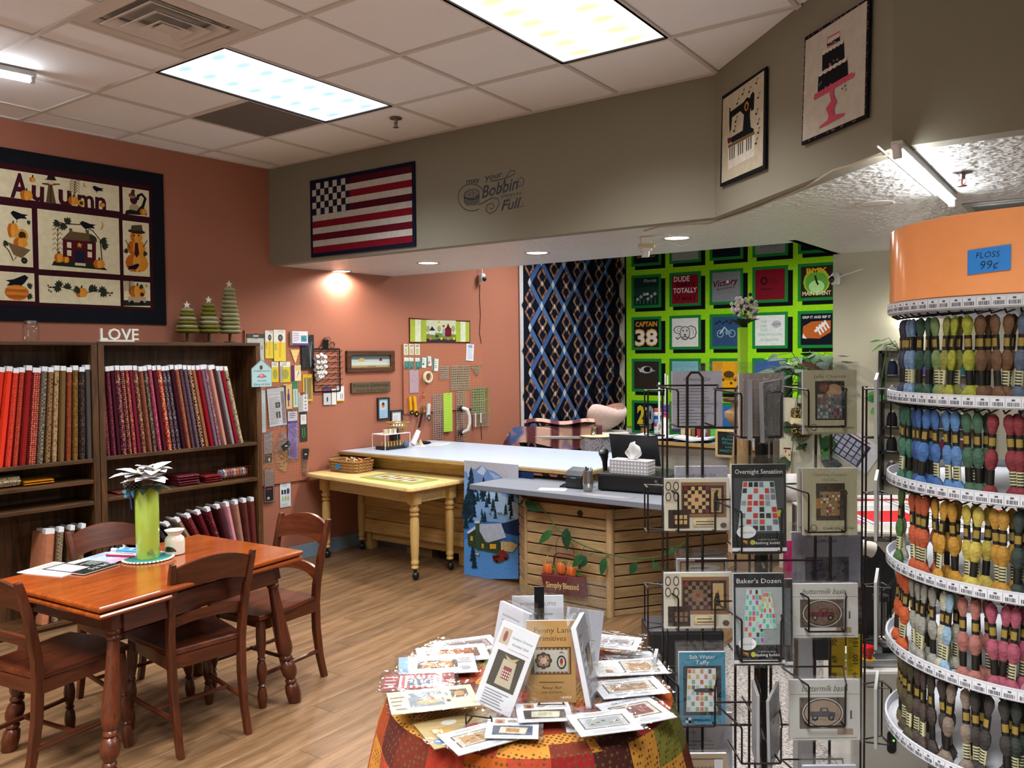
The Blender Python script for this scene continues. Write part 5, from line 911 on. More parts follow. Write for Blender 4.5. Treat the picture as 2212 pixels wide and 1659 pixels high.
# aqua house plaque hanging on the bookcase end
W2 = Wall(WL.pos(0, 0, .345).x, WL.pos(0, 0, .345).y, PHI)
g = D(W2, 500, 640, 3.3175, 0); g.frame(140, 455, 284, 645); t = thing('house_plaque', 'aqua house shaped plaque with pink rose hanging at the bookcase corner', 'plaque', g.pos(), PHI); a, h_ = g.w/2, g.h/2
G('paint', '9fc0c4').prism([(-a, -h_), (a, -h_), (a, h_*.35), (0, h_), (-a, h_*.35)], -.008, 0, 'y').ob('plaque_board', t)
p = G('paint'); p.base = .0085; p.e(-a*.05, h_*.42, a*.16, h_*.17, '5c3428'); p.ln([(-a, h_*.35), (0, h_), (a, h_*.35)], .008, '7c8488'); p.e(0, -h_*.2, a*.3, h_*.16, 'b8506c'); p.e(-a*.05, -h_*.18, a*.16, h_*.09, 'd88ca0'); p.e(-a*.35, -h_*.25, a*.14, h_*.07, '5c7c54'); p.e(a*.35, -h_*.25, a*.14, h_*.07, '5c7c54'); p.t('It takes you to', 0, h_*.12, h_*.12, '3c4448', sh=.3, w=a*1.6); p.t('the simple', 0, -h_*.6, h_*.11, '3c4448', sh=.3, w=a*.9); p.t('Glory of God', 0, -h_*.9, h_*.17, '3c4448', sh=.3, w=a*1.7); p.ob('rose_print', t)
g = G('blackwire', '6a5a50'); g.tube([(-.012, .002, h_*.6), (0, .01, h_*1.25), (.012, .002, h_*.6)], .0015, 4); g.ob('cord', t)
# ============================================================ THREAD RACK WITH WHITE SPOOLS
g = D(WL, 500, 640, 3.3175, .02); g.frame(585, 378, 778, 678); t = thing('thread_rack', 'black metal thread rack with spool silhouette on top', 'thread rack', g.pos(), PHI); a, h_ = g.w/2, g.h/2; c0_ = g.c0
k = G('blackwire', '121212')
for s_ in (-1, 1): k.box(s_*a-.006, -.004, -h_, s_*a+.006, 0, h_); k.box(-a, -.004, s_*h_-.006, a, 0, s_*h_+.006)
for j in range(7): z = h_-.02-(2*h_-.05)*j/6.5; k.box(-a, -.004, z-.003, a, 0, z+.003)
k.ob('rack_frame', t); k = G('blackwire', '121212')
g2 = D(WL, 500, 640, 3.3175, .02); g2.c0 = c0_; q = g2.q
def pt3(x, y): u_, v_ = q(x, y); return (u_, -.002, v_)
for pth in ([(622, 376), (650, 340), (665, 310), (690, 305)], [(690, 312), (715, 330), (740, 335), (735, 365), (710, 370), (700, 345), (725, 325), (735, 350)], [(655, 318), (670, 295), (695, 290), (712, 312)]): k.tube([pt3(*p_) for p_ in pth], .003, 5)
A = q(655, 312); B = q(694, 374); k.box(A[0], -.004, B[1], B[0], 0, A[1]); k.ob('spool_silhouette', t)
pg = G('blackwire', '121212')
for j in range(7):
    for i in range(4): x = -a*.75+i*a*.52; z = h_-.045-(2*h_-.05)*j/6.5; pg.tube([(x, 0, z), (x+.004, -.03, z+.012), (x+.012, -.06, z+.035)], .0026, 5)
o = pg.ob('rack_pegs', t); o['kind'] = 'stuff'
sp_ = G('floss', 'd8d6d4').lathe([(.010, 0), (.0175, .001), (.0175, .004), (.0155, .006), (.0155, .044), (.0175, .046), (.0175, .049), (.010, .05)], 14); sp_.lathe([(.006, .05), (.006, .0505)], 8, col='6c6c70', mat='plastic'); sm = sp_.mesh('thread_spool', True)
pos_ = [(635, 440), (655, 455), (607, 452), (635, 492), (660, 488), (605, 492), (632, 530), (658, 522), (606, 530), (630, 565), (655, 560), (608, 568), (640, 590), (618, 596), (662, 566)]
for i, (x, y) in enumerate(pos_):
    o = bpy.data.objects.new('thread_spool', sm); C.objects.link(o); v_ = WL.uv(500+x/3.3175, 640+y/3.3175, .05); o.location = WL.pos(v_[0], v_[1], .035+.012*(i % 2)); o.rotation_euler = (radians(58), 0, PHI); tag(o, 'white cone thread spool on the black metal thread rack', 'thread spool', 'white spools on the metal rack')
packet(*N1, (657, 650, 712, 776), 'needle_threader_pack', 'blue and red headed needle pack on the wall under the thread rack', lambda p, a, h_: (p.r(-a, h_*.3, a, h_, '24406c'), p.r(-a, h_*.55, a, h_*.7, 'a82c34'), p.r(-a*.9, -h_*.95, a*.9, h_*.25, 'b4bcc4'), p.e(0, -h_*.4, a*.2, h_*.3, '26282c')), 'b8c0c8', off=.012, group=gp)
packet(*N1, (716, 655, 750, 775), 'white_tool_pack', 'slim white tool pack on the wall under the thread rack', lambda p, a, h_: (p.r(-a*.6, -h_*.8, a*.6, h_*.6, 'd4d0cc'), p.r(-a, h_*.85, a, h_, '8c2c30')), 'd8d8d8', off=.012, group=gp)
packet(*N1, (753, 645, 806, 750), 'white_tool_pack', 'wider white pack with yellow lower edge under the thread rack', lambda p, a, h_: (p.r(-a, -h_, a, -h_*.85, 'c8b82c'), p.rows(-a*.8, a*.3, h_*.2, h_*.8, 4, '9c9ca0'), p.r(-a*.1, -h_*.7, a*.15, 0, '8c8c90'), p.r(a*.4, -h_*.7, a*.65, 0, '8c8c90')), 'd4d4d8', off=.014, group=gp)
# ============================================================ FAR PEGBOARD CONTENTS
N2 = (WL, 700, 540, 3.3515); gq = 'packs on the far pegboard'
for i, (x0_, y0_, x1_, y1_) in enumerate(((578, 680, 608, 760), (616, 680, 648, 760), (656, 680, 692, 760))): packet(*N2, (x0_, y0_, x1_, y1_), 'needle_card', f'{["left", "middle", "right"][i]} cream needle card in the top row of the far pegboard', lambda p, a, h_: (p.r(-a*.8, -h_*.9, a*.8, h_*.3, 'c4c09c'), p.rows(-a*.6, a*.6, -h_*.8, h_*.1, 5, '6c705c'), p.r(-a*.7, h_*.45, a*.7, h_*.8, '8c9474')), 'd8d6c4', group=gq)
for i, (x0_, y0_, x1_, y1_, wh) in enumerate(((580, 778, 612, 860, 0), (616, 778, 646, 860, 0), (660, 780, 692, 860, 0), (697, 778, 738, 852, 1), (742, 768, 775, 840, 1), (786, 786, 826, 876, 1))): packet(*N2, (x0_, y0_, x1_, y1_), 'needle_card', f'{["teal", "teal", "teal", "white teal", "red knobbed", "white green"][i]} needle card, {ORD[i]} from left, second row of the far pegboard', (lambda wh, i: lambda p, a, h_: ((p.r(-a, -h_, a, h_*.35, '2c6c68') if not wh else p.r(-a, -h_, -a*.5, h_, '2c6c60')), p.rows(-a*.4, a*.7, -h_*.6, h_*.7, 4, '8c9c98'), (p.e(0, -h_*.3, a*.35, h_*.2, '2c6c68' if i == 3 else ('a83c4c' if i == 4 else '9cb4a0')) if wh else None)))(wh, i), 'd4d8d0', lean=radians((0, 0, -2, 4, -5, 4)[i]), group=gq)
packet(*N2, (1028, 680, 1082, 802), 'paper_sleeve', 'white papers in a sleeve at the far pegboard top right', lambda p, a, h_: (p.rows(-a*.7, a*.7, -h_*.8, h_*.5, 8, '9ca0b0'), p.r(-a*.6, h_*.55, a*.6, h_*.85, '8490b0')), 'd2d4dc', lean=radians(4), group=gq)
packet(*N2, (617, 868, 683, 1032), 'template_sheet', 'frosted mauve template sheet on the far pegboard', lambda p, a, h_: (p.ln([(-a*.8, -h_*.2), (a*.8, h_*.2)], .002, '7c6c74'), p.ln([(-a*.8, h_*.2), (a*.8, -h_*.2)], .002, '7c6c74'), p.ln([(-a*.8, h_*.1), (0, h_*.6), (a*.8, h_*.1)], .002, '7c6c74'), p.t('Go', a*.3, -h_*.9, .012, 'a84c5c')), 'a8909a', group=gq)
g = D(*N2, PEG+.01); g.frame(715, 878, 777, 960); t = thing('masking_tape', 'roll of cream masking tape hanging on the far pegboard', 'tape', g.pos(), PHI); r = g.h/2
o = G('paper', 'cfc8a8'); o.loft([[(R_*cos(2*pi*j/28), y, R_*sin(2*pi*j/28)) for j in range(28)] for R_, y in ((r, 0), (r, -.024), (r*.66, -.024), (r*.66, 0), (r, 0))], cap=False); o.ob('tape_roll', t, smooth=True); G('metal', '8c8c8c').tube([(0, .01, r*.62), (.0, -.05, r*.62), (0, -.055, r*.75)], .002, 5).ob('peg_hook', t)
def ruler_at(r4, lab, mat='acrylic', col='ffffff', nx=4, nz=14, lc='c8c4c0', off=PEG+.006, name='quilting_ruler', pts=None, lean=0):
    g = D(*N2, off); g.frame(*r4); a, h_ = g.w/2, g.h/2; t = thing(name, lab, 'ruler', g.pos(), PHI, 'clear rulers'); t.rotation_euler[1] = lean
    (G(mat, col).box(-a, -.004, -h_, a, 0, h_, mat, col) if not pts else G(mat, col).prism([g.q(*p_) for p_ in pts], -.004, 0, 'y', mat, col)).ob('plate', t)
    p = G('paper'); p.base = .0042
    if not pts:
        for k in range(nx+1): p.r(-a*.96+2*a*.96*k/nx-.001, -h_*.97, -a*.96+2*a*.96*k/nx+.001, h_*.97, lc)
        for k in range(nz+1): p.r(-a*.96, -h_*.97+2*h_*.97*k/nz-.001, a*.96, -h_*.97+2*h_*.97*k/nz+.001, lc)
    else:
        for k in range(5): f = .15+.7*k/5; p.ln([g.q(pts[0][0]*(1-f)+pts[2][0]*f, pts[0][1]*(1-f)+pts[2][1]*f), g.q(pts[1][0]*(1-f)+pts[2][0]*f, pts[1][1]*(1-f)+pts[2][1]*f)], .002, lc)
    p.ob('markings', t); G('metal', '8c8c8c').tube([(0, .01, h_*.92), (0, -.02, h_*.92), (0, -.024, h_)], .0018, 5).ob('peg_hook', t); return t
ruler_at((835, 842, 902, 934), 'small square clear ruler on the far pegboard', nx=5, nz=6); ruler_at((912, 838, 1055, 1008), 'large square clear ruler on the far pegboard', nx=10, nz=10); ruler_at((1055, 838, 1148, 918), 'triangular clear ruler on the far pegboard', pts=[(1055, 838), (1148, 834), (1105, 918)])
ruler_at((786, 1045, 860, 1366), 'long narrow clear ruler hanging left of the lime ruler', nx=4, nz=20, lean=0); ruler_at((862, 1036, 928, 1312), 'lime green translucent ruler hanging below the far pegboard', 'gloss', '9ac41c', 5, 20, 'd8e8a0'); ruler_at((956, 1020, 1028, 1378), 'long clear ruler behind the white suction handle', nx=4, nz=22); ruler_at((1064, 1000, 1162, 1186), 'stacked clear rulers at the right end of the far pegboard', nx=6, nz=10); ruler_at((1075, 992, 1198, 1270), 'large faint clear template at the far right of the pegboard', nx=2, nz=3, lc='b0a8a0', off=PEG+.002)
for x in (1096, 1134): g = D(*N2, PEG+.008); g.frame(x-5, 1180, x+5, 1280 if x < 1100 else 1250); o = G('plastic', 'c8c4be').box(-g.w/2, -.003, -g.h/2, g.w/2, 0, g.h/2).ob('white_stick', None, g.pos(), PHI); tag(o, f'{"longer" if x < 1100 else "shorter"} white stick hanging under the stacked rulers', 'stick')
g = D(*N2, PEG+.03); g.frame(970, 1128, 1040, 1335); a, h_ = g.w/2, g.h/2; t = thing('suction_handle', 'white suction cup ruler handle on the far pegboard', 'handle', g.pos(), PHI)
G('gloss', 'd4d6d8').tube([(-a*.1, -.0, h_*.82), (a*.2, -.05, h_*.72), (a*.55, -.055, h_*.3), (a*.6, -.055, -h_*.2), (a*.35, -.05, -h_*.65), (-a*.1, -.0, -h_*.85)], [.02, .02, .017, .017, .02, .02], 12).ob('grip', t, smooth=True)
for s_ in (1, -1): o = G('rubber', '1c1e20').lathe([(.008, 0), (.03, .004), (.034, .014), (.02, .022)], 16).ob('suction_cup', t, (-a*.25, .012, s_*h_*.8), 0, smooth=True); o.rotation_euler = (pi/2, 0, 0)
def cutter(r4, lab, body, blade='3a3c3a', lean=0., kind=0):
    g = D(*N2, PEG+.012); g.frame(*r4); a, h_ = g.w/2, g.h/2; t = thing('rotary_cutter', lab, 'rotary cutter', g.pos(), PHI, 'rotary cutters'); t.rotation_euler[1] = lean
    G('gloss', body).loft([[(x*w_, y*.011, z) for x, y in ((-1, -1), (1, -1), (1, 1), (-1, 1))] for w_, z in ((a*.35, h_), (a*.5, h_*.8), (a*.42, h_*.2), (a*.55, -h_*.25), (a*.4, -h_*.5))]).ob('handle', t, bevel=.003)
    o = G('metal', blade).lathe([(a*.85, -.002), (a*.9, 0), (a*.85, .002)], 20).ob('blade', t, (0, -.014, -h_*.6)); o.rotation_euler = (pi/2, 0, 0)
    o = G('plastic', 'c8b828' if kind == 0 else 'b89a5c').lathe([(a*.32, 0), (a*.3, .004)], 12).ob('nut', t, (0, -.016, -h_*.6)); o.rotation_euler = (pi/2, 0, 0)
cutter((611, 1062, 640, 1205), 'smaller yellow rotary cutter hanging on the far pegboard', 'd8a010', lean=radians(-4)); cutter((640, 1060, 678, 1218), 'larger yellow rotary cutter hanging on the far pegboard', 'd8a010', lean=radians(-5)); cutter((733, 1112, 775, 1240), 'white and grey rotary cutter hanging on the far pegboard', 'c4c8cc', '8c9094', radians(6), 1)
g = D(*N2, PEG+.01); g.frame(668, 1035, 738, 1282); a, h_ = g.w/2, g.h/2; t = thing('scissors', 'gold handled scissors in a black sheath on the far pegboard', 'scissors', g.pos(), PHI)
for s_ in (-1, 1): G('metal', 'a88440').tube([(a*.35+s_*.012+.016*cos(k*pi/8), -.004, h_*.05+.03*sin(k*pi/8)) for k in range(16)], .003, 6, closed=True).ob('finger_loop', t, smooth=True)
G('rubber', '17171a').prism([(-a*.75, -h_), (-a*.45, -h_*.97), (a*.3, -h_*.2), (a*.0, -h_*.15)], -.01, 0, 'y').ob('sheath', t); G('metal', 'a88440').tube([(a*.35, -.004, -.0), (a*.1, -.004, -h_*.3)], .006, 6).ob('shank', t)
o = G('gloss', 'c8501c').sph((0, 0, 0), (.016, .012, .02), 10, 7).ob('tag', t, (a*.4, -.014, h_*.82), smooth=True, label='orange plastic tag'); G('metal', '8c8c8c').tube([(a*.4, .01, h_), (a*.4, -.02, h_)], .002, 5).ob('peg_hook', t)
# ============================================================ CAMERAS AND CORDS
def seccam(P, rz, lab, aim, ant):
    t = thing('security_camera', lab, 'camera', P, rz)
    G('gloss', 'd4d4d4').lathe([(.028, -.045), (.034, -.03), (.036, .0), (.033, .03), (.022, .045)], 16).ob('housing', t, smooth=True)
    o = G('gloss', '141416').sph((0, 0, 0), (.028, .02, .028), 12, 8).ob('lens', t, aim, 0, smooth=True); G('gloss', 'd4d4d4').tube([(0, .02, .02), (0, .05, .03)], .012, 8).ob('bracket', t, smooth=True); G('gloss', 'dcdcdc').tube(ant, [.005, .0045], 8).ob('antenna', t, smooth=True); return t
v_ = WL.uv(1042, 600, .06); seccam(WL.pos(v_[0], v_[1], .06), PHI, 'white security camera high on the terracotta wall', (0, -.026, -.014), [(.01, .01, .03), (.012, .012, .13)])
Pc = WP.pos(*WP.uv(1805, 602, .05), .05); seccam(Pc, 0, 'white security camera at the grey partition end with long antenna', (-.02, -.022, -.005), [(.02, 0, .01), (.2, -.03, .06)])
g = G('blackwire', '3a1c14'); pts = [(1037, 615), (1036, 640), (1038, 680), (1036, 720), (1040, 742)]; g.tube([WL.pos(*WL.uv(*p_, .006), .006) for p_ in pts], .003, 5); tag(g.ob('camera_cord'), 'thin dark cord running down from the wall camera to the pegboard', 'cord')
g = G('blackwire', '3a1c14'); pts = [(1040, 890), (1039, 915), (1041, 950)]; g.tube([WL.pos(*WL.uv(*p_, .006), .006) for p_ in pts], .003, 5); tag(g.ob('camera_cord'), 'thin dark cord on the wall below the far pegboard', 'cord')
# ============================================================ CASH COUNTER CLAD IN SLATWALL
t = thing('sales_counter', 'slatwall sales counter with grey laminate top', 'counter', (0, 0, 0)); KZ = .80
G('laminate').prism([(-3.65, 4.62), (-2.0, 4.62), (-1.75, 4.95), (-1.75, 5.6), (-2.9, 5.6), (-2.9, 5.24), (-3.6, 5.24)], KZ-.038, KZ).ob('countertop', t, bevel=.004)
A, B, Cc, E_ = Vector((-3.425, 4.925, 0)), Vector((-3.24, 4.74, 0)), Vector((-2.575, 4.74, 0)), Vector((-2.05, 5.475, 0))
G('paint', '6a3a26').prism([(p.x, p.y) for p in (A+Vector((.02, .02, 0)), B+Vector((.008, .02, 0)), Cc+Vector((-.01, .02, 0)), E_+Vector((-.02, .02, 0)))] + [(-3.4, 5.475)], 0, KZ-.038).ob('carcass', t)
sp_ = .0745; nrow = 9
def slatface(P, Q, n0=0):
    d = (Q-P); L = d.length; d.normalize(); ph = atan2(d.y, d.x)
    for i in range(nrow+1):
        z1_ = .712-.006-i*sp_; z0_ = max(z1_-sp_+.009, .0)
        if z1_-z0_ < .02: continue
        G('oak_x').box(.006, -.006, z0_, L-.006, .014, z1_).ob('slat', t, P, ph, bevel=.003)
slatface(A, B); slatface(B, Cc); slatface(Cc, E_)
G('oak_z').lathe([(.028, 0), (.028, .70), (.026, .712)], 10, (Cc.x, Cc.y-.002, 0)).ob('corner_post', t, smooth=True); G('oak_z').lathe([(.014, 0), (.014, .712)], 8, (B.x, B.y, 0)).ob('corner_post', t, smooth=True)
WF = Wall(0, 4.733, 0)
u_, v_ = WF.uv(1253, 1109); G('rubber', '120a06').lathe([(.022, -.001), (.022, .001)], 18).ob('cable_hole', t, (u_, 4.7325, v_)).rotation_euler = (pi/2, 0, 0)
# truck sign
WT = Wall(0, 4.715, 0); g = D(WT, 1080, 900, 4.1475, 0, 'paint'); g.frame(370, 1220, 785, 1620); t = thing('blessed_sign', 'red truck bed sign with pumpkins hanging on the slatwall', 'sign', g.pos())
R_ = [(372, 1402), (765, 1440), (782, 1612), (402, 1570)]
b0 = D(WT, 1080, 900, 4.1475, 0, 'paint'); b0.c0 = g.c0; slab(b0, R_, -.006, .006, 'paint', '5c1a20'); b0.base = .0065; b0.L([(378, 1412), (768, 1448)], 10, '7c3038'); b0.L([(408, 1560), (778, 1600)], 10, '481218'); b0.ob('tailgate', t)
b0 = D(WT, 1080, 900, 4.1475, -.001, 'paint'); b0.c0 = g.c0; b0.base = .008; b0.T('Simply', 420, 1525, 562, 1535, 50, 'd8c07a', bold=.01); b0.T('Blessed', 572, 1540, 712, 1552, 52, 'd8c07a', bold=.01); b0.ob('lettering', t)
for x, y, rx, ry in ((425, 1365, 42, 42), (545, 1360, 40, 48), (640, 1390, 44, 40)):
    b0 = D(WT, 1080, 900, 4.1475, 0, 'paint'); b0.c0 = g.c0; c = b0.q(x, y); a = b0.q(x+rx, y-ry)
    for k in (-.5, 0, .5): b0.sph((c[0]+k*(a[0]-c[0]), 0, c[1]), ((a[0]-c[0])*.55, .010, a[1]-c[1]), 8, 6, col='b8541c' if k else 'c8642a')
    b0.ob('pumpkin', t, smooth=True)
for x, y, a_ in ((490, 1350, .4), (580, 1340, 1.2), (700, 1390, -.5)): b0 = D(WT, 1080, 900, 4.1475, -.008, 'leaf'); b0.c0 = g.c0; c = b0.q(x, y); b0.prism(leafpts(c[0]-.01, c[1], .04, .035, a_), -.002, .001, 'y', 'leaf', '3c6c2c'); b0.ob('leaf', t)
for x, y in ((430, 1290), (625, 1340)): b0 = D(WT, 1080, 900, 4.1475, -.004, 'paint'); b0.c0 = g.c0; [b0.sph((*[b0.q(x+k*6*(-1)**k, y-40+k*18)[0]], 0, b0.q(x, y-40+k*18)[1]), (.004, .004, .007), 6, 4, col='c8a038') for k in range(5)]; o = b0.ob('wheat_ear', t); o['kind'] = 'stuff'
b0 = D(WT, 1080, 900, 4.1475, 0, 'paint'); b0.c0 = g.c0; b0.tube([(*b0.q(*p), 0) for p in ()] or [Vector((b0.q(*p)[0], 0, b0.q(*p)[1])) for p in ((480, 1330), (490, 1240), (520, 1222), (640, 1240), (690, 1262), (715, 1370))], .006, 6, 'paint', '5c2028'); b0.ob('cab_frame', t, smooth=True)
b0 = D(WT, 1080, 900, 4.1475, 0, 'blackwire'); b0.c0 = g.c0; b0.tube([Vector((b0.q(*p)[0], .0, b0.q(*p)[1])) for p in ((500, 1230), (505, 1120), (540, 1060), (600, 1075), (655, 1150), (665, 1240))], .0015, 5, 'blackwire', '2a1c14'); b0.ob('hanging_wire', t)
# trailing vine
vn = thing('trailing_vine', 'long pothos vine trailing across the front of the slatwall counter', 'plant', (0, 0, 0)); WV = Wall(0, 4.70, 0)
def vp(x, y, off=0.): return WV.pos(*WV.uv(1080+x/4.1475, 900+y/4.1475, off), off)
pth = [(190, 760), (230, 730), (330, 770), (400, 850), (450, 930), (530, 1020), (640, 1100), (760, 1160), (860, 1195), (980, 1235), (1060, 1250), (1180, 1270), (1300, 1275), (1440, 1255), (1560, 1190), (1659, 1130)]
G('leaf', '3a5a2a').tube([vp(*p) for p in pth], .0045, 6).ob('stem', vn, smooth=True)
def leaf3(g, P, tip, w_, n, col='24461f', mat='leaf'):
    P = Vector(P); d = Vector(tip)-P; n = Vector(n); s_ = d.cross(n).normalized(); L = []; M_ = []; Rr = []
    for k, ww in ((0, .1), (.18, .8), (.4, 1.), (.65, .75), (.85, .35), (1, .02)): p = P+d*k; L.append(p-s_*w_*ww/2+n*.12*w_*ww); M_.append(p+n*.05*d.length*sin(pi*k)); Rr.append(p+s_*w_*ww/2+n*.12*w_*ww)
    m_ = 6; g.add(L+M_+Rr, [(i, i+1, m_+i+1, m_+i) for i in range(5)]+[(m_+i, m_+i+1, 2*m_+i+1, 2*m_+i) for i in range(5)], mat, col)
for (x0_, y0_, x1_, y1_, wz, col) in ((225, 765, 375, 850, 90, '1d3a20'), (468, 1020, 345, 1140, 80, '2c5a2c'), (600, 1000, 600, 1200, 105, '1c3c22'), (745, 1240, 648, 1350, 85, '24502a'), (770, 1250, 720, 1355, 95, '1c4024'), (945, 1265, 905, 1430, 75, '24502a'), (1225, 1310, 1165, 1410, 80, '1c4024'), (1375, 1310, 1430, 1370, 60, '24502a'), (1560, 1170, 1510, 1230, 50, '24502a'), (215, 740, 170, 810, 30, '24461f')):
    g = G('leaf'); P = vp(x0_, y0_, .012); leaf3(g, P, vp(x1_, y1_, .02), wz/4.1475*.0031, (0, -1, .15), col); o = g.ob('leaf', vn, smooth=True)
for a, b_ in (((760, 1160), (720, 1240)), ((850, 1195), (800, 1250)), ((530, 1025), (468, 1020)), ((980, 1235), (945, 1265)), ((1235, 1272), (1225, 1310)), ((1365, 1268), (1375, 1310))): G('leaf', '3a5a2a').tube([vp(*a), vp(*b_, .012)], .002, 5).ob('leaf_stalk', vn)
# on the counter
dr = radians(6); DC = Vector((-2.53, 5.1, KZ))
t = thing('cash_drawer', 'black steel cash drawer on the counter under the tissue box', 'cash drawer', DC, dr)
G('plastic', '121214').box(-.235, -.20, .006, .235, .21, .118).ob('housing', t, bevel=.005); G('plastic', '0e0e10').box(-.225, -.207, .016, .225, -.199, .108).ob('drawer_front', t, bevel=.002); G('metal', '8c8c90').lathe([(.01, 0), (.01, .004)], 12).ob('lock', t, (.18, -.208, .09)).rotation_euler = (pi/2, 0, 0)
for x in (-.21, .21):
    for y in (-.18, .18): G('rubber', '0a0a0a').lathe([(.012, 0), (.012, .007)], 8, (x, y, 0)).ob('foot', t)
zz = KZ+.1185
t = thing('tissue_box', 'grey dotted tissue box with a tissue pulled up on the cash drawer', 'tissue box', Vector((-2.545, 5.0, zz)), dr+radians(-3)); a, d_, h_ = .14, .062, .092
m, nt, b = nodemat('tissuebox'); v = nd(nt, 'ShaderNodeTexVoronoi', Scale=42.0, Randomness=0.0); nt.links.new(coords(nt, (1, 0, 1)), v.inputs['Vector']); nt.links.new(mixc(nt, ramp(nt, v.outputs['Distance'], .34, .3), lin('98959e'), lin('cfcdc4')), b.inputs['Base Color']); b.inputs['Roughness'].default_value = .5; MATS['tissuebox'] = m
G('tissuebox').box(-a, -d_, 0, a, d_, h_).ob('carton', t, bevel=.001); G('rubber', '4a4a50').lathe([(.05, h_), (.05, h_+.0006)], 20, sx=1., sy=.4).ob('slot', t)
def tis(i, j):
    w_ = .035+.085*sin(pi*.8*j); return ((i-.5)*w_+.012*j, .014*sin(i*15)*(.4+j)+.01*sin(j*6), h_+j*(.128-.06*abs(2*i-1)**1.4)+.006*sin(i*9)*j)
G('paper', 'dedede').surf(tis, 20, 8).ob('tissue', t, smooth=True)
t = thing('tablet_register', 'dark tablet register seen from behind on the cash drawer', 'monitor', Vector((-2.62, 5.22, zz)), dr+radians(-8))
g = G('plastic', '26272b'); g.M = Matrix.Rotation(radians(14), 4, 'X'); g.box(-.19, -.006, .03, .19, .006, .25); g.M = None; g.ob('screen_back', t, bevel=.004); G('plastic', '0e0e10').lathe([(.07, 0), (.07, .006), (.02, .012), (.016, .06)], 20).ob('stand', t, smooth=True)
t = thing('barcode_scanner', 'black barcode scanner upright in its stand beside the tablet', 'scanner', Vector((-2.84, 5.16, KZ)), dr)
G('plastic', '101012').lathe([(.05, 0), (.05, .006), (.012, .014), (.010, .1)], 16).ob('stand', t, smooth=True); g = G('plastic', '141417'); g.tube([(0, 0, .09), (.0, -.01, .16), (0, -.02, .2)], [.016, .02, .03], 10); g.sph((0, -.03, .225), (.035, .045, .038), 12, 8); g.ob('scanner_head', t, smooth=True); G('gloss', '6c7c84').sph((0, -.07, .235), (.016, .008, .014), 10, 6).ob('scan_window', t)
t = thing('card_terminal', 'black receipt printer left of the steel tumbler on the counter', 'printer', Vector((-2.92, 4.93, KZ)), dr-radians(4)); G('plastic', '15161a').box(-.065, -.085, 0, .065, .085, .085).ob('base', t, bevel=.008); G('plastic', '1c1d22').prism([(-.085, .085), (.08, .085), (.08, .125), (.02, .138), (-.06, .12)], -.066, .066, 'x').ob('lid', t, bevel=.006); G('gloss', '5c6c7c').box(-.02, -.086, .07, .02, -.0855, .078).ob('badge', t)
t = thing('steel_tumbler', 'brushed steel tumbler of pens at the counter front', 'tumbler', Vector((-2.775, 4.80, KZ)), 0)
g = G('metal', 'a8a49e'); g.loft([[(r*cos(2*pi*j/10), r*sin(2*pi*j/10), z) for j in range(10)] for r, z in ((.026, 0), (.029, .004), (.037, .055), (.036, .07), (.031, .142), (.029, .143), (.03, .02))]); g.ob('tumbler_body', t); p = G('paper'); p.base = .0; G('paper', 'd8d8d8').box(.02, -.0345, .035, .03, -.033, .06).ob('label_sticker', t)
for i, (x, y, c) in enumerate(((-.012, .0, '2c2c30'), (.006, .008, 'd8d8d8'), (.012, -.008, 'e0e0e0'), (.0, -.012, '3c3c44'), (.016, .006, 'cfd3d8'))): o = G('gloss', c).tube([(x*.5, y*.5, .03), (x*1.5, y*1.5, .168)], .0035, 7).ob('pen', None, (-2.775, 4.80, KZ), 0); tag(o, f'{["black", "white", "pale", "dark grey", "silver"][i]} pen in the steel tumbler', 'pen', 'pens in the tumbler')
flat('phone', 'dark phone lying by the receipt printer', 'phone', Vector((-3.02, 4.92, KZ)), .065, .12, .3, lambda g, a, b_: g.r(-a*.9, -b_*.9, a*.9, b_*.9, '1c2448'), .009, '101014')
flat('paper_sheet', 'white folded papers at the counter front left of the tumbler', 'paper', ZP(1194, 1058, KZ), .19, .09, .35, lambda g, a, b_: g.rows(-a*.8, a*.8, -b_*.7, b_*.7, 4, 'c8c8d0'), .004)
flat('plastic_sleeve', 'clear document sleeve lying along the counter edge', 'sleeve', ZP(1310, 1072, KZ), .36, .1, .06, lambda g, a, b_: (g.r(-a, -b_, a, b_, '9a969c'), g.r(-a*.5, -b_*.4, a*.7, b_*.5, 'a8a4aa'), g.ln([(-a*.8, b_*.2), (-a*.2, -b_*.5)], .006, 'd8d8dc')), .002, '9a969c')
flat('paper_sheet', 'small printed slip at the back of the counter', 'paper', ZP(1195, 1020, KZ), .12, .06, .2, lambda g, a, b_: g.rows(-a*.8, a*.8, -b_*.7, b_*.7, 3, '9ca0a8'), .001)
o = packet(Wall(0, 5.05, 0), 1080, 900, 4.1475, (890, 382, 978, 448), 'picture_card', 'small white card with a red picture propped behind the tumbler', lambda p, a, h_: (p.e(0, 0, a*.3, h_*.5, '7c3c40'), p.rows(-a*.8, a*.8, -h_*.9, -h_*.6, 1, '8c8c90')), hook=False, cat='card'); o.location.z = KZ+.04
o = G('plastic', '4a8c9c').box(-.06, -.05, 0, .06, .05, .02).ob('teal_box', None, Vector((-2.22, 5.3, KZ)), .2, bevel=.003); tag(o, 'flat teal box behind the cash drawer right end', 'box')
flat('paper_stack', 'stack of loose white papers behind the cash drawer', 'paper', Vector((-2.15, 5.15, KZ)), .2, .26, .5, lambda g, a, b_: g.rows(-a*.8, a*.8, -b_*.8, b_*.8, 8, 'b0b0b4'), .03)
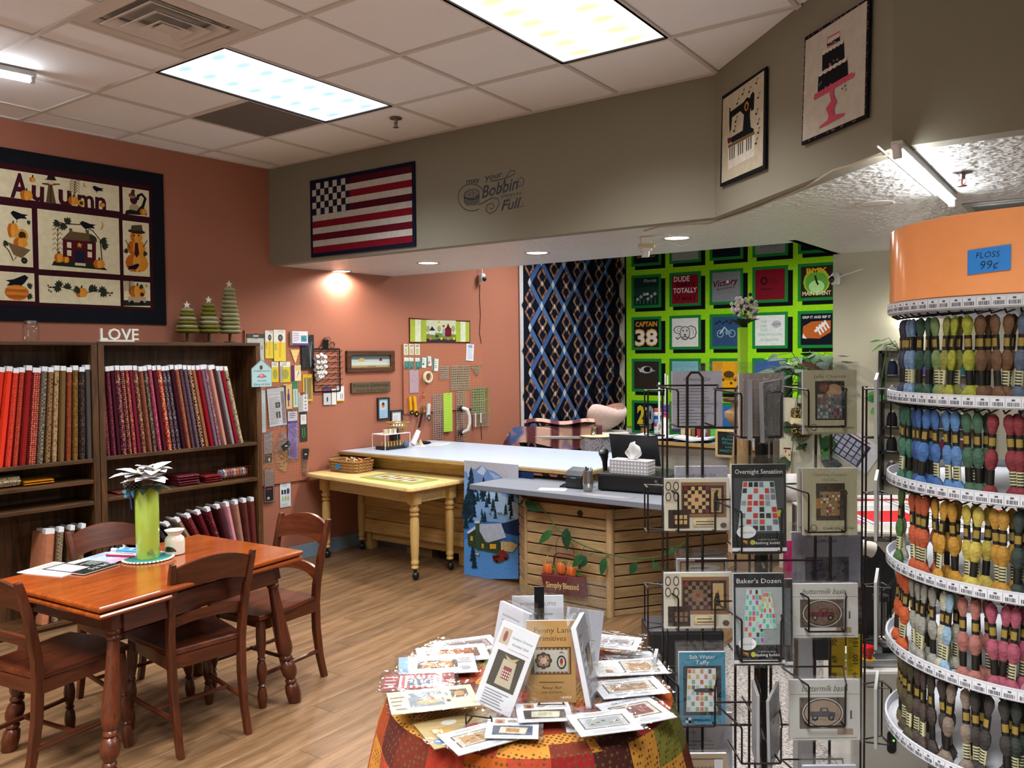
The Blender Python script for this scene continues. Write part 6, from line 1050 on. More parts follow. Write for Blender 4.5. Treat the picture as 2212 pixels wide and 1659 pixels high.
# ============================================================ BLUE DIAMOND QUILT
WQ = Wall(c1.x, c1.y, atan2(9.70-c1.y, -5.11-c1.x))
Q0, Q1, QB, QT = .585, 2.62, .45, 2.98
t = thing('diamond_quilt', 'dark navy quilt of blue diamond lattice hanging on the far terracotta wall', 'quilt', WQ.pos((Q0+Q1)/2, (QB+QT)/2, .02), WQ.phi); cu, cv = (Q0+Q1)/2, (QB+QT)/2
G('quilt', 'b8b4b4').prism([(Q0-cu, QB-cv), (Q0+.07-cu, QB-cv), (Q0+.05-cu, QT-cv), (Q0-.02-cu, QT-cv)], -.004, .006, 'y').ob('white_backing_edge', t)
g = G('quilt', '0d101d'); g.box(Q0+.045-cu, -.008, QB-cv, Q1-cu, .004, QT-.02-cv); g.ob('navy_ground', t)
du, dv = .218, .2555; u00, v00 = .955-cu, 2.80-cv
def dia(g, x, z, a, b_, col): g.p([(x-a, z), (x, z-b_), (x+a, z), (x, z+b_)], col)
bl = G('quilt'); bl.base = .0085; cs = G('quilt'); cs.base = .0105; rg = random.Random(2)
cells = []
for i in range(-1, 9):
    for j in range(-1, 10):
        if (i+j) % 2: continue
        x, z = u00+i*du, v00-j*dv
        if x < Q0+.12-cu or x > Q1-.01-cu or z < QB+.1-cv: continue
        dia(cs, x, z, .032, .055, 'b9b6ae')
        for sx in (-1, 1):
            x2, z2 = x+sx*du, z-dv
            if x2 < Q0+.12-cu or x2 > Q1-cu or z2 < QB+.06-cv: continue
            bl.ln([(x, z), (x2, z2)], .062, rg.choice(['3f5f8f', '46689a', '3a588a']))
        if z-2*dv > QB-cv and Q0+.15-cu < x < Q1-.12-cu: cells.append((x, z-dv))
bl.ob('blue_sashing', t)['kind'] = 'stuff'; cs.ob('cornerstones', t)['kind'] = 'stuff'
fl_ = G('quilt'); fl_.base = .0088
for x, z in cells:
    for s_ in (-1, 1):
        zc2 = z+s_*.078
        for k in range(20):
            f = k/5; e_ = int(f); f -= e_; V4 = [(.078, 0), (0, .092), (-.078, 0), (0, -.092)]; A, B = V4[e_], V4[(e_+1) % 4]
            fl_.e(x+A[0]*(1-f)+B[0]*f, zc2+A[1]*(1-f)+B[1]*f, .017, .019, rg.choice(['6a4a40', '7c5848', '5c4450', '8c6c40', '4a3230', '7a5850', '94705c']), n=6)
        dia(fl_, x, zc2, .055, .068, '0d101d')
    for s_ in (-1, 1): dia(fl_, x+s_*.1, z, .045, .06, '0d101d')
    dia(fl_, x, z, .02, .034, 'b9b6ae')
fl_.ob('floral_blocks', t)['kind'] = 'stuff'
# ============================================================ GREEN T-SHIRT QUILT
N3 = (WG, 1100, 500, 2.9105)
g = D(*N3, .02, 'quilt'); g.frame(735, 40, 2300, 1300); t = thing('shirt_quilt', 'huge lime green quilt of framed shirt fronts on the far grey wall', 'quilt', g.pos(), 0); cq = g.c0
g.k = 0; g.box(-g.w/2, 0, -g.h/2, g.w/2, .012, g.h/2, 'quilt', '8fd018'); g.ob('lime_ground', t)
b0 = D(*N3, .02, 'quilt'); b0.c0 = cq; A = b0.q(735, 700); b0.box(A[0]-.02, -.002, -g.h/2, A[0], .012, g.h/2, 'quilt', '0d1a10'); b0.ob('dark_binding', t)
U = [b0.q(x, 700)[0] for x in (770, 1000, 1253, 1528)]; UP_ = (U[3]-U[0])/3; U = [U[0]+UP_*k for k in range(5)]
Z0 = b0.q(860, 272)[1]; ZP_ = (b0.q(860, 272)[1]-b0.q(860, 800)[1])/2; BW = UP_*.79; BH = ZP_*.79
def block(i, j, col, draw, lab, rim='1c7a34'):
    p = G('quilt'); x0_, z1_ = U[i], Z0-ZP_*j; w_, h_ = BW, BH; p.base = .0005
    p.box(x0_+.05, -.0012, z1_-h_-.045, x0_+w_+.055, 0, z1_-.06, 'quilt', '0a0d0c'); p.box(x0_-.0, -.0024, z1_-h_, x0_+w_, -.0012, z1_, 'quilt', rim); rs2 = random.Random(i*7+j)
    p.base = .0026; bx_, bz_ = x0_+w_/2, z1_-h_/2; a, b_ = w_/2-.035, h_/2-.035
    p.r(bx_-a, bz_-b_, bx_+a, bz_+b_, col); draw(p, bx_, bz_, a, b_); p.ob('shirt_block', t, label=lab)
WH = 'd8d8d4'
block(0, -1, '101826', lambda p, x, z, a, b_: (p.t("Ain't Bother", x, z-b_*.6, b_*.16, 'c8a03c', w=a*1.5), p.e(x, z-b_*.2, a*.6, b_*.25, '2c4a78')), 'navy shirt block at the top left')
block(1, -1, '8c8f8e', lambda p, x, z, a, b_: None, 'plain grey shirt block in the top row')
block(2, -1, '0c1422', lambda p, x, z, a, b_: (p.t('COLLEGE', x, z-b_*.2, b_*.25, WH, w=a*1.1), p.t('GUIDANCE', x, z+b_*.2, b_*.25, WH, w=a*1.2)), 'navy lettered shirt block in the top row')
block(3, -1, '7d8280', lambda p, x, z, a, b_: (p.t('LARRY', x, z-b_*.1, b_*.25, '5c605e', w=a), p.t('LYNCH', x, z-b_*.6, b_*.3, '5c605e', w=a*1.2)), 'grey lettered shirt block in the top row')
block(4, -1, '0c1018', lambda p, x, z, a, b_: None, 'black shirt block in the top row')
block(0, 0, '14332c', lambda p, x, z, a, b_: (p.t('Florida', x+a*.3, z+b_*.65, b_*.22, 'b8c4bc', sh=.3, w=a), p.r(x-a, z-b_*.3, x+a, z+b_*.3, '22403a'), [p.e(x-a*.7+k*a*.28, z-b_*.55+(k % 3)*.03, a*.13, b_*.12, 'a8b4ac') for k in range(6)], [p.r(x-a*.8+k*a*.3, z-b_*.9, x-a*.77+k*a*.3, z-b_*.5, '8c9c94') for k in range(6)], p.e(x+a*.1, z-b_*.2, a*.12, b_*.1, WH)), 'dark green Florida flamingo shirt block')
block(1, 0, '7e1426', lambda p, x, z, a, b_: (p.t('DUDE', x-a*.25, z+b_*.55, b_*.36, WH, w=a*1.2, bold=.02), p.t("THAT'S", x, z+b_*.18, b_*.26, '2a0a10', w=a*1.5, bold=.02), p.t('TOTALLY', x, z-b_*.25, b_*.34, WH, w=a*1.8, bold=.02), p.t('U and J', x, z-b_*.75, b_*.3, '2c0a12', w=a*1.5, bold=.02)), 'red shirt block reading DUDE TOTALLY')
block(2, 0, '7d8288', lambda p, x, z, a, b_: (p.t('Victory', x, z+b_*.1, b_*.42, '5a1426', sh=.3, w=a*1.8, bold=.02, rot=.12), p.t('BASEBALL', x, z-b_*.15, b_*.14, '3c1620', w=a*1.3, rot=.12), p.e(x+a*.1, z+b_*.33, a*.1, b_*.1, WH)), 'grey Victory baseball shirt block')
block(3, 0, '761322', lambda p, x, z, a, b_: (p.t('O', x-a*.4, z, b_*.5, '2a1014', w=a*.5, bold=.04), p.rows(x-a*.1, x+a*.6, z, z+b_*.4, 3, '541018'), p.rows(x-a*.6, x+a*.5, z-b_*.4, z-b_*.2, 1, '40101a')), 'dark red shirt block with a block letter O')
block(4, 0, '2c2018', lambda p, x, z, a, b_: (p.e(x, z, a*.85, b_*.85, '9ab02c'), p.e(x, z-b_*.05, a*.72, b_*.7, '5c9c34'), p.e(x, z-b_*.3, a*.5, b_*.4, 'a8d88c'), p.t('BMX', x, z+b_*.58, b_*.3, 'd8a41c', w=a*1.3, bold=.03), p.ln([(x-a*.1, z+b_*.4), (x, z), (x+a*.1, z-b_*.2)], a*.12, '16241a'), p.t('MAIN EVENT', x, z-b_*.85, b_*.25, 'd8d4b0', w=a*1.8, bold=.02)), 'brown BMX main event shirt block')
block(0, 1, '10141f', lambda p, x, z, a, b_: (p.t('CAPTAIN', x, z+b_*.5, b_*.34, 'd8941c', w=a*1.75, bold=.03), p.t('38', x, z-b_*.85, b_*1.1, 'd8941c', w=a*1.85, bold=.05), p.t('38', x, z-b_*.82, b_*1.02, WH, w=a*1.75, bold=.02)), 'navy shirt block reading CAPTAIN 38')
block(1, 1, 'd4d4d0', lambda p, x, z, a, b_: (p.t('90', x, z-b_*.45, b_*.9, '55585a', w=a*1.8, bold=.03), p.t('90', x, z-b_*.40, b_*.82, 'd4d4d0', w=a*1.65), p.e(x, z-b_*.05, a*.4, b_*.5, '55585a'), p.e(x, z-b_*.03, a*.34, b_*.42, 'c4c4c0'), [p.e(x+s_*a*.14, z+b_*.12, a*.07, b_*.05, '3a3c3e') for s_ in (-1, 1)], p.p([(x-a*.12, z-b_*.12), (x+a*.12, z-b_*.12), (x, z-b_*.28)], '3a3c3e'), p.ln([(x-a*.2, z-b_*.36), (x, z-b_*.28), (x+a*.2, z-b_*.36)], .012, '3a3c3e')), 'white shirt block with 90 and a tiger face')
block(2, 1, '2c4a6c', lambda p, x, z, a, b_: ([p.e(x+k*a*.42, z-b_*.15, a*.24, b_*.26, 'a8bcc8') for k in (-1, 1)], [p.e(x+k*a*.42, z-b_*.15, a*.2, b_*.22, '2c4a6c') for k in (-1, 1)], p.ln([(x-a*.45, z-b_*.15), (x-a*.1, z+b_*.3), (x+a*.1, z)], .02, 'a8bcc8'), p.p([(x-a*.1, z), (x+a*.3, z+b_*.1), (x+a*.4, z-b_*.15), (x, z-b_*.25)], '6c8ca0'), [p.ln([(x-a*.8+k*a*.25, z+b_*.5+(k % 2)*.04), (x-a*.6+k*a*.25, z+b_*.65)], .02, '162434') for k in range(7)]), 'blue shirt block with a chopper motorcycle')
block(3, 1, 'd2d6d2', lambda p, x, z, a, b_: (p.t('THE', x-a*.4, z+b_*.5, b_*.16, '5ca878', w=a*.35), p.t('KTEA', x-a*.4, z+b_*.22, b_*.16, '5ca878', w=a*.45), p.t('CLASS', x-a*.4, z-b_*.04, b_*.16, '5ca878', w=a*.5), p.e(x+a*.45, z+b_*.4, a*.3, b_*.25, 'a8acb0'), p.t('LEAVE', x+a*.45, z+b_*.33, b_*.14, '505458', w=a*.6), p.t('MADE WITH LOVE', x, z-b_*.35, b_*.16, '5ca878', w=a*1.6), p.t('BY GRANDMA', x, z-b_*.7, b_*.16, '5ca878', w=a*1.2)), 'white shirt block with pale green lettering')
block(4, 1, '0e131d', lambda p, x, z, a, b_: (p.t('GRIP IT AND RIP IT', x, z+b_*.7, b_*.16, WH, w=a*1.8, bold=.02), p.p([(x-a*.9, z-b_*.55), (x-a*.85, z+b_*.2), (x-a*.3, z+b_*.5), (x+a*.9, z+b_*.55), (x+a*.9, z-b_*.2), (x+a*.2, z-b_*.6)], 'b05a24'), p.ln([(x-a*.1, z-b_*.15), (x+a*.6, z+b_*.45)], .03, WH), [p.ln([(x+k*a*.17, z-b_*.12+k*b_*.13+.05), (x+k*a*.17+.05, z-b_*.18+k*b_*.13-.03)], .02, WH) for k in range(4)], p.p([(x-a*.9, z-b_*.55), (x-a*.85, z-b_*.25), (x-a*.6, z-b_*.6)], WH)), 'navy football shirt block reading GRIP IT AND RIP IT')
block(0, 2, '2e2620', lambda p, x, z, a, b_: (p.e(x, z+b_*.4, a*.5, b_*.26, 'b8b8b4'), p.e(x+a*.1, z+b_*.42, a*.32, b_*.2, '15151a'), p.p([(x-a*.7, z+b_*.55), (x-a*.2, z+b_*.3), (x-a*.5, z+b_*.2)], 'b8b8b4'), p.p([(x+a*.3, z+b_*.5), (x+a*.75, z+b_*.3), (x+a*.3, z+b_*.25)], 'a0a09c')), 'brown shirt block with a pale helmet')
block(1, 2, '7cb8c4', lambda p, x, z, a, b_: p.t('LAKE', x, z, b_*.3, '48808c', w=a*1.2), 'pale blue shirt block mostly behind the pattern rack')
block(2, 2, 'd89a18', lambda p, x, z, a, b_: (p.e(x+a*.2, z+b_*.1, a*.4, b_*.25, '4a3a18', n=9), p.t('TIGERS', x+a*.2, z-b_*.3, b_*.25, '4a3a18', w=a*1.2), [p.e(x-a*.5+k*.05, z-b_*.5+.04*(k % 3), .02, .02, '4a3a18', n=5) for k in range(8)]), 'golden yellow shirt block behind the pattern rack')
block(3, 2, '2c5c9c', lambda p, x, z, a, b_: None, 'blue shirt block behind the pattern rack'); block(4, 2, '5c1c20', lambda p, x, z, a, b_: None, 'maroon shirt block hidden by the plants')
block(0, 3, '0e131c', lambda p, x, z, a, b_: (p.t('2', x-a*.45, z-b_*.45, b_*1.2, 'c8b828', w=a*.6, bold=.05), p.t('0', x+a*.3, z-b_*.45, b_*1.2, '8c949c', w=a*.6, bold=.05), p.p([(x-a*.3, z-b_*.5), (x+a*.1, z-b_*.5), (x, z+b_*.4), (x-a*.15, z+b_*.5)], '0e131c'), p.e(x-a*.08, z+b_*.6, a*.12, b_*.12, 'b8bcbc'), p.t('TIME', x-a*.1, z-b_*.85, b_*.25, 'b8bcb8', w=a)), 'black sports shirt block low at the left')
block(1, 3, '3c4a58', lambda p, x, z, a, b_: None, 'slate shirt block low behind the desk things'); block(2, 3, '2c64a0', lambda p, x, z, a, b_: None, 'bright blue shirt block low behind the pattern rack')
# ============================================================ IRONING BOARD AND WORKROOM CLUTTER
PA = YAW
IB = DP(1195, 930, 8.2); 
t = thing('ironing_board', 'ironing board with crossed black legs below the diamond quilt', 'ironing board', (IB.x, IB.y, 0), PA-radians(4)); bz = IB.z-.04
g = G('cloth', 'a8a8a4'); out = [(-.46, -.06), (-.40, -.13), (-.2, -.17), (.62, -.18), (.66, -.1), (.66, .1), (.62, .18), (-.2, .17), (-.40, .13), (-.46, .06)]; g.prism(out, bz-.03, bz); g.ob('board', t, bevel=.008)
for s_ in (-1, 1): G('blackwire', '1c1c1c').tube([(s_*.35, -.12, bz-.03), (-s_*.3, -.14, .01), (-s_*.3, .14, .01), (s_*.35, .12, bz-.03)], .014, 8).ob('leg', t, smooth=True)
m, nt, b = nodemat('blanket'); wv = nd(nt, 'ShaderNodeTexWave', Scale=1.4, Distortion=1.6, Detail=2.0); nt.links.new(coords(nt), wv.inputs['Vector']); n2 = nd(nt, 'ShaderNodeTexNoise', Scale=4.0); nt.links.new(coords(nt), n2.inputs['Vector'])
c = mixc(nt, ramp(nt, wv.outputs[1], .2, .5), lin('4c1c24'), lin('b08a7c')); c = mixc(nt, ramp(nt, n2.outputs[0], .58, .66), c, lin('3a4c78')); nt.links.new(mixc(nt, ramp(nt, n2.outputs[0], .36, .3), c, lin('241420')), b.inputs['Base Color']); b.inputs['Roughness'].default_value = .95; n3 = nd(nt, 'ShaderNodeTexNoise', Scale=90.0); nt.links.new(coords(nt), n3.inputs['Vector']); bump(nt, b, n3.outputs[0], .8, .006); MATS['blanket'] = m
g = G('blanket')
def bl_(i, j): 
    x = -.50+.98*i; y = (j-.5)*.46; z = bz+.05+.035*sin(i*7)*cos(j*5)+.06*(1-(2*j-1)**2)*(.5+.5*i); 
    if abs(y) > .17: z -= (abs(y)-.17)*2.4*(1 if y < 0 else .6)
    if x < -.40: z -= (-.40-x)*1.6
    return (x, y*.82, z)
g.surf(bl_, 26, 14); g.surf(lambda i, j: (-.28+.7*i, -.14+.22*j+.03*sin(i*6), bz+.125+.03*sin(j*6)+.015*sin(i*9)), 18, 8)
o = tag(g.ob('plaid_blanket', None, (IB.x, IB.y, 0), PA-radians(4), smooth=True), 'wine and blue plaid fleece blanket heaped on the ironing board', 'blanket')
ST = DP(1290, 910, 8.0)
t = thing('draped_stool', 'round side table draped with blue floral cloth beside the ironing board', 'table', (ST.x, ST.y, 0), PA)
g = G('fab_floral', '9c9ca4'); g.col2 = '3a4468'; g.loft([[(r*(1+.06*sin(7*2*pi*j/32))*cos(2*pi*j/32), r*(1+.06*sin(7*2*pi*j/32))*sin(2*pi*j/32), z) for j in range(32)] for r, z in ((.17, .4), (.16, .7), (.15, .93))], cap=False); g.ob('cloth_skirt', t, smooth=True); G('cloth', 'c4b890').lathe([(.165, .925), (.17, .935), (.1, .942), (0, .943)], 24).ob('cream_top_cloth', t, smooth=True); G('pine_z').lathe([(.14, 0), (.03, .03), (.03, .9), (.14, .92)], 14).ob('pedestal', t, smooth=True)
o = G('metal', 'a09888').lathe([(.035, 0), (.028, .008), (.024, .07), (.03, .078), (.0, .08)], 16).ob('metal_spool', None, Vector((ST.x-.02, ST.y-.03, .944)), 0, smooth=True); tag(o, 'metal thread spool standing on the draped side table', 'spool')
SB = DP(1305, 905, 8.6)
t = thing('tote_bag', 'cream cloth bag with orange lining slumped beyond the draped table', 'bag', (SB.x, SB.y, 0), PA)
G('cloth', 'c8b4ac').surf(lambda i, j: ((.19*sin(pi*j*.62+.15)*cos(2*pi*i))*1.1+.04*j, .14*sin(pi*j*.62+.15)*sin(2*pi*i), .92+.26*j+.03*sin(4*pi*i)*j), 24, 10).ob('bag_body', t, smooth=True); G('cloth', 'b8603c').lathe([(0, 1.1), (.1, 1.11), (.13, 1.16)], 16).ob('lining', t, (.03, 0, 0), smooth=True)
o = G('paint', 'a8a49c').box(-.24, -.18, 0, .24, .18, .918).ob('drawer_cart', None, (SB.x, SB.y, 0), PA, bevel=.01); o2 = tag(o, 'pale drawer cart under the cream cloth bag', 'cabinet')
for k in range(3): G('plastic', 'c8c4bc').box(-.22, -.19, .1+k*.27, .22, -.18, .33+k*.27).ob('drawer', o, bevel=.004)
# far desk
DY = 8.38
t = thing('work_desk', 'pale wood edged work desk below the green quilt', 'desk', (-3.7, DY, 0)); G('laminate').box(-.98, 0, .72, 1.3, .75, .755).ob('desk_top', t); G('pine_x').box(-.98, -.012, .718, 1.3, 0, .757).ob('edge_strip', t); G('paint', '9a948a').box(-.95, .05, .52, 1.28, .07, .72).ob('modesty_panel', t)
for x in (-.95, 1.22): G('paint', '6c6660').box(x, .04, 0, x+.05, .7, .72).ob('leg_panel', t)
def ondesk(px, py, Y0): u_, v_ = Wall(0, Y0, 0).uv(px, py); return Vector((u_, Y0, .7555))
def binder(px, lab, w_=.3): 
    P = ondesk(px, 940, DY+.17); t = thing('open_binder', lab, 'binder', P, radians(4)); 
    for s_ in (-1, 1): g = G('paper', 'd8dce4'); g.M = Matrix.Rotation(-s_*radians(7), 4, 'Y'); g.box(min(0, s_*w_), -.13, .012, max(0, s_*w_), .13, .032); g.M = None; g.ob('page_block', t); g = G('plastic', '16161a'); g.M = Matrix.Rotation(-s_*radians(7), 4, 'Y'); g.box(min(0, s_*(w_+.01)), -.14, .004, max(0, s_*(w_+.01)), .14, .010); g.M = None; g.ob('cover', t)
    for k in (-.08, 0, .08): G('metal', 'b8b8bc').tube([(.02*cos(a), k, .03+.02*sin(a)) for a in [pi*q/8 for q in range(9)]], .0025, 5).ob('ring', t)
binder(1420, 'open white ring binder at the left on the far desk', .22); binder(1500, 'second open binder behind the pattern rack on the far desk', .2)
def tower(px, y0_, cols, r, lab, h_=.04):
    P = ondesk(px, 930, y0_)
    for i, c in enumerate(cols): o = G('gloss', c).lathe([(r*.96, 0), (r, .004), (r, h_-.004), (r*.96, h_)], 16).ob('thread_tin', None, P+Vector((0, 0, i*h_)), 0, smooth=True); tag(o, f'{lab}, {ORD[i]} from the bottom', 'tin', 'stacked tins on the far desk')
tower(1421, DY+.42, ['8c8cb0', 'd4d4d4', 'a8c0b4', 'a82c3c', '4a9ccc', '24408c', 'c8c8d0', 'b05048'], .045, 'round tin in the left colour stack on the far desk', .042)
tower(1437, DY+.5, ['2c2c30', 'd89a4c', 'c86c3c', 'b83c3c', 'c8c08c', 'a8384c', '8c3c6c', '4a3480', '5a3c8c'], .05, 'round tin in the taller purple topped stack on the far desk', .042)
P = ondesk(1436, 925, DY+.34); t = thing('mug', 'white ridged mug with handle standing on the far desk', 'mug', P+Vector((0, 0, .0)), 0); G('gloss', 'd8d4d0').lathe([(.05, .0), (.055, .01), (.05, .03), (.055, .05), (.05, .07), (.055, .09), (.05, .11), (.045, .13), (.055, .17), (.04, .2), (.04, .24)], 18).ob('mug_body', t, smooth=True); G('gloss', 'd8d4d0').tube([(-.05, 0, .18), (-.09, 0, .16), (-.09, 0, .09), (-.05, 0, .06)], .007, 6).ob('handle', t, smooth=True)
P = ondesk(1393, 935, DY+.36); t = thing('kraft_jar', 'brown kraft canister with dark lid on the far desk', 'canister', P, 0); G('paper', '8c6c40').lathe([(.05, 0), (.05, .11)], 16).ob('canister_body', t, smooth=True); G('paper', '2c2018').lathe([(.054, .11), (.054, .128), (.05, .13)], 16).ob('lid', t, smooth=True)
P = ondesk(1368, 940, DY+.2); o = G('glass').lathe([(.04, 0), (.045, .005), (.045, .04), (.038, .045)], 16).ob('glass_dish', None, P, 0, smooth=True); tag(o, 'small glass dish at the left end of the far desk', 'dish'); 
for px, h_, y_ in ((1424, .42, .44), (1437, .52, .53), (1442, .5, .52)): P = ondesk(px, 930, DY+y_-.06); o = G('gloss', 'd4d8d4').tube([P+Vector((0, 0, 0)), P+Vector((.0, 0, h_+.22))], .008 if px > 1430 else .012, 8).ob('white_rod', None, None, 0, smooth=True); tag(o, f'{"thick" if px < 1430 else ("slim" if px < 1440 else "slimmest")} white rod standing among the tins on the far desk', 'rod', 'white rods on the far desk')
for i, (c, w_) in enumerate((('b8a07c', .05), ('a8905c', .05), ('6c4a2c', .04), ('8c2028', .04), ('c8ccd4', .035), ('5c3020', .04), ('3c9c34', .07), ('24242c', .06))): P = ondesk(1482+i*11, 930, DY+.42); o = G('paper', c).box(-w_/2, -.09, 0, w_/2, .09, .17-.02*(i % 3)).ob('booklet', None, P, .05*(i % 2)); tag(o, f'{["beige", "straw", "brown", "dark red", "pale grey", "russet", "bright green", "black"][i]} booklet standing on the far desk behind the rack', 'book', 'booklets on the far desk')
g = D(Wall(0, DY-.02, 0), 1360, 820, 9.2167, 0); g.frame(1735, 1005, 2300, 1550); t = thing('chalk_sign', 'small chalkboard sign with teal lettering in a pale wood frame', 'sign', g.pos()); a, h_ = g.w/2, g.h/2
G('rubber', '101214').box(-a, 0, -h_, a, .01, h_).ob('slate', t); p = G('paint'); p.base = .0006
for s_ in (-1, 1): G('maple_x').box(-a, -.008, s_*h_-.012, a, .012, s_*h_+.012).ob('frame_rail', t); G('maple_x').box(s_*a-.012, -.009, -h_, s_*a+.012, .012, h_).ob('frame_rail', t)
for txt, z, hh, ww in (('WELL', .52, .1, .5), ('Behaved', .25, .2, 1.3), ('Women', -.08, .24, 1.2), ('RARELY', -.35, .12, .8), ('MAKE History', -.68, .2, 1.6)): p.t(txt, 0, h_*z, h_*hh, '3c8c88', w=a*ww, sh=.2)
p.ob('lettering', t); G('maple_x').box(-.02, .012, -h_-.2, .02, .03, h_*.5).ob('prop', t)
# wooden pedestal with green vase
PV = DP(1604, 860, 7.0); t = thing('wood_pedestal', 'turned brown wooden pedestal carrying the green flower vase', 'pedestal', (PV.x, PV.y, 0), 0); zp = PV.z
G('oak_z').lathe([(.17, 0), (.17, .05), (.12, .08), (.07, .2), (.06, .5), (.09, .8), (.07, zp-.25), (.12, zp-.2), (.15, zp-.16), (.15, zp-.12), (.08, zp-.08), (.1, zp-.03)], 20).ob('column', t, smooth=True); G('cherry_x').lathe([(.16, zp-.03), (.165, zp-.01), (.16, zp)], 20).ob('cap', t, smooth=True)
t = thing('flower_vase', 'slim lime green square vase with white berry flowers before the green quilt', 'vase', (PV.x, PV.y, zp), PA)
G('gloss', '88b828').loft([[(x*w_, y*w_, z) for x, y in ((-1, -1), (1, -1), (1, 1), (-1, 1))] for w_, z in ((.032, 0), (.034, .3), (.036, .60))]).ob('vase_body', t, bevel=.004)
g = G('leaf', '1c2418')
for k in range(9): a_ = k*.7; petal(g, (0, 0, .6), (cos(a_), sin(a_), .9), .16, .08, '1e2a1a', .3, 'leaf')
g.ob('foliage', t, smooth=True)
for k, (x, z, r, c) in enumerate(((-.07, .75, .05, 'cfc8bc'), (.02, .82, .06, '3a3440'), (.06, .78, .055, 'b8b0ac'), (.0, .74, .05, '54484c'), (.05, .7, .05, '6c5c5c'), (-.02, .8, .045, 'd8d2c8'))):
    g = G('cloth', c); rr = random.Random(k); [g.sph((x+rr.uniform(-r, r), -.04+rr.uniform(-.04, .04), z+rr.uniform(-r, r)), .017, 6, 4, col=c if q % 3 else 'd0c8c0') for q in range(14)]; o = g.ob('flower_cluster', t, smooth=True); o['kind'] = 'stuff'
# half wall with houseplants
struct(G('greywall').box(-2.05, 6.6, 0, -1.65, 6.76, 1.36).ob('wall_half'))
def plant(name, lab, P, n, spread, hgt, cols, seed, trail=0, pot=True, potc='4a2c20', lsize=.12):
    t = thing(name, lab, 'plant', P, 0); rs_ = random.Random(seed)
    if pot: G('plastic', potc).lathe([(.07, 0), (.1, .12), (.105, .125), (.09, .12)], 18).ob('pot', t, smooth=True)
    z0_ = .12 if pot else 0
    for k in range(n):
        a_ = rs_.uniform(0, 2*pi); r = spread*rs_.uniform(.3, 1); tr = k < trail; z = z0_+(hgt*rs_.uniform(.2, 1) if not tr else -rs_.uniform(.1, .6)); r = .13 if tr else r
        B_ = Vector((r*cos(a_), r*sin(a_) if not tr else -abs(r*sin(a_))-.06, z)); G('leaf', '3c5c2c').tube([(0, 0, z0_), (B_.x*.6, B_.y*.6, max(z, z0_)*1.0+.02), B_], .003, 4).ob('leaf_stalk', t)
        g = G('leaf'); d = Vector((cos(a_), sin(a_), rs_.uniform(-.7, .3))).normalized()*lsize*rs_.uniform(.7, 1.3); leaf3(g, B_, B_+d, lsize*.65, Vector((0, -.3, 1)).normalized() if not tr else Vector((0, -1, .2)), rs_.choice(cols)); g.ob('leaf', t, smooth=True)
GR = ['234a26', '2e5c2c', '1c3c22', '386a34']
PP = Wall(0, 6.66, 0); u_, _ = PP.uv(1752, 830); plant('potted_pothos', 'large dark green pothos in a pot on the half wall', Vector((u_, 6.67, 1.3605)), 60, .30, .24, GR, 4, 16, lsize=.15)
u_, _ = PP.uv(1668, 830); plant('potted_pothos', 'pale leaved small plant right of the green flower vase', Vector((u_+.05, 6.8, 1.20)), 26, .2, .36, ['7c9a4c', '8ca85c', '5c7c3c', '3c5c30'], 9, 0, lsize=.09)
P = Vector((u_+.05, 6.8, 0)); o = G('paint', '5c564e').box(-.12, -.03, 0, .12, .12, 1.2).ob('plant_stand', None, P, 0, bevel=.004); tag(o, 'tall dark grey stand under the pale leaved plant', 'stand')
# cloth planter and banner, calendar sheet
WH2 = Wall(0, 6.56, 0); v_ = WH2.uv(1735, 915)
t = thing('cloth_planter', 'yellow and black patterned cloth planter hanging on the half wall', 'planter', Vector((v_[0], 6.53, v_[1]-.1)), 0); g = G('fab_floral', '16140f'); g.col2 = 'b8a45c'; g.lathe([(.05, 0), (.08, .03), (.085, .2), (.08, .22)], 18); g.ob('cloth_body', t, smooth=True); G('cloth', 'cfc49a').lathe([(.087, .1), (.087, .15)], 18, cap=False).ob('cream_band', t, smooth=True)
g = D(WH2, 1680, 820, 5.927, 0, 'quilt'); g.frame(75, 870, 165, 1550); t = thing('fabric_strip', 'narrow cream red and blue pieced fabric strip hanging on the half wall', 'fabric', g.pos()); a, h_ = g.w/2, g.h/2; p = G('quilt'); p.box(-a, 0, -h_, a, .004, h_, 'quilt', 'cfc4a4'); p.base = .0; p.r(-a, h_*.94, a, h_, '5c1420'); rs2 = random.Random(8)
for k in range(26): p.e(rs2.uniform(-a*.8, a*.8), rs2.uniform(-h_*.2, h_*.9), a*.2, h_*.025, rs2.choice(['5c4a48', '8c6c6c', '7c2430']), n=6)
for k in range(5): z = -h_*.25-k*h_*.15; p.p([(-a, z), (0, z+h_*.08), (a, z), (0, z-h_*.08)], ['7c1424', '3c5490', 'd8d4cc', '7c1424', '8c2430'][k])
p.ob('pieced_strip', t)
g = D(WP, 1680, 820, 5.927, .006); g.frame(790, 720, 1080, 1030); t = thing('calendar_sheet', 'tilted printed calendar sheet pinned to the grey partition', 'calendar', g.pos()); p = G('paper'); p.box(-.2, 0, -.11, .2, .003, .13, 'paper', 'cfd2dc'); p.base = 0; p.r(-.2, -.1, .12, .085, '1c2846'); [p.r(-.19+i*.05, -.09+j*.042, -.15+i*.05, -.055+j*.042, 'a8acc0') for i in range(6) for j in range(4)]; p.r(-.1, .1, .1, .108, 'a84c54'); o = p.ob('printed_page', t); o.rotation_euler = (0, radians(32), 0)
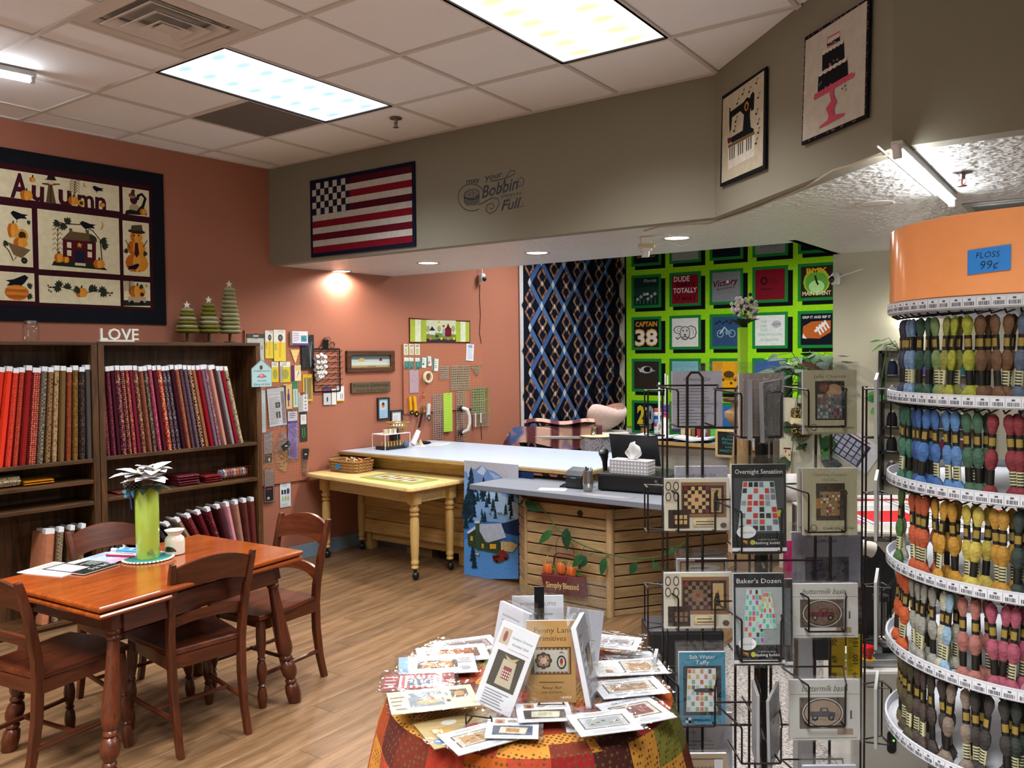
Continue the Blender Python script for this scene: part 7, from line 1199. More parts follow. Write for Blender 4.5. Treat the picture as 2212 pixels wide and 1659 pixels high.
# ============================================================ BLACK CONE THREAD RACK
tr = D(WP, 1860, 430, 2.7188, .11); tr.frame(110, 880, 375, 1659); t = thing('cone_rack', 'black shelf rack of thread cones on the grey partition', 'thread rack', tr.pos(-.11)); c0r = tr.c0
ua = tr.q(112, 900)[0]; ub = ua+.62; zt_ = tr.q(140, 890)[1]; rowz = [tr.q(200, y)[1] for y in (1036, 1188, 1340, 1486, 1636)]; rowz += [rowz[-1]-.2, rowz[-1]-.4]
for x in (ua, ub): G('plastic', '14141a').box(x-.012, -.11, rowz[-1]-.05, x+.012, 0, zt_).ob('side_panel', t)
G('plastic', '14141a').box(ua, -.11, zt_-.02, ub, 0, zt_).ob('top_board', t); 
for z in rowz: G('plastic', '14141a').box(ua, -.11, z-.018, ub, 0, z).ob('shelf', t)
CN = [(('navy', '1c2440'), ('bottle green', '1c3828'), ('violet blue', '5a4a9c'), ('coral', 'd8603c'), ('teal', '2c6c74')), (('silver', 'b0aeb0'), ('lavender', '7c5a9c'), ('teal', '1c6c74'), ('rose', 'a85a6c'), ('grey', '7c7c80')), (('black', '17181f'), ('dark grey', '3c4040'), ('grey green', '3c4440'), ('slate', '3a4450'), ('charcoal', '26282c')), (('jet black', '101014'), ('tan gold', '8c6238'), ('purple', '34206c'), ('wine', '5c1c2c'), ('brown', '5c3c24')), (('mauve grey', '5c4a50'), ('bronze', '6c5238'), ('dark plum', '2c1c24'), ('midnight', '1a1c30'), ('olive', '4c4a2c'))]
for r, row in enumerate(CN):
    for i, (nm, c) in enumerate(row):
        x = ua+.075+i*.115; P = tr.W.pos(0, 0, 0)+Vector((x+c0r[0], -.06, rowz[r]+c0r[1])); g = G('floss', c); g.lathe([(.036, .004), (.037, .01), (.034, .07), (.024, .1), (.018, .106)], 16); g.lathe([(.038, 0), (.038, .004)], 14, mat='plastic', col='c0c0c0'); g.lathe([(.014, .104), (.012, .118)], 10, mat='plastic', col='c8c8c8')
        tag(g.ob('thread_cone', None, P, 0, smooth=True), f'{nm} thread cone on the {ORD[r]} shelf of the black cone rack', 'thread cone', 'thread cones on the black rack')
plant('rack_vine', 'pale green pothos vine on top of the black cone rack', WP.pos(tr.c0[0]+ua+.12, tr.c0[1]+zt_, .06), 12, .12, .08, ['4a8a4c', '5c9c54', '3c7840'], 12, 6, False, lsize=.09)
v_ = WP.uv(1962, 690, .1); t = thing('wall_sconce', 'glowing white cone wall sconce behind the floss stand', 'lamp', WP.pos(v_[0], v_[1], .1)); G('sconce').lathe([(.09, -.06), (.05, .03), (.03, .06)], 18).ob('lamp_shade', t, smooth=True); G('metal', '8c8c8c').tube([(0, 0, .05), (0, .1, .04)], .01, 8).ob('bracket', t)
# ============================================================ ROUND DISPLAY TABLE
RTC = DP(1143, 1500, 2.33); RC = Vector((RTC.x, RTC.y, 0)); RZ = .775; RR = .40
t = thing('display_table', 'small round display table hidden under the patchwork cloth', 'table', RC)
G('oak_x').lathe([(RR-.06, RZ-.03), (RR-.055, RZ-.02), (RR-.06, RZ-.006), (0, RZ-.006)], 40).ob('table_top', t, smooth=True); G('oak_z').lathe([(.2, 0), (.05, .04), (.04, RZ-.03)], 16).ob('pedestal', t, smooth=True)
g = G('fab_dots'); g.col2 = '5a3a20'; PCOL = ['8a3a1c', '5a2418', '9c4a18', '6c6a2c', 'a8702c', '4a201c', '7c1c1c', 'b07a30', '5c5c28', '8c2a1c', '963a24', '3a1c18']
nA, nT, nS = 96, 8, 14
def cpt(i, j):
    a = 2*pi*i
    if j <= .35: r = RR*(j/.35); return (r*cos(a), r*sin(a), RZ)
    s_ = (j-.35)/.65; fold = (.035*sin(9*a+1)+.02*sin(5*a))*s_; r = RR+.012*min(1, s_*6)+.09*s_+fold; return (r*cos(a), r*sin(a), RZ-.004-.46*s_)
def ccol(i, j):
    a = 2*pi*i
    if j <= .35: r = RR*j/.35; k = (int((r*cos(a)+2)/.115), int((r*sin(a)+2)/.115))
    else: k = (int(i*24), 40+int((j-.35)/.65*.46/.11))
    return PCOL[(k[0]*7+k[1]*5+(k[0]*k[1]) % 3) % len(PCOL)]
g.surf(cpt, nA, 22, 'fab_dots', None, ccol)
tag(g.ob('patchwork_cloth', None, RC, .2, smooth=True), 'autumn patchwork quilt cloth draped over the round display table', 'tablecloth')
def bagged(name, lab, P, w_, l, rz, draw, z, col='d4d4d4', m_=.012, group='pattern packets on the round table', tilt=0.):
    t = thing(name, lab, 'pattern packet', (P.x, P.y, RZ+.002+z), rz, group); t.rotation_euler = (tilt, 0, rz)
    g = G('paper', col); g.box(-w_/2, -l/2, 0, w_/2, l/2, .002, 'paper', col); g.M = Matrix(((1, 0, 0, 0), (0, 0, 1, 0), (0, -1, 0, .002), (0, 0, 0, 1))); draw(g, w_/2, l/2); g.M = None; g.ob('pattern_sheet', t)
    b_ = G('bag'); b_.surf(lambda i, j: (-w_/2-m_+(w_+2*m_)*i, -l/2-m_+(l+3.2*m_)*j, .0055+.0022*sin(i*9+j*5)*sin(j*7)), 8, 8, 'bag'); b_.ob('clear_bag', t, smooth=True); return t
def photo(g, u0, v0, u1, v1, bg, blobs): g.r(u0, v0, u1, v1, bg); [g.e(u0+(u1-u0)*x, v0+(v1-v0)*y, (u1-u0)*rx, (v1-v0)*ry, c) for x, y, rx, ry, c in blobs]
def lhn(bg, fg, fr='3a3434'):
    def f(g, a, b_): photo(g, -a*.75, -b_*.72, a*.78, b_*.22, fr, []); g.p([(-a*.5, -b_*.5), (a*.5, -b_*.6), (a*.6, b_*.02), (-a*.45, b_*.08)], bg); g.p([(-a*.25, -b_*.4), (a*.25, -b_*.45), (a*.3, -b_*.08), (-a*.22, -b_*.05)], fg); photo(g, -a*.7, b_*.4, -a*.32, b_*.85, 'b08458', [(.5, .4, .3, .3, '7c3c24')]); g.e(-a*.05, b_*.65, a*.18, b_*.16, '8c8478', n=9); g.t('Little House', a*.52, b_*.68, b_*.11, '3c3434', w=a*.75); g.t('Needleworks', a*.52, b_*.48, b_*.11, '3c3434', w=a*.75); g.rows(-a*.5, a*.5, -b_*.92, -b_*.8, 1, '9c9c9c')
    return f
def framed(bg, mat_, txt=None):
    def f(g, a, b_): g.r(-a*.75, -b_*.5, a*.75, b_*.55, '3a3632'); g.r(-a*.7, -b_*.45, a*.7, b_*.5, mat_); g.r(-a*.55, -b_*.33, a*.55, b_*.38, bg); [g.e(-a*.4+k*a*.2, (k % 3-1)*b_*.12, a*.07, b_*.06, c) for k, c in enumerate(('8c3c34', '6c5c3c', '3c4c3c', '9c6c4c', '7c2c2c'))]; g.rows(-a*.6, a*.6, -b_*.9, -b_*.62, 3, 'a0a0a4'); (g.t(txt, 0, b_*.7, b_*.12, '5c5048', w=a) if txt else g.rows(-a*.5, a*.5, b_*.68, b_*.9, 2, 'a89c94'))
    return f
Z = lambda px, py: ZP(px, py, RZ)
Y0_ = YAW
items = [(1010, 1395, .2, .13, 20, framed('6c6468', 'a89c94'), 'dark photo sheet at the far left rim of the round table', 'd0d0d4'), (978, 1420, .22, .14, 12, framed('a8602c', '7c4420', None), 'pumpkin photo sheet behind the leaning easel packet', 'd4d4d8'),
 (945, 1450, .23, .15, 8, lambda g, a, b_: (g.r(-a, -b_, -a*.75, b_, '7ca0c8'), framed('b0702c', '4a3428')(g, a*.7, b_*.8), g.e(a*.7, -b_*.5, a*.15, b_*.2, '8c9098'), g.rows(a*.45, a*.95, b_*.0, b_*.6, 3, '7c7c80')), 'white sheet with brown quilt photo and blue edge', 'd8d8dc'),
 (905, 1495, .2, .12, 4, lambda g, a, b_: (g.r(-a, -b_, a, b_, '7c3434'), g.r(-a*.55, -b_*.7, a*.7, b_*.8, 'b05c5c'), [g.r(-a*.55+k*a*.16, -b_*.7, -a*.48+k*a*.16, b_*.8, 'd8c8c8') for k in range(8)], g.r(-a*.3, -b_*.4, a*.4, b_*.4, '5c6874'), g.rows(-a*.95, -a*.6, -b_*.8, b_*.8, 4, 'b8a098')), 'red and white striped picture packet', '7c3434'),
 (935, 1540, .23, .14, 14, lambda g, a, b_: (g.r(-a*.55, -b_*.6, a*.25, b_*.7, '7c8488'), g.e(-a*.1, -b_*.2, a*.3, b_*.2, 'a8a078'), g.e(-a*.05, b_*.1, a*.1, b_*.16, 'b06c3c'), g.rows(-a*.95, -a*.6, -b_*.8, b_*.6, 4, '7c7464'), photo(g, a*.45, -b_*.1, a*.85, b_*.65, '5c4c38', [(.5, .5, .3, .3, 'a8844c')]), g.rows(a*.3, a*.42, -b_*.6, b_*.6, 2, '54503c')), 'cream sheet with grey landscape picture at the left rim', 'c4bca0'),
 (1000, 1575, .21, .15, 26, lambda g, a, b_: (g.r(-a, -b_, a, b_, 'b09868'), g.e(a*.3, -b_*.2, a*.38, b_*.4, '7c8084'), g.e(a*.3, -b_*.2, a*.32, b_*.34, 'a01c1c'), g.e(-a*.5, b_*.0, a*.25, b_*.25, 'c89838'), g.e(-a*.2, b_*.6, a*.2, b_*.2, 'd0c8b8'), g.e(-a*.75, -b_*.6, a*.15, b_*.2, '5c84b0'), g.t('Blessed', a*.5, -b_*.85, b_*.18, 'd8c8a8', w=a*.8)), 'golden photo sheet of a bowl of red berries', 'b09868'),
 (1035, 1602, .17, .12, 30, framed('a07c50', 'b0a494'), 'white sheet under the red berry photo at the table front', 'd8d8d8'),
 (1107, 1590, .13, .11, -3, lhn('c4b89c', 'a0703c', '3a4a60'), 'square white pattern card with a blue and tan pillow photo', 'dcdce0'), (1175, 1562, .14, .11, 4, lhn('bcb49c', '9ca07c', '403c38'), 'square white pattern card with a pale ruffled pillow photo', 'd8d8dc'),
 (1305, 1592, .16, .12, 14, framed('8c9490', 'a8a8a8'), 'white sheet underneath the green chalkboard card', 'dcdce0'), (1278, 1562, .14, .11, 2, lhn('7c8c88', '44605c', '3c3430'), 'square white pattern card with a green chalkboard picture', 'dcdce0'),
 (1372, 1545, .16, .15, 22, framed('6c2c28', 'b8ae98', 'GRATEFUL'), 'white Grateful pattern sheet at the right of the table', 'd8d8dc'), (1360, 1500, .19, .12, 12, framed('8c6c4c', 'c0b8a8'), 'white sheet below the twin framed card', 'd4d4d8'),
 (1358, 1462, .21, .12, 6, lambda g, a, b_: (g.r(-a*.9, -b_*.7, -a*.35, b_*.75, 'c4c0bc'), photo(g, -a*.7, -b_*.6, -a*.5, -b_*.2, '8c6c44', []), g.r(-a*.2, -b_*.75, a*.8, b_*.8, '4a4640'), g.r(-a*.15, -b_*.68, a*.75, b_*.72, 'b8b0a0'), g.r(-a*.02, -b_*.5, a*.62, b_*.55, 'a07c58')), 'white card with two framed pictures right of the easel', 'd8d8dc'),
 (1330, 1412, .15, .12, -18, framed('8c8488', 'b8b4b0'), 'white grey photo card at the far rim right of the easel', 'd4d4d8'), (1365, 1425, .15, .1, 10, lambda g, a, b_: (g.r(-a*.9, -b_*.8, a*.1, b_*.4, '7c7c80'), g.e(-a*.3, -b_*.2, a*.2, b_*.2, 'a85c50'), g.e(a*.45, b_*.5, a*.3, b_*.25, 'b8b8bc')), 'white card with red bird picture beside the pattern rack', 'd8d8dc')]
for k, (px, py, w_, l, a, f, lab, col) in enumerate(items): bagged('pattern_packet', lab, Z(px, py), w_, l, Y0_+radians(a), f, .0085*(k % 5), col)
# wire easel stand with upright packets
EC = Z(1166, 1480); WE = lambda D_, rot=0.: None
ea = thing('easel_stand', 'black wire easel stand with a tall handle on the round table', 'easel', (EC.x, EC.y, RZ), YAW)
G('blackwire', '121212').box(-.014, -.002, .0, .014, .004, .285).ob('handle', ea)
for a in (0, 2.1, -2.1, pi): G('blackwire', '121212').tube([(0, 0, .2), (.11*sin(a), -.11*cos(a), .004), (.11*sin(a)+.05*cos(a), -.11*cos(a)+.05*sin(a), .004), (.11*sin(a)+.05*cos(a), -.11*cos(a)+.05*sin(a)-.0, .03)], .003, 6).ob('wire_leg', ea, smooth=True)
def upright(lab, px, py, D_, w_, h_, rot, tilt, draw, col, back=-10, topz=.03, name='pattern_packet', group='upright packets on the easel'):
    P = DP(px, py, D_); t = thing(name, lab, 'pattern packet', P, 0, group); t.rotation_euler = (radians(back), tilt, YAW+rot)
    g = G('paper', col); g.box(-w_/2, 0, 0, w_/2, .014, h_, 'paper', 'd0d0d4'); g.base = .0001; g.r(-w_/2, 0, w_/2, h_, col); g.M = Matrix.Translation((0, 0, h_/2)); draw(g, w_/2, h_/2); g.M = None; g.ob('pattern_sheet', t)
    b_ = G('bag'); b_.surf(lambda i, j: (-w_/2-.008+(w_+.016)*i, -.006-.002*sin(i*8)*sin(j*9), -.008+(h_+topz+.01)*j), 8, 10, 'bag'); b_.surf(lambda i, j: (-w_/2-.008+(w_+.016)*i, .02, -.008+(h_+topz+.01)*j), 2, 2, 'bag'); b_.r(-w_/2-.008, h_+topz*.55, w_/2+.008, h_+topz*.55+.003, 'e4e4e8'); b_.ob('clear_bag', t, smooth=True); return t
def penny(g, a, b_):
    g.t('Penny Lane', a*.1, b_*.7, b_*.13, '4a3018', w=a*1.6, sh=.1); g.t('Primitives', a*.0, b_*.5, b_*.13, '4a3018', w=a*1.25, sh=.1); g.r(-a*.85, -b_*.32, a*.82, b_*.35, '3a2c24'); g.r(-a*.78, -b_*.29, a*.75, b_*.32, 'b07c44'); [g.r(-a*.78+k*a*.17, -b_*.29, -a*.7+k*a*.17, b_*.32, '4a3424') for k in range(9)]; g.r(-a*.7, -b_*.25, a*.68, b_*.28, 'b8b4a4')
    [g.e(-a*.32+a*.24*cos(k*pi/4), b_*.02+b_*.14*sin(k*pi/4), a*.12, b_*.07, '2c2420') for k in range(8)]; g.e(-a*.32, b_*.02, a*.24, b_*.14, 'c0b8a8'); [g.e(-a*.32+a*.2*cos(k*pi/4), b_*.02+b_*.115*sin(k*pi/4), a*.07, b_*.04, ['8c2c34', 'a87c2c'][k % 2]) for k in range(8)]
    g.e(a*.42, -b_*.02, a*.2, b_*.17, '1c1c20', n=12); g.e(a*.42, -b_*.02, a*.14, b_*.125, 'c0b8a8'); g.e(a*.42, -b_*.0, a*.07, b_*.08, '8c2430'); g.e(a*.42, -b_*.08, a*.06, b_*.03, 'b08428'); g.ln([(a*.35, b_*.2), (a*.42, b_*.24), (a*.5, b_*.2)], .002, '3a3430')
    g.rows(-a*.5, a*.5, -b_*.52, -b_*.48, 1, '4a3018', jit=0); g.t('Fancy Fall', 0, -b_*.66, b_*.06, '4a3018', sh=.3, w=a*.8); g.t('Candle Mat & Mini Mat', 0, -b_*.76, b_*.04, '4a3018', w=a*.9)
def grandma(g, a, b_): photo(g, -a*.85, b_*.5, -a*.35, b_*.88, 'b8a890', [(.5, .5, .2, .35, '8c3c3c')]); g.t('Sundance Christmas', a*.3, b_*.7, b_*.06, '4a4448', w=a*1.1, sh=.3); g.t("Grandma's Quilt", a*.3, b_*.55, b_*.06, '4a4448', w=a*.9, sh=.3); g.t('by Little House Needleworks', a*.3, b_*.43, b_*.03, 'a03c44', w=a*1.1); g.r(-a*.72, -b_*.5, a*.75, b_*.35, '2c2420'); g.p([(-a*.35, -b_*.42), (a*.5, -b_*.42), (a*.4, b_*.2), (-a*.3, b_*.2)], 'b0a48c'); g.r(-a*.15, -b_*.25, a*.28, b_*.05, '7c1c2c'); [g.e(-a*.1+k % 4*a*.11, -b_*.2+k//4*b_*.07, a*.04, b_*.025, 'd0c8b8', n=6) for k in range(12)]; g.p([(-a*.1, b_*.2), (a*.3, b_*.2), (a*.45, b_*.32), (a*.1, b_*.24), (-a*.3, b_*.3)], 'b09468'); g.rows(-a*.7, a*.6, -b_*.95, -b_*.55, 6, '8c8c94')
upright('tan autumn penny mat pattern at the front of the easel', 1192, 1518, 2.19, .132, .215, 0, 0, penny, 'b88a4c')
upright('white sampler quilt pattern leaning to the right on the easel', 1062, 1532, 2.12, .105, .222, radians(-16), radians(19), grandma, 'd4d4d8')
upright('sheaf of bagged patterns on the right side of the easel', 1286, 1508, 2.22, .12, .22, radians(74), radians(-3), lambda g, a, b_: (g.r(-a*.2, -b_*.4, a*.7, b_*.3, '2c2a28'), g.e(a*.3, 0, a*.3, b_*.25, 'a08458'), g.rows(-a*.8, -a*.3, -b_*.8, b_*.8, 8, '8c8c94')), 'c8c8d0')
upright('white wool pattern sheet at the back of the easel', 1165, 1440, 2.36, .15, .2, radians(3), 0, lambda g, a, b_: (g.t('MY WOOL TOOL STYLE', 0, b_*.72, b_*.09, '2c2c30', w=a*1.4), g.rows(-a*.7, a*.7, -b_*.8, b_*.55, 9, '9c9ca4')), 'd0d0d4')
upright('bagged pattern on the left side of the easel', 1090, 1440, 2.32, .13, .17, radians(-50), radians(4), lambda g, a, b_: g.rows(-a*.7, a*.7, -b_*.8, b_*.7, 9, '9ca0a8'), 'ccccd4')
upright('tilted bagged sheet poking up at the back right of the easel', 1255, 1430, 2.38, .12, .15, radians(24), radians(14), lambda g, a, b_: (g.e(-a*.2, b_*.3, a*.4, b_*.2, '9c9484'), g.rows(-a*.7, a*.7, -b_*.8, -b_*.1, 6, '9ca0a8')), 'ccccd4', topz=.085)
for px, D_ in ((1190, 2.15), (1040, 2.08)):
    P = DP(px, 1515, D_); P.z = RZ; e_ = thing('plate_easel', 'small black scroll wire easel ' + ('under the tan penny mat pattern' if px > 1100 else 'under the leaning sampler pattern'), 'easel', P, YAW if px > 1100 else YAW-.3, 'small wire easels'); g = G('blackwire', '15120f')
    for s_ in (-1, 1): g.tube([(s_*.035, .03, .006), (s_*.035, .0, .006), (s_*.035, -.02, .006), (s_*.035, -.022, .03), (s_*.03, -.022, .036)], .002, 5)
    g.tube([(-.035, -.022, .03), (.035, -.022, .03)], .002, 5); g.ob('wire_frame', e_)
# ============================================================ WIRE SPINNER OF PATTERNS
SC = DP(1645, 900, 2.45); SC = Vector((SC.x, SC.y, 0))
sp = thing('spinner_rack', 'tall brown wire spinner rack of quilt patterns', 'display rack', SC, YAW); BR = '241c18'
def sl(px, py, D_):                       # photo point at a forward distance -> rack-local coordinates
    v = DP(px, py, D_)-SC; c_, s_ = cos(-YAW), sin(-YAW); return Vector((v.x*c_-v.y*s_, v.x*s_+v.y*c_, v.z))
def wire(pts, r=.0028, name='wire', n=6): return G('blackwire', BR).tube(pts, r, n).ob(name, sp, smooth=True)
G('blackwire', '1c1816').lathe([(.02, .03), (.02, 1.58), (.012, 1.60)], 14).ob('centre_pole', sp, smooth=True); G('blackwire', '1c1816').lathe([(.024, 1.30), (.026, 1.31), (.026, 1.40), (.024, 1.41)], 14).ob('bearing_sleeve', sp, smooth=True)
G('blackwire', '1c1816').lathe([(.24, 0), (.24, .012), (.03, .03)], 28).ob('base', sp, smooth=True)
def ladder(x, y, gap, top):
    wire([(x-gap/2, y, .06), (x-gap/2, y, top-.015), (x-gap/4, y, top), (x+gap/4, y, top), (x+gap/2, y, top-.015), (x+gap/2, y, .06)], .0042, 'upright')
xl_ = sl(1501, 900, 2.45).x; xr_ = sl(1779, 900, 2.45).x; gap = 33/1780*2.45
ladder(xl_, 0, gap, 1.665); ladder(xr_, 0, gap, 1.62); ladder(-.02, -.10, gap*.8, 1.66); ladder(0, .2, gap, 1.62)
for px in (1431, 1441, 1864, 1872): q = sl(px, 840, 2.45); wire([(q.x, q.y, .08), (q.x, q.y, 1.62)], .003, 'side_rod')
for z in (.12, .6, 1.1, 1.5):
    for (x, y) in ((xl_, 0), (xr_, 0), (-.02, -.1), (0, .2)): wire([(0, 0, z), (x, y, z)], .0035, 'spoke')
def pocket(pxc, yt, yb, hw, D_, depth=.05, back=None):
    zt_, zb_ = sl(pxc, yt, D_).z, sl(pxc, yb, D_).z; xc = sl(pxc, yt, D_).x; y0_ = sl(pxc, yt, D_).y; h2 = hw/1780*D_; bk = y0_+depth
    for s_ in (-1, 1): wire([(xc+s_*h2*1.75, bk, zt_+.008), (xc+s_*h2*1.7, bk-.008, zt_+.006), (xc+s_*h2*1.05, y0_, zt_), (xc+s_*h2, y0_, zt_-.006), (xc+s_*h2, y0_, zb_+.004), (xc+s_*h2, y0_+.004, zb_), (xc+s_*h2, bk, zb_)])
    wire([(xc-h2*1.75, bk, zt_+.008), (xc+h2*1.75, bk, zt_+.008)]); wire([(xc-h2, y0_+.002, zb_), (xc+h2, y0_+.002, zb_)])
for px in (1505, 1787):
    for yt, yb in ((842, 922), (1065, 1150), (1290, 1365), (1480, 1570), (1690, 1790)): pocket(px, yt, yb, 40, 2.33, .12)
for yt, yb in ((850, 945), (1105, 1195), (1338, 1430), (1570, 1650)): pocket(1645, yt, yb, 43, 2.19, .14)
def sidepocket(px0, px1, yt, yb, D_):
    a = sl(px0, yt, D_); b_ = sl(px1, yt, D_); zb_ = sl(px0, yb, D_).z
    for dy in (-.03, .03): wire([(a.x, a.y+dy*.3, a.z), (b_.x, a.y+dy, a.z), (b_.x, a.y+dy, zb_), (a.x, a.y+dy*.3, zb_)])
    wire([(b_.x, a.y-.03, a.z-.0), (b_.x, a.y+.03, a.z)]); wire([(b_.x, a.y-.03, zb_), (b_.x, a.y+.03, zb_)])
for yt, yb in ((843, 940), (1050, 1145), (1265, 1350), (1475, 1565)): sidepocket(1434, 1396, yt, yb, 2.42)
for yt, yb in ((840, 945), (1065, 1165), (1265, 1385), (1480, 1600)): sidepocket(1868, 1915, yt, yb, 2.42)
def CW(D_): return Wall(-sin(YAW)*D_, cos(YAW)*D_, YAW)
gs = 'patterns in the wire spinner'
def rackcard(D_, r4, bag4, lab, draw, col, th=.01, back=False, lean=0.):
    W = CW(D_); g = D(W, 0, 0, 1, 0); g.frame(*r4); a, h_ = g.w/2, g.h/2; t = thing('pattern_packet', lab, 'pattern packet', g.pos(), YAW, gs); t.rotation_euler = (radians(-2), lean, YAW)
    c = G('paper', col); c.box(-a, 0, -h_, a, th, h_, 'paper', 'c8c8cc'); c.base = .0002; c.r(-a, -h_, a, h_, col); draw(c, a, h_); c.ob('pattern_sheet', t)
    b0 = D(W, 0, 0, 1, 0); b0.c0 = g.c0; A = b0.q(bag4[0], bag4[1]); B = b0.q(bag4[2], bag4[3]); b_ = G('bag')
    b_.surf(lambda i, j: (A[0]+(B[0]-A[0])*i, -.004-.0018*sin(i*7+1)*sin(j*8), B[1]+(A[1]-B[1])*j), 8, 10, 'bag'); b_.surf(lambda i, j: (A[0]+(B[0]-A[0])*i, th+.003, B[1]+(A[1]-B[1])*j), 2, 2, 'bag'); zt2 = h_+(A[1]-h_)*.45
    b_.r(A[0], zt2, B[0], zt2+.0022, 'dcdce0'); [b_.r(A[0], zt2+.006+k*.005, B[0], zt2+.007+k*.005, 'b8b8bc') for k in range(2)]; b_.ob('clear_bag', t, smooth=True); return t
SHT = '8c8a94'
def sheet(title, n_=10, c='4a484c'): return lambda g, a, h_: (g.t(title, a*.0, h_*.66, h_*.11, '2a2a30', w=a*1.1, sh=.3), g.rows(-a*.85, a*.85, -h_*.85, h_*.45, n_, c, .14, .6))
rackcard(2.52, (1452, 802, 1560, 925), (1446, 782, 1562, 928), 'pale instruction sheet behind the left uprights, topmost in the spinner', sheet("It's American Quilt", 12), 'b4b0ba')
rackcard(2.52, (1459, 1008, 1572, 1140), (1455, 986, 1576, 1142), "Jacob's Ladder quilt sheet behind the upper landscape card", sheet("Jacob's Ladder Quilt", 8), 'b8b4be')
def lands(dk, main, acc, vase):
    def f(g, a, h_):
        g.r(-a*.98, h_*.05, -a*.55, h_*.95, 'b8ac98'); [g.e(-a*.77+s_*a*.12, h_*(.5+q*.2), a*.09, h_*.18, '4a342a') for s_ in (-1, 1) for q in (-1, 1)]; [g.e(-a*.77+s_*a*.12, h_*(.5+q*.2), a*.06, h_*.13, 'c8bca8') for s_ in (-1, 1) for q in (-1, 1)]
        g.r(-a*.5, -h_*.5, a*.9, h_*.85, '8a5c34'); g.r(-a*.46, -h_*.36, a*.82, h_*.72, dk); cx, cy, u_ = -a*.02, h_*.18, a*.11
        for i in range(-3, 4):
            for j in range(-3, 4):
                if (i+j) % 2 == 0 or abs(i)+abs(j) < 3: g.r(cx+(i-.5)*u_, cy+(j-.5)*u_*1.05, cx+(i+.5)*u_, cy+(j+.5)*u_*1.05, main if (abs(i)+abs(j)) % 3 else acc)
        g.r(a*.42, -h_*.3, a*.74, h_*.62, 'b8945c'); g.p(vase and [(a*.5, -h_*.25), (a*.66, -h_*.25), (a*.7, h_*.05), (a*.62, h_*.35), (a*.66, h_*.55), (a*.52, h_*.45), (a*.5, h_*.1)] or [(a*.5, -h_*.2), (a*.66, -h_*.2), (a*.58, h_*.4)], '1c1614')
        g.r(-a*.9, -h_*.9, -a*.25, -h_*.2, '2c1c14'); [g.r(-a*.7+(k % 3)*a*.14, -h_*.75+(k//3)*h_*.2, -a*.6+(k % 3)*a*.14, -h_*.6+(k//3)*h_*.2, main) for k in range(6)]; g.r(-a*.15, -h_*.85, a*.55, -h_*.55, 'c0ac84'); g.rows(-a*.05, a*.5, -h_*.82, -h_*.6, 2, '4a4038'); g.e(a*.8, -h_*.8, a*.1, h_*.1, '5c4638')
    return f
rackcard(2.36, (1436, 1034, 1576, 1145), (1432, 1028, 1580, 1148), 'landscape pattern card of a tan and black block quilt with crow vase', lands('2c1c1c', 'c8a06c', '6c1c24', True), 'cfc6b0')
rackcard(2.52, (1463, 1208, 1572, 1330), (1458, 1184, 1576, 1333), 'tan sheet with oval label behind the lower landscape card', lambda g, a, h_: (g.r(-a*.9, -h_, a*.9, h_*.92, '7c4a34'), g.r(-a*.84, -h_, a*.84, h_*.86, 'b89a6c'), g.e(0, h_*.68, a*.7, h_*.12, 'cfc8bc'), g.rows(-a*.5, a*.5, h_*.64, h_*.72, 1, '5c4030'), g.rows(-a*.4, a*.4, h_*.2, h_*.5, 2, '4a3424')), 'c4bcb8')
rackcard(2.36, (1435, 1238, 1582, 1356), (1431, 1233, 1586, 1360), 'landscape pattern card of a brown star quilt, lower of two', lands('241c1c', '7c5c44', '7c2c2c', False), 'cfc6b0')
def quiltphoto(g, x0_, z0_, x1_, z1_, cols, n_, m_, skew=0., seed=1, gapc='d0d4d4'):
    rs_ = random.Random(seed); P = lambda i, j: (x0_+(x1_-x0_)*(i/n_*(1-skew*j/m_)+skew*.5*j/m_), z0_+(z1_-z0_)*j/m_); g.p([P(0, 0), P(n_, 0), P(n_, m_), P(0, m_)], gapc)
    for i in range(n_):
        for j in range(m_):
            if (i+j) % 2 == 0 or gapc is None or rs_.random() < .25: g.p([P(i+.12, j+.12), P(i+.88, j+.12), P(i+.88, j+.88), P(i+.12, j+.88)], rs_.choice(cols))
rackcard(2.36, (1467, 1410, 1567, 1563), (1460, 1388, 1576, 1566), 'teal salt water taffy quilt pattern with pastel squares', lambda g, a, h_: (g.r(-a*.82, -h_*.75, a*.82, h_*.62, '14171c'), quiltphoto(g, -a*.7, -h_*.65, a*.65, h_*.55, ['b8503c', '8cb8b0', 'c8804c', '7c9c5c', 'c8a04c', '5c5c5c', 'b87060'], 7, 8, .1, 3), g.e(a*.1, -h_*.05, a*.5, h_*.06, '14171c'), g.t('Salt Water', 0, h_*.82, h_*.11, 'd8e0e0', w=a*1.1), g.t('Taffy', 0, h_*.67, h_*.11, 'd8e0e0', w=a*.6), g.r(-a*.75, -h_*.95, -a*.5, -h_*.8, 'd8d8d8'), g.r(-a*.75, -h_*.88, -a*.62, -h_*.8, '101418'), g.r(-a*.62, -h_*.95, -a*.5, -h_*.88, '101418'), g.rows(-a*.4, a*.4, -h_*.9, -h_*.84, 1, '16303c')), '2c7c98')
rackcard(2.52, (1452, 1542, 1582, 1700), (1448, 1530, 1586, 1703), 'white wool mat instruction sheet low behind the left uprights', lambda g, a, h_: (g.t('Wool Mat', -a*.6, h_*.45, h_*.07, '3a3a40', 'L', w=a*.4), g.rows(-a*.8, a*.8, -h_*.9, h_*.3, 12, '6c6a70', .25, .3)), 'b4b0ba')
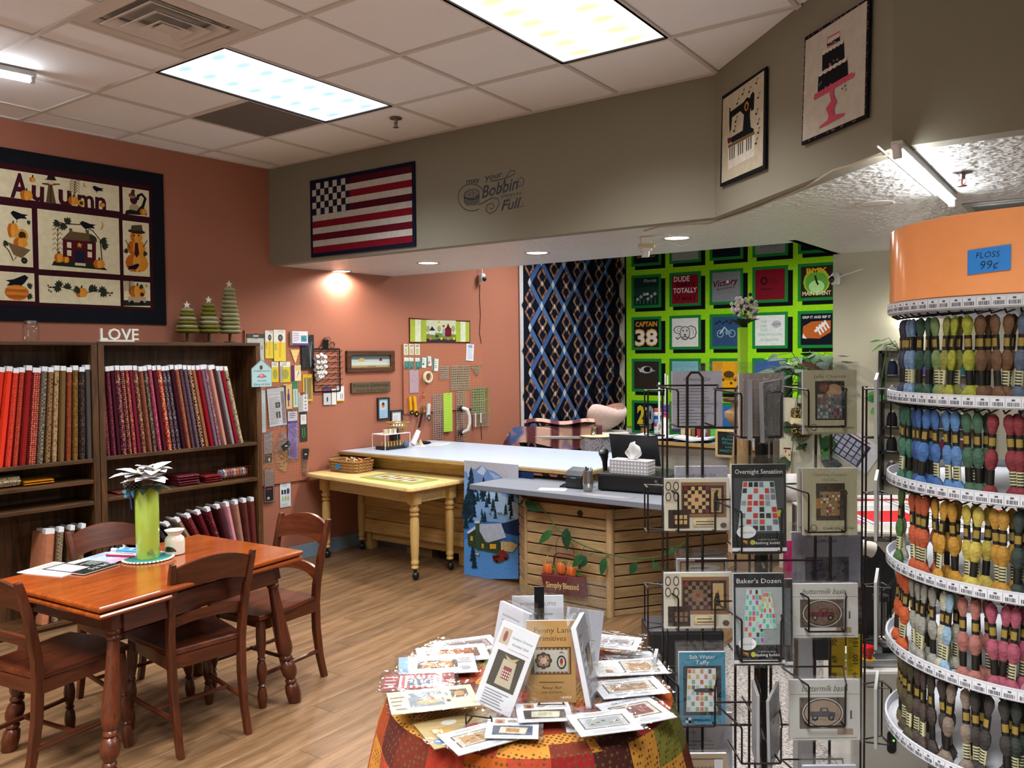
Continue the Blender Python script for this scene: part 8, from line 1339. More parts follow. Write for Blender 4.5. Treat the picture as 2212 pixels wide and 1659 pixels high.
rackcard(2.36, (1463, 1630, 1570, 1790), (1458, 1626, 1574, 1794), 'tan Bareroots pattern at the bottom edge of the photo', lambda g, a, h_: (g.r(-a*.85, -h_*.85, a*.85, h_*.88, '3a2418'), g.r(-a*.8, -h_*.8, a*.8, h_*.84, 'a88a64'), g.t('Bareroots', 0, h_*.55, h_*.18, '241812', w=a*1.3), g.r(a*.5, h_*.6, a*.85, h_*.85, 'd4d4d4'), g.e(0, -h_*.1, a*.5, h_*.35, '7c5438')), 'a88a64')
rackcard(2.30, (1597, 806, 1692, 945), (1590, 782, 1697, 948), 'beige dotted bagged pattern at the top centre of the spinner', lambda g, a, h_: [g.e(-a*.8+(k % 8)*a*.22, h_*.8-(k//8)*h_*.25, a*.03, h_*.02, 'c8beb4', n=6) for k in range(48)], '9c8c84')
for k, (px, lean) in enumerate(((1617, .08), (1668, -.06))): 
    P = DP(px, 950, 2.22); t = thing('pattern_packet', f'{"left" if k == 0 else "right"} grey bagged pattern turned edge on in the top centre pocket', 'pattern packet', P, 0, gs); t.rotation_euler = (0, lean, YAW+radians(78-30*k)); G('paper', '6c6a6c').box(-.06, -.006, 0, .06, .006, .16).ob('pattern_sheet', t); b_ = G('bag'); b_.surf(lambda i, j: (-.065+.13*i, -.009, -.005+.185*j), 2, 4, 'bag'); b_.surf(lambda i, j: (-.065+.13*i, .009, -.005+.185*j), 2, 4, 'bag'); b_.ob('clear_bag', t)
def smart(title, photo_f, extra): return lambda g, a, h_: (g.t(title, 0, h_*.79, h_*.1, 'd8d8d8', w=a*1.75), g.r(-a*.92, -h_*.55, a*.92, h_*.7, '8a9294' if extra else '3c4044'), photo_f(g, a, h_), g.e(-a*.48, -h_*.52, a*.36, h_*.14, 'd8d8d8'), g.t('Smarty Girls', -a*.48, -h_*.55, h_*.05, '4a4a50', w=a*.5), g.p([(-a*.75, -h_*.68), (-a*.45, -h_*.72), (-a*.45, -h_*.76)], 'c8a82c'), g.p([(-a*.7, -h_*.72), (-a*.42, -h_*.77), (-a*.45, -h_*.8)], 'b83c2c'), g.e(-a*.25, -h_*.75, a*.1, h_*.06, 'a8a83c', n=8), g.t('a quick to piece', a*.3, -h_*.7, h_*.035, 'b8b8b8', w=a*.7), g.t('dashing bobbin', a*.33, -h_*.79, h_*.06, 'd8d8d8', w=a*1.0), g.r(-a, -h_*.95, a, -h_*.87, 'd4d4d4'))
rackcard(2.22, (1581, 1004, 1698, 1194), (1576, 984, 1702, 1198), 'black Overnight Sensation pattern of a pale block quilt', smart('Overnight Sensation', lambda g, a, h_: (quiltphoto(g, -a*.78, -h_*.5, a*.75, h_*.62, ['1c1c20', 'b02c28', '6c6c70', 'c04838', '2c2c30', '8c8c90'], 6, 8, .25, 5, 'b4c4c6'), g.e(a*.75, -h_*.1, a*.1, h_*.08, 'a8a83c')), 0), '15171c')
rackcard(2.22, (1585, 1240, 1694, 1436), (1580, 1216, 1700, 1440), "black Baker's Dozen pattern of a bright checked quilt", smart("Baker's Dozen", lambda g, a, h_: (g.r(-a*.9, -h_*.55, a*.9, h_*.7, 'a0a6a6'), g.r(a*.2, -h_*.55, a*.9, -h_*.1, '8c9494'), quiltphoto(g, -a*.62, -h_*.5, a*.2, h_*.66, ['4cb4a0', 'c84c8c', 'c8a03c', 'd05c3c', '2c2c34', 'a84c9c', '8cc8b0'], 5, 10, .3, 7, 'b8ccc4'), quiltphoto(g, -a*.05, -h_*.2, a*.7, h_*.6, ['4cb4a0', 'c84c8c', '8cc8b0', 'c84c3c', 'd0b04c'], 5, 7, .6, 8, 'bcd0c8')), 1), '15171c')
rackcard(2.25, (1690, 1252, 1712, 1440), (1688, 1236, 1715, 1442), "second black pattern edge showing behind Baker's Dozen", lambda g, a, h_: (g.r(-a, -h_*.95, a, -h_*.87, 'd4d4d4'), g.r(-a, -h_*.5, a*.6, h_*.8, '5c6468')), '15171c')
for k, (px, lean) in enumerate(((1632, .02), (1672, -.1))): P = DP(px, 1640, 2.25); t = thing('pattern_packet', f'{"left" if k == 0 else "right"} bagged pattern turned edge on in the lower centre pocket', 'pattern packet', P, 0, gs); t.rotation_euler = (0, lean, YAW+radians(80-20*k)); G('paper', '8c8a8c').box(-.06, -.004, 0, .06, .004, .2).ob('pattern_sheet', t); b_ = G('bag'); b_.surf(lambda i, j: (-.065+.13*i, -.008, -.005+.22*j), 2, 4, 'bag'); b_.ob('clear_bag', t)
def creek(title, f): return lambda g, a, h_: (g.t(title, 0, h_*.76, h_*.09, '4a4636', w=a*1.2), g.rows(-a*.3, a*.3, h_*.6, h_*.7, 2, '6c6850', .3), f(g, a, h_), g.e(-a*.62, -h_*.78, a*.13, h_*.11, '6c6850'), g.e(-a*.62, -h_*.78, a*.09, h_*.075, 'b0a888'), g.t('Creek Side Stitches', a*.3, -h_*.82, h_*.07, '4a4636', w=a*1.15))
rackcard(2.36, (1735, 800, 1850, 937), (1730, 782, 1856, 940), 'cream Creek Side pattern with basket and patchwork photo, top right', creek('Jelly Charms', lambda g, a, h_: (g.r(-a*.55, -h_*.56, a*.55, h_*.66, '2c2624'), g.e(a*.15, h_*.35, a*.3, h_*.22, 'a8845c'), g.e(-a*.2, h_*.45, a*.2, h_*.15, '6c3c2c'), quiltphoto(g, -a*.48, -h_*.52, a*.45, h_*.25, ['7c2c34', '8cacb4', '4a5c64', 'a8a07c', '5c4c44', 'a05050'], 9, 7, .05, 11, '6c6c68'))), 'b0a888')
rackcard(2.40, (1724, 1012, 1740, 1150), (1720, 1000, 1742, 1152), 'tan framed pattern edge peeking out left of Charming Checkers', lambda g, a, h_: g.r(-a*.3, -h_, a, h_*.9, '7c5034'), 'b8a888')
rackcard(2.36, (1735, 1012, 1851, 1155), (1730, 984, 1858, 1158), 'cream Charming Checkers pattern with a tan patchwork photo', creek('Charming Checkers', lambda g, a, h_: (g.r(-a*.52, -h_*.56, a*.55, h_*.55, '3a3228'), g.r(-a*.52, -h_*.2, -a*.2, h_*.1, 'a06c34'), quiltphoto(g, -a*.35, -h_*.42, a*.35, h_*.3, ['7c2c2c', 'c0b48c', '2c3454', 'a87c5c', '8c6c4c', 'cfc8a8'], 7, 8, -.08, 12, '8c7450'))), 'b0a888')
rackcard(2.52, (1710, 1150, 1862, 1268), (1706, 1128, 1866, 1270), 'grey jelly roll rug supply sheet behind the right uprights', lambda g, a, h_: (g.t('JELLY-ROLL RUG SQUARED', 0, h_*.82, h_*.1, '2c2c34', w=a*1.2, bold=.02), g.t('SUPPLY LIST', 0, h_*.62, h_*.1, '2c2c34', w=a*.6, bold=.02), g.r(-a*.62, -h_, a*.62, h_*.1, '3a3a42'), g.r(-a*.85, -h_, -a*.62, h_*.18, 'a09c9c')), '8c8a94')
def trk(bg, tc, frame='c8c0b4'): return lambda g, a, h_: (g.t('buttermilk basin', -a*.0, h_*.62, h_*.2, '3a3634', w=a*1.3, sh=.35), g.rows(-a*.98, a*.98, h_*.5, h_*.54, 1, '4a4644', .3, 0), g.r(-a*.72, -h_*.62, a*.58, h_*.42, '5a4e46'), g.e(-a*.06, -h_*.1, a*.58, h_*.5, frame, n=24), g.e(-a*.06, -h_*.1, a*.55, h_*.47, '2c2624', n=24), g.e(-a*.06, -h_*.1, a*.52, h_*.43, bg, n=24), g.p([(-a*.42, -h_*.22), (-a*.42, -h_*.05), (-a*.16, -h_*.05), (-a*.12, h_*.08), (a*.08, h_*.08), (a*.12, -h_*.05), (a*.3, -h_*.08), (a*.3, -h_*.24)], tc), g.r(-a*.08, -h_*.04, a*.05, h_*.04, bg), g.e(-a*.28, -h_*.26, a*.09, h_*.1, '1c1a1c'), g.e(a*.18, -h_*.26, a*.09, h_*.1, '1c1a1c'), g.e(-a*.28, -h_*.26, a*.045, h_*.05, '8c8478'), g.e(a*.18, -h_*.26, a*.045, h_*.05, '8c8478'), g.r(a*.35, -h_*.82, a*.8, -h_*.62, 'a08470'), g.r(a*.72, -h_*.3, a*.77, -h_*.02, '4a4a4a'), g.rows(-a*.9, a*.9, -h_*.95, -h_*.9, 1, '6c6464', .3, 0))
rackcard(2.36, (1708, 1262, 1853, 1376), (1702, 1256, 1860, 1380), 'white oval mat pattern with a red truck, upper right of two', trk('6c5444', '5c1a1c'), 'cfcdc4')
rackcard(2.36, (1706, 1470, 1857, 1597), (1700, 1464, 1864, 1600), 'white oval mat pattern with a blue truck, lower right of two', trk('a08a74', '3a3c44', 'd0c8c0'), 'cfcdc4')
rackcard(2.36, (1735, 1656, 1850, 1800), (1730, 1634, 1855, 1804), 'pale bagged pattern at the bottom right edge of the spinner', lambda g, a, h_: g.rows(-a*.7, a*.7, -h_*.5, h_*.7, 5, '8c90a0'), 'a8acb8')
for k, (y0_, y1_) in enumerate(((795, 945), (1005, 1155), (1215, 1385), (1440, 1595))):
    for side, px, sg_ in (('right', 1885, 1),): P = DP(px, y1_, 2.42); hh = (y1_-y0_)/1780*2.42; t = thing('pattern_packet', f'bagged pattern seen edge on, {ORD[k]} from the top on the right side of the spinner', 'pattern packet', P+Vector((RT.x, RT.y, 0))*.012, 0, gs); t.rotation_euler = (0, -sg_*radians(9), YAW+radians(63)); G('paper', 'b0b0ac').box(-.055, -.004, 0, .055, .004, hh*.9).ob('pattern_sheet', t); b_ = G('bag'); b_.surf(lambda i, j: (-.06+.12*i, -.007, hh*j), 2, 3, 'bag'); b_.ob('clear_bag', t)
for k, (y0_, y1_) in enumerate(((1395, 1560), (1590, 1720))): P = DP(1416, y1_, 2.42); hh = (y1_-y0_)/1780*2.42; t = thing('pattern_packet', f'bagged pattern seen edge on, {"upper" if k == 0 else "lower"} of two on the left side of the spinner', 'pattern packet', P, 0, gs); t.rotation_euler = (0, radians(7), YAW+radians(77)); G('paper', 'a8a8a8').box(-.055, -.005, 0, .055, .005, hh*.9).ob('pattern_sheet', t); b_ = G('bag'); b_.surf(lambda i, j: (-.06+.12*i, .008, hh*j), 2, 3, 'bag'); b_.ob('clear_bag', t)
# ============================================================ FLOSS STAND
FC = DP(2243, 900, 2.1); FC = Vector((FC.x, FC.y, 0)); FR = .35
TRZ = [1.832, 1.603, 1.384, 1.164, .945, .725]
fs_ = thing('floss_stand', 'tall round white floss stand with an orange drum top', 'display stand', FC, YAW)
G('gloss', 'fca468').lathe([(FR-.004, 1.85), (FR-.002, 1.852), (FR-.002, 2.036), (FR-.006, 2.04), (0, 2.042)], 64).ob('drum', fs_, smooth=True)
G('plastic', 'b8b8bc').lathe([(.045, .03), (.045, 1.85)], 20).ob('centre_post', fs_, smooth=True); G('plastic', 'c8c8cc').lathe([(.34, 0), (.34, .02), (.06, .04)], 40).ob('base', fs_, smooth=True)
def cyl_print(g, r, a, z, w_, h_, col): # small upright rectangle on a cylinder, at angle a (0 = towards camera)
    q = []
    for s_, t_ in ((-1, 0), (1, 0), (1, 1), (-1, 1)): b_ = a+s_*w_/2/r; q.append((r*sin(b_), -r*cos(b_), z+t_*h_))
    g.add(q, [(0, 1, 2, 3)], 'paper', col)
for k, z in enumerate(TRZ):
    n = 64; g = G('plastic', 'c9cad0'); g.loft([[(r*cos(2*pi*j/n), r*sin(2*pi*j/n), z+dz) for j in range(n)] for r, dz in ((.06, -.014), (FR-.012, -.014), (FR, -.012), (FR+.002, .016), (FR-.003, .017), (FR-.006, -.004), (.06, -.004))]); g.ob('tray', fs_, smooth=True)
    g = G('paper'); rs_ = random.Random(k)
    for i in range(40):
        a = -2.2+i*.088; cyl_print(g, FR+.0026, a, z-.009, .029, .022, 'd4d4da'); x = -.011
        while x < .011: w_ = rs_.choice([.0008, .0014, .002]); cyl_print(g, FR+.0030, a+(x+w_/2)/FR, z-.006, w_, .009, '3c3c48'); x += w_+rs_.choice([.0008, .0014])
        cyl_print(g, FR+.0030, a, z+.006, .007, .004, '4a4a54')
    g.ob('price_strip', fs_)['kind'] = 'stuff'
# price sticker
g = G('paper', '2a78d0'); A0 = -.857
def cpt2(u, z, r=FR+.0008): a = A0+u/FR; return (r*sin(a), -r*cos(a), z)
g.surf(lambda i, j: cpt2(-.045+.09*i, 1.897+.005*i+.056*j), 8, 1, 'paper', '2f86dc')
for txt, u0, z0_, h_ in (('FLOSS', -.026, 1.933, .013), ('99\u00a2', -.016, 1.907, .019)):
    vs_, fcs, wd = text_geo(txt, .15, -.012); kk = h_/.69; g.add([cpt2(u0+a*kk*1.0, z0_+b_*kk+.002*u0, FR+.0016) for a, b_ in vs_], fcs, 'paper', '141c30')
g.ob('price_sticker', fs_, label='blue handwritten price sticker reading FLOSS 99 cents')
# skeins, hung from radial hooks
def skein_mesh(c, pale):
    g = G('floss', tuple(x*.66+.025 for x in lin(c))); n = 10
    g.loft([[(r*fx*cos(2*pi*j/n), r*.75*sin(2*pi*j/n), z) for j in range(n)] for r, z, fx in ((.003, 0, 1), (.009, -.008, 1.1), (.0105, -.022, 1.1), (.0062, -.044, 1), (.0062, -.079, 1), (.0115, -.09, 1), (.0125, -.103, 1), (.0105, -.116, 1), (.0062, -.125, 1), (.0062, -.158, 1), (.0115, -.168, 1.1), (.0145, -.18, 1.3), (.012, -.186, 1.35), (.004, -.187, 1))])
    out = [g.mesh('floss_skein', True)]
    for zs, col, alt in (((-.045, -.053, -.071, -.078), '17130f', '8c7434'), ([-.125-.0033*q for q in range(11)], 'b8b48c' if pale else '15120e', '2c2a26')):
        b_ = G('paper', col).loft([[(.0074*cos(2*pi*j/n), .006*sin(2*pi*j/n), z) for j in range(n)] for z in zs])
        for i in range(1, len(zs)-1, 2):
            for j in (6, 7, 8): b_.c[i*n+j] = lin(alt) if (pale or len(zs) < 5) else b_.c[0]
        out.append(b_.mesh('paper_band', True))
    return out
SKM = {}
TIERS = [
 [('navy', '262c50')]*1+[('dark indigo', '1a1c48')]*2+[('pale blue', '7c9cc4')]*3+[('forest green', '1c4c36')]*2+[('sage', '7c9858'), ('olive yellow', '98963a')]+[('chartreuse', 'aeb01c')]*3+[('brown', '744a20')]*3+[('slate', '54647c')]*2+[('violet', '6a2c90')]*2,
 [('deep teal', '245a48')]*2+[('sea green', '3a7a60')]*2+[('royal blue', '1c4690')]*2+[('cornflower', '3f74ba')]*3+[('sky', '5a8cc8')]*2+[('moss green', '3c6a4c')]*3+[('crimson', '8a0c20')]*4+[('maroon', '5c1420')]*2,
 [('off white', 'cfc6b8'), ('grass green', '4c7830'), None, None]+[('orange', 'd05a24')]*4+[('amber', 'd09418')]*4+[('lemon', 'd4bc48')]*3+[('gold', 'c08a18')]*2+[('dark green', '1a3024')]*4,
 [('bright orange', 'dc5c14')]*5+[('stone grey', 'a8a498')]*4+[('cream', 'd0c8b0')]*2+[('ice blue', '9cc0d8')]+[('dusty rose', 'b46c60')]*3+[('rose', 'b04c64')]*3+[('pink', 'cc8494')]*3,
 [('olive', '6a5a28')]*3+[('dark olive', '4c4018')]*2+[('cocoa', '4c382c')]*3+[('umber', '3a2c24')]*2+[('taupe', '8c786a')]*3+[('espresso', '2a201a')]*3+[('forest', '1c2c20')]*2+[('red', '7c1018')]*2]
TN = ['top', 'second', 'third', 'fourth', 'lowest visible']
for k, row in enumerate(TIERS):
    z = TRZ[k]-.024; hk = G('blackwire', '131315'); n = len(row); N = 25
    for i in range(N):
        ent = row[min(int(i*n/16.5), n-1)]; a = -radians(112)+radians(126)*i/(N-1)   # 0 = towards the camera, negative = left
        dv_ = Vector((sin(a), -cos(a), 0)); rs_ = random.Random(k*100+i)
        hk.tube([dv_*.24+Vector((0, 0, z+.012)), dv_*(FR-.022)+Vector((0, 0, z)), dv_*(FR-.008)+Vector((0, 0, z+.008))], .0022, 5)
        if ent is None: continue
        for lay_ in range(2 if (i % 3) else 1):
            nm, c = ent; pale = rs_.random() < .45; key = (c, pale)
            if key not in SKM: SKM[key] = skein_mesh(c, pale)
            r_ = FR-.034-.032*lay_; aa = a+rs_.uniform(-.02, .02)+.03*lay_; P = Vector((r_*sin(aa), -r_*cos(aa), z-.002)); W_ = Matrix.Rotation(YAW, 3, 'Z') @ P
            o = bpy.data.objects.new('floss_skein', SKM[key][0]); C.objects.link(o); o.location = FC+W_; o.rotation_euler = (rs_.uniform(-.06, .06), rs_.uniform(-.07, .07), YAW+aa+rs_.uniform(-.5, .5)); o.scale = (1.12, 1.12, 1.04)
            tag(o, f'{nm} floss skein hanging on the {TN[k]} tier of the floss stand', 'floss skein', f'floss skeins on the {TN[k]} tier'); 
            for nm_, me_ in zip(('paper_band', 'barcode_band'), SKM[key][1:]): b_ = bpy.data.objects.new(nm_, me_); C.objects.link(b_); b_.parent = o
    o = hk.ob('hooks', fs_); o['kind'] = 'stuff'
# ============================================================ LONGARM QUILTING MACHINE behind the stand
def at_(px, py, D_): return DP(px, py, D_)
LM = at_(1900, 1440, 3.25)
t = thing('longarm_machine', 'white longarm quilting machine with curved throat behind the floss stand', 'sewing machine', (LM.x, LM.y, 0), YAW)
def ll(px, py, D_): v = DP(px, py, D_)-Vector((LM.x, LM.y, 0)); c_, s_ = cos(-YAW), sin(-YAW); return Vector((v.x*c_-v.y*s_, v.x*s_+v.y*c_, v.z))
zt_ = ll(1900, 1450, 3.25).z
a = ll(1838, 1450, 3.25); b_ = ll(2010, 1450, 3.25); G('gloss', 'b8b4ac').box(a.x, a.y, .0, b_.x, a.y+.3, zt_).ob('control_box', t, bevel=.012)
G('metal', 'a8acb0').box(a.x-.02, a.y+.04, zt_, b_.x+.1, a.y+.12, zt_+.03).ob('top_rail', t, bevel=.003); G('plastic', '141416').box(ll(1925, 1400, 3.3).x, a.y+.13, zt_, b_.x+.02, a.y+.28, zt_+.05).ob('black_bin', t, bevel=.004)
e_ = ll(1892, 1440, 3.22); es = G('gloss', 'c89a1c').lathe([(.03, 0), (.03, .006), (.014, .008)], 20, (e_.x, a.y+.05, zt_+.03)).ob('stop_collar', t, smooth=True, label='yellow collar of the stop button'); G('gloss', 'a8141c').lathe([(.018, .008), (.017, .022), (.024, .026), (.026, .05), (.022, .056), (0, .057)], 20, (e_.x, a.y+.05, zt_+.03)).ob('stop_button', t, smooth=True, label='red emergency stop button')
q = ll(1928, 1605, 3.24); G('rubber', '101012').prism([(q.x+x, q.z+z) for x, z in rrect(.035, .09, .015)], a.y-.006, a.y, 'y').ob('indicator_window', t); G('led').sph((q.x+.006, a.y-.007, q.z+.008), .004, 8, 6).ob('green_led', t)
# throat: a curved arm as a thick C profile
pr = [(1862, 1175), (1895, 1185), (1922, 1215), (1932, 1260), (1925, 1310), (1900, 1350), (1905, 1395), (1990, 1400), (2010, 1190), (1960, 1150), (1870, 1145)]
g = G('gloss', 'bfb6a8'); ws = [ll(x, y, 3.6) for x, y in pr]; g.prism([(p.x, p.z) for p in ws], ws[0].y, ws[0].y+.16, 'y'); g.ob('throat_arm', t, bevel=.012)
p0, p1 = ll(1850, 1165, 3.55), ll(1850, 1420, 3.55); G('gloss', 'c0b8ac').tube([ll(1835, 1200, 3.5), ll(1862, 1180, 3.5), ll(1885, 1188, 3.5)], .035, 14).ob('handle_grip', t, smooth=True)
G('metal', '7c7c80').tube([ll(1902, 1290, 3.4), ll(1902, 1370, 3.4)], .022, 16).ob('needle_cylinder', t, smooth=True); G('rubber', '17171a').tube([ll(1902, 1285, 3.4), ll(1902, 1296, 3.4)], .032, 16).ob('cylinder_cap', t, smooth=True); G('blackwire', '1c1c1e').tube([ll(1895, 1290, 3.38), ll(1960, 1225, 3.38)], .004, 6).ob('lever', t); G('gloss', 'b0a898').tube([ll(1915, 1400, 3.5), ll(1960, 1340, 3.5), ll(2020, 1300, 3.5)], .06, 16).ob('lower_arm', t, smooth=True)
G('rubber', '121214').box(p0.x-.05, p0.y+.05, .2, p0.x+.5, p0.y+.09, p0.z-.0).ob('dark_throat_back', t)
# quilting frame with the quilt on it
QF = thing('quilting_table', 'white quilting table edge with a quilt stretched over it', 'table', (LM.x, LM.y, 0), YAW)
A_, B_, C_, D__ = ll(1858, 1155, 3.9), ll(2260, 1260, 3.9), ll(2260, 1080, 4.9), ll(1948, 1095, 4.9)
zq = A_.z; G('gloss', 'd0cec8').box(A_.x, A_.y, zq-.05, A_.x+1.3, A_.y+.05, zq+.0).ob('front_rail', QF, bevel=.008)
G('cloth', 'd8d4cc').box(A_.x-.02, A_.y+.05, zq-.012, A_.x+1.3, A_.y+1.1, zq-.002).ob('backing_cloth', QF)
g = G('quilt'); y0_ = A_.y+.14; x0_ = A_.x+.10
g.box(x0_, y0_, zq-.002, x0_+1.1, y0_+.85, zq+.006, 'quilt', 'c8c6c0')
M0 = Matrix(((1, 0, 0, x0_), (0, 0, 1, y0_), (0, -1, 0, zq+.006), (0, 0, 0, 1))); g.M = M0; g.k = 0
for (u0, v0, u1, v1) in ((.08, .12, .36, .42), (.62, .12, .9, .42), (.08, .72, 1.0, .78)): g.r(u0, v0, u1, v1, 'b8282c')
for v0 in (.02, .05, .08, .46, .50, .54): g.r(.02, v0, 1.08, v0+.008, '3c4468')
for u0 in (.02, .05, .40, .44, .48, .56): g.r(u0, .0, u0+.008, .8, '3c4468')
g.e(.5, .62, .06, .02, 'c88a3c'); g.M = None; g.ob('quilt_top', QF)
G('plastic', 'd81c78').tube([Vector((x0_-.03, y0_-.06, zq+.012)), Vector((x0_+.03, y0_+.8, zq+.012))], .016, 8).ob('pink_clamp', QF, smooth=True, label='hot pink plastic side clamp')
G('cloth', 'b4b0ac').tube([Vector((A_.x-.5, A_.y+.95, zq+.07)), Vector((x0_+.25, A_.y+.95, zq+.07))], .085, 20).ob('batting_roll', QF, smooth=True)
for x in (A_.x+.05, A_.x+1.2): G('metal', '9c9ca0').box(x, A_.y+.0, 0, x+.05, A_.y+.05, zq-.05).ob('leg', QF); G('metal', '9c9ca0').box(x, A_.y+1.05, 0, x+.05, A_.y+1.1, zq-.012).ob('leg', QF)
# tape measure hanging from the machine, pink tag, black clamp
g = D(CW(2.49), 1380, 1180, 3.464, 0); g.frame(1500, 660, 1625, 1040); t2 = thing('tape_measure', 'yellow tape measure hanging behind the spinner', 'tape measure', g.pos(), YAW); h_ = g.h/2; G('paper', 'b89a14').box(-.052, 0, -h_, -.008, .002, h_).ob('tape', t2); G('paper', 'c4a61c').box(-.004, -.003, -h_, .044, -.001, h_).ob('tape', t2); p = G('paper'); p.base = .0035
for i in range(6): z = -h_+.03+i*.052; p.t(str(68+i), -.035, z, .016, '2a2410', rot=pi/2); p.t(str(99+i), .03, z, .016, '2a2410', rot=pi/2); [p.r(-.03 if False else .0, z+q*.006, .010+.006*(q % 2), z+q*.006+.001, '2a2410') for q in range(7)]
p.ob('scale_print', t2)['kind'] = 'stuff'
o = G('plastic', 'd82c74').box(-.012, -.002, -.16, .014, .002, .16).ob('pink_ribbon', None, at_(1700, 1280, 2.5), YAW); tag(o, 'hot pink plastic strip hanging behind the spinner centre', 'strip')
PM = at_(1735, 1450, 3.2); t3 = thing('machine_track', 'grey aluminium machine track post with black clamp behind the spinner', 'machine part', (PM.x, PM.y, 0), YAW); G('metal', '9a9a9c').box(-.03, -.03, 0, .03, .03, PM.z+.25).ob('post', t3, bevel=.004); G('plastic', '141416').box(.03, -.05, PM.z+.06, .13, .03, PM.z+.16).ob('clamp', t3, bevel=.006)
o = G('plastic', '18181a').box(-.18, -.12, 0, .18, .12, .42).ob('black_bin', None, Vector((-1.62, 3.7, 0)), YAW, bevel=.02); tag(o, 'black floor bin between the counter and the spinner', 'bin')
# ============================================================ CEILING FITTINGS
x, y = GX, GY-S/2; t = thing('air_diffuser', 'square stepped white air diffuser in the suspended ceiling', 'vent', (x, y, CEIL))
def ringsq(r0, z0_, r1, z1_): return [[(s_[0]*r0, s_[1]*r0, z0_) for s_ in ((-1, -1), (1, -1), (1, 1), (-1, 1))], [(s_[0]*r1, s_[1]*r1, z1_) for s_ in ((-1, -1), (1, -1), (1, 1), (-1, 1))]]
g = G('tbar'); g.loft(ringsq(.293, .0, .235, .0), cap=False); g.loft(ringsq(.235, 0, .225, .03), cap=False); g.ob('outer_frame', t)
for r, z in ((.205, -.004), (.145, -.012), (.085, -.02)): g = G('tbar'); g.loft(ringsq(r, z, r-.055, z+.03), cap=False); g.loft(ringsq(r, z, r-.003, z-.004), cap=False); g.loft(ringsq(r-.003, z-.004, r-.055, z+.026), cap=False); g.ob('louvre_ring', t)
G('tbar').box(-.045, -.045, -.016, .045, .045, -.012).ob('centre_plate', t); G('rubber', '2a2624').box(-.24, -.24, .04, .24, .24, .05).ob('dark_throat', t)
x, y = cell(-2, 1); o = G('paint', '6a645e').box(-.291, -.291, -.001, .291, .291, .008).ob('return_panel', None, (x, y, CEIL), 0); tag(o, 'flat dark grey panel set in the ceiling grid', 'ceiling panel')
def sprinkler(P, lab):
    t = thing('sprinkler_head', lab, 'sprinkler', P, 0, 'sprinkler heads'); G('metal', '8c8480').lathe([(.04, 0), (.04, -.004), (.014, -.01), (.012, -.03)], 18).ob('escutcheon', t, smooth=True)
    G('metal', '8c8480').tube([(-.012, 0, -.028), (-.014, 0, -.045), (0, 0, -.056)], .003, 5).ob('yoke_arm', t); G('metal', '8c8480').tube([(.012, 0, -.028), (.014, 0, -.045), (0, 0, -.056)], .003, 5).ob('yoke_arm', t); G('metal', '8c8480').lathe([(.02, -.056), (.02, -.059)], 12).ob('deflector', t); G('gloss', '8c1c20').tube([(0, 0, -.03), (0, 0, -.053)], .0035, 6).ob('glass_bulb', t)
P = ZP(855, 255, CEIL); sprinkler((P.x, P.y, CEIL-.002), 'chrome sprinkler head in the tiled ceiling near the flag quilt'); P = ZP(2078, 372, LOW); sprinkler((P.x, P.y, LOW), 'chrome sprinkler head in the low stippled ceiling')
for i, (px, py, nm) in enumerate(((725, 587, 'recessed downlight nearest the terracotta wall'), (925, 568, 'recessed downlight second from the terracotta wall'), (1160, 546, 'recessed downlight above the cutting table right end'), (1462, 514, 'recessed downlight above the counter beside the plug'), (1890, 440, 'recessed downlight with wide ring near the bare tube'))):
    P = ZP(px, py, LOW)+Vector((.07 if i == 0 else 0, 0, 0)); t = thing('downlight', nm, 'light', (P.x, P.y, LOW), 0, 'recessed downlights')
    G('gloss', 'c8c0b8').lathe([(.078, -.0005), (.098, -.0005), (.098, -.004), (.094, -.006), (.078, -.002)], 32, cap=False).ob('trim_ring', t, smooth=True); on = i < 4; G('downlight' if on else 'gloss', 'd0d0d0').lathe([(.077, -.0008), (.04, -.0012), (0, -.0014)], 28).ob('lens', t, smooth=True)
    l = bpy.data.lights.new('spot', 'SPOT'); l.energy = DOWN_W if on else 6; l.color = (1, .92, .84); l.spot_size = radians(172); l.spot_blend = .35; l.shadow_soft_size = .06; lo_ = bpy.data.objects.new('spot', l); C.objects.link(lo_); lo_.parent = t; lo_.location = (0, 0, -.02); lo_.visible_camera = False
# bare strip tube under the low ceiling
P1 = ZP(1938, 335, LOW-.05); P2 = ZP(2190, 560, LOW-.05); d = (P2-P1).normalized(); P2 = P1+d*1.22
t = thing('strip_light', 'bare white strip light along the low ceiling above the floss stand', 'light', ((P1.x+P2.x)/2, (P1.y+P2.y)/2, LOW), atan2(d.y, d.x))
G('gloss', 'cfcfcf').box(-.62, -.02, -.03, .62, .02, 0).ob('housing', t, bevel=.004); G('tube').tube([(-.6, 0, -.048), (.6, 0, -.048)], .014, 14).ob('tube_lamp', t, smooth=True)
for s_ in (-1, 1): G('gloss', 'cfcfcf').tube([(s_*.62, 0, -.012), (s_*.60, 0, -.06)], .016, 10).ob('end_cap', t, smooth=True)
lamp(t, 1.15, .05, -.07, TUBE_W, (.96, .98, 1), 175)
G('blackwire', 'b8b4ac').tube([(.0+x_, .07, -.004) for x_ in (-.6, .62)], .004, 6).ob('cable_duct', t)
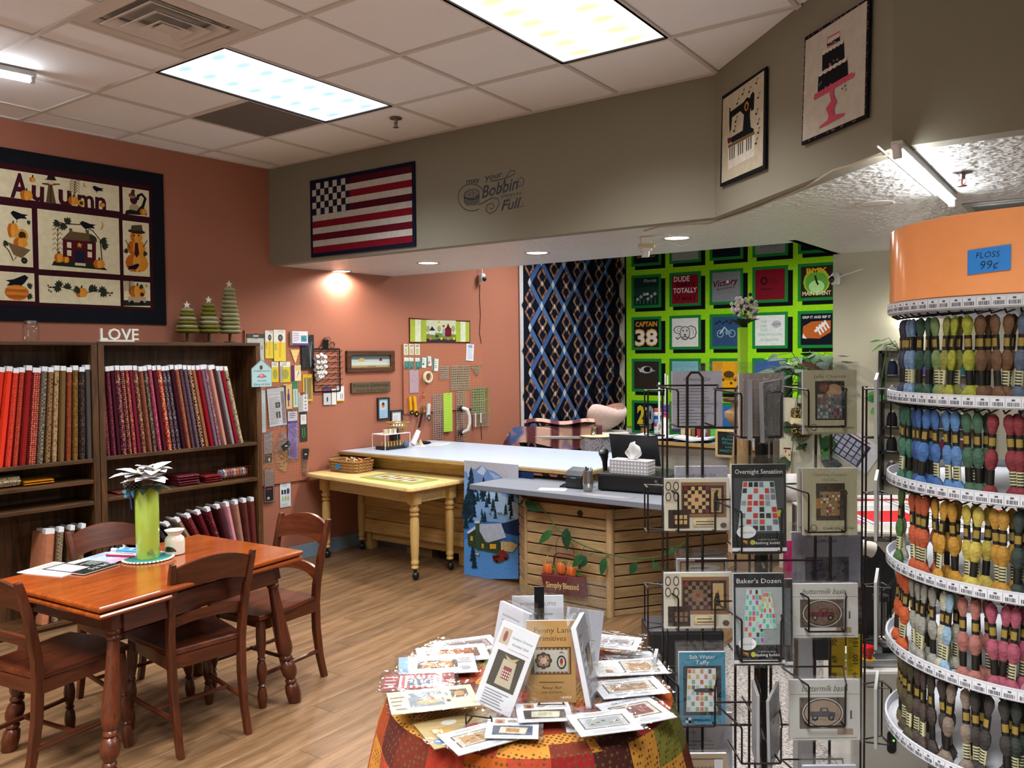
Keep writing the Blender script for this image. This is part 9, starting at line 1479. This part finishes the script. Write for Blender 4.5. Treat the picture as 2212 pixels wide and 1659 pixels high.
# tube at the left edge of the tiled ceiling
P1 = ZP(66, 178, CEIL-.05); t = thing('strip_light', 'bright strip tube cut by the left edge on the tiled ceiling', 'light', (P1.x-.05, P1.y-.45, CEIL), radians(80))
G('gloss', 'cfcfcf').box(-.5, -.02, -.03, .47, .02, 0).ob('housing', t, bevel=.004); G('tube').tube([(-.48, 0, -.048), (.44, 0, -.048)], .014, 14).ob('tube_lamp', t, smooth=True); G('gloss', 'cfcfcf').tube([(.45, 0, -.012), (.45, 0, -.06)], .016, 10).ob('end_cap', t, smooth=True)
lamp(t, .9, .05, -.07, TUBE_W*.35, (.96, .98, 1), 175)
# cable along the soffit edge, plug in timer
cz = LOW-.006
pts = [ZP(x_, y_, cz) for x_, y_ in ((1392, 500), (1420, 490), (1480, 486), (1530, 482), (1560, 474), (1605, 458), (1640, 446), (1740, 402), (1800, 368), (1850, 352), (1890, 338), (1925, 332))]
g = G('plastic', 'b8ac98'); g.tube([p+Vector((0, 0, -.004*(i % 2))) for i, p in enumerate(pts)], .005, 6); tag(g.ob('ceiling_cable', None, None, 0, smooth=True), 'pale cable clipped along the underside edge of the soffit', 'cable')
P = ZP(1395, 512, LOW); t = thing('plug_timer', 'white plug in timer hanging under the soffit', 'timer', (P.x, P.y, LOW), YAW); G('gloss', 'cfcac0').box(-.035, -.03, -.09, .035, .03, -.001).ob('timer_body', t, bevel=.006); G('gloss', 'b8a888').box(-.05, -.035, -.075, .05, .0, -.045).ob('plug', t, bevel=.005); G('gloss', 'd0d0d0').box(-.025, -.02, -.13, .02, .02, -.088).ob('adapter', t, bevel=.004)
G('plastic', 'c8c4bc').tube([(.05, -.02, -.06), (.12, -.03, -.03), (.22, -.05, -.07), (.3, -.05, -.05)], .004, 6).ob('cord', t, smooth=True)
P = ZP(2165, 440, LOW); t = thing('ceiling_grille', 'metal ceiling grille beyond the orange drum', 'vent', (P.x, P.y, LOW), .0); G('metal', 'b0b0b0').box(-.17, -.12, -.01, .17, .12, 0).ob('frame', t, bevel=.003)
for k in range(8): G('metal', '9a9a9a').box(-.13, -.09+k*.024, -.016, .13, -.078+k*.024, -.009).ob('louvre', t)
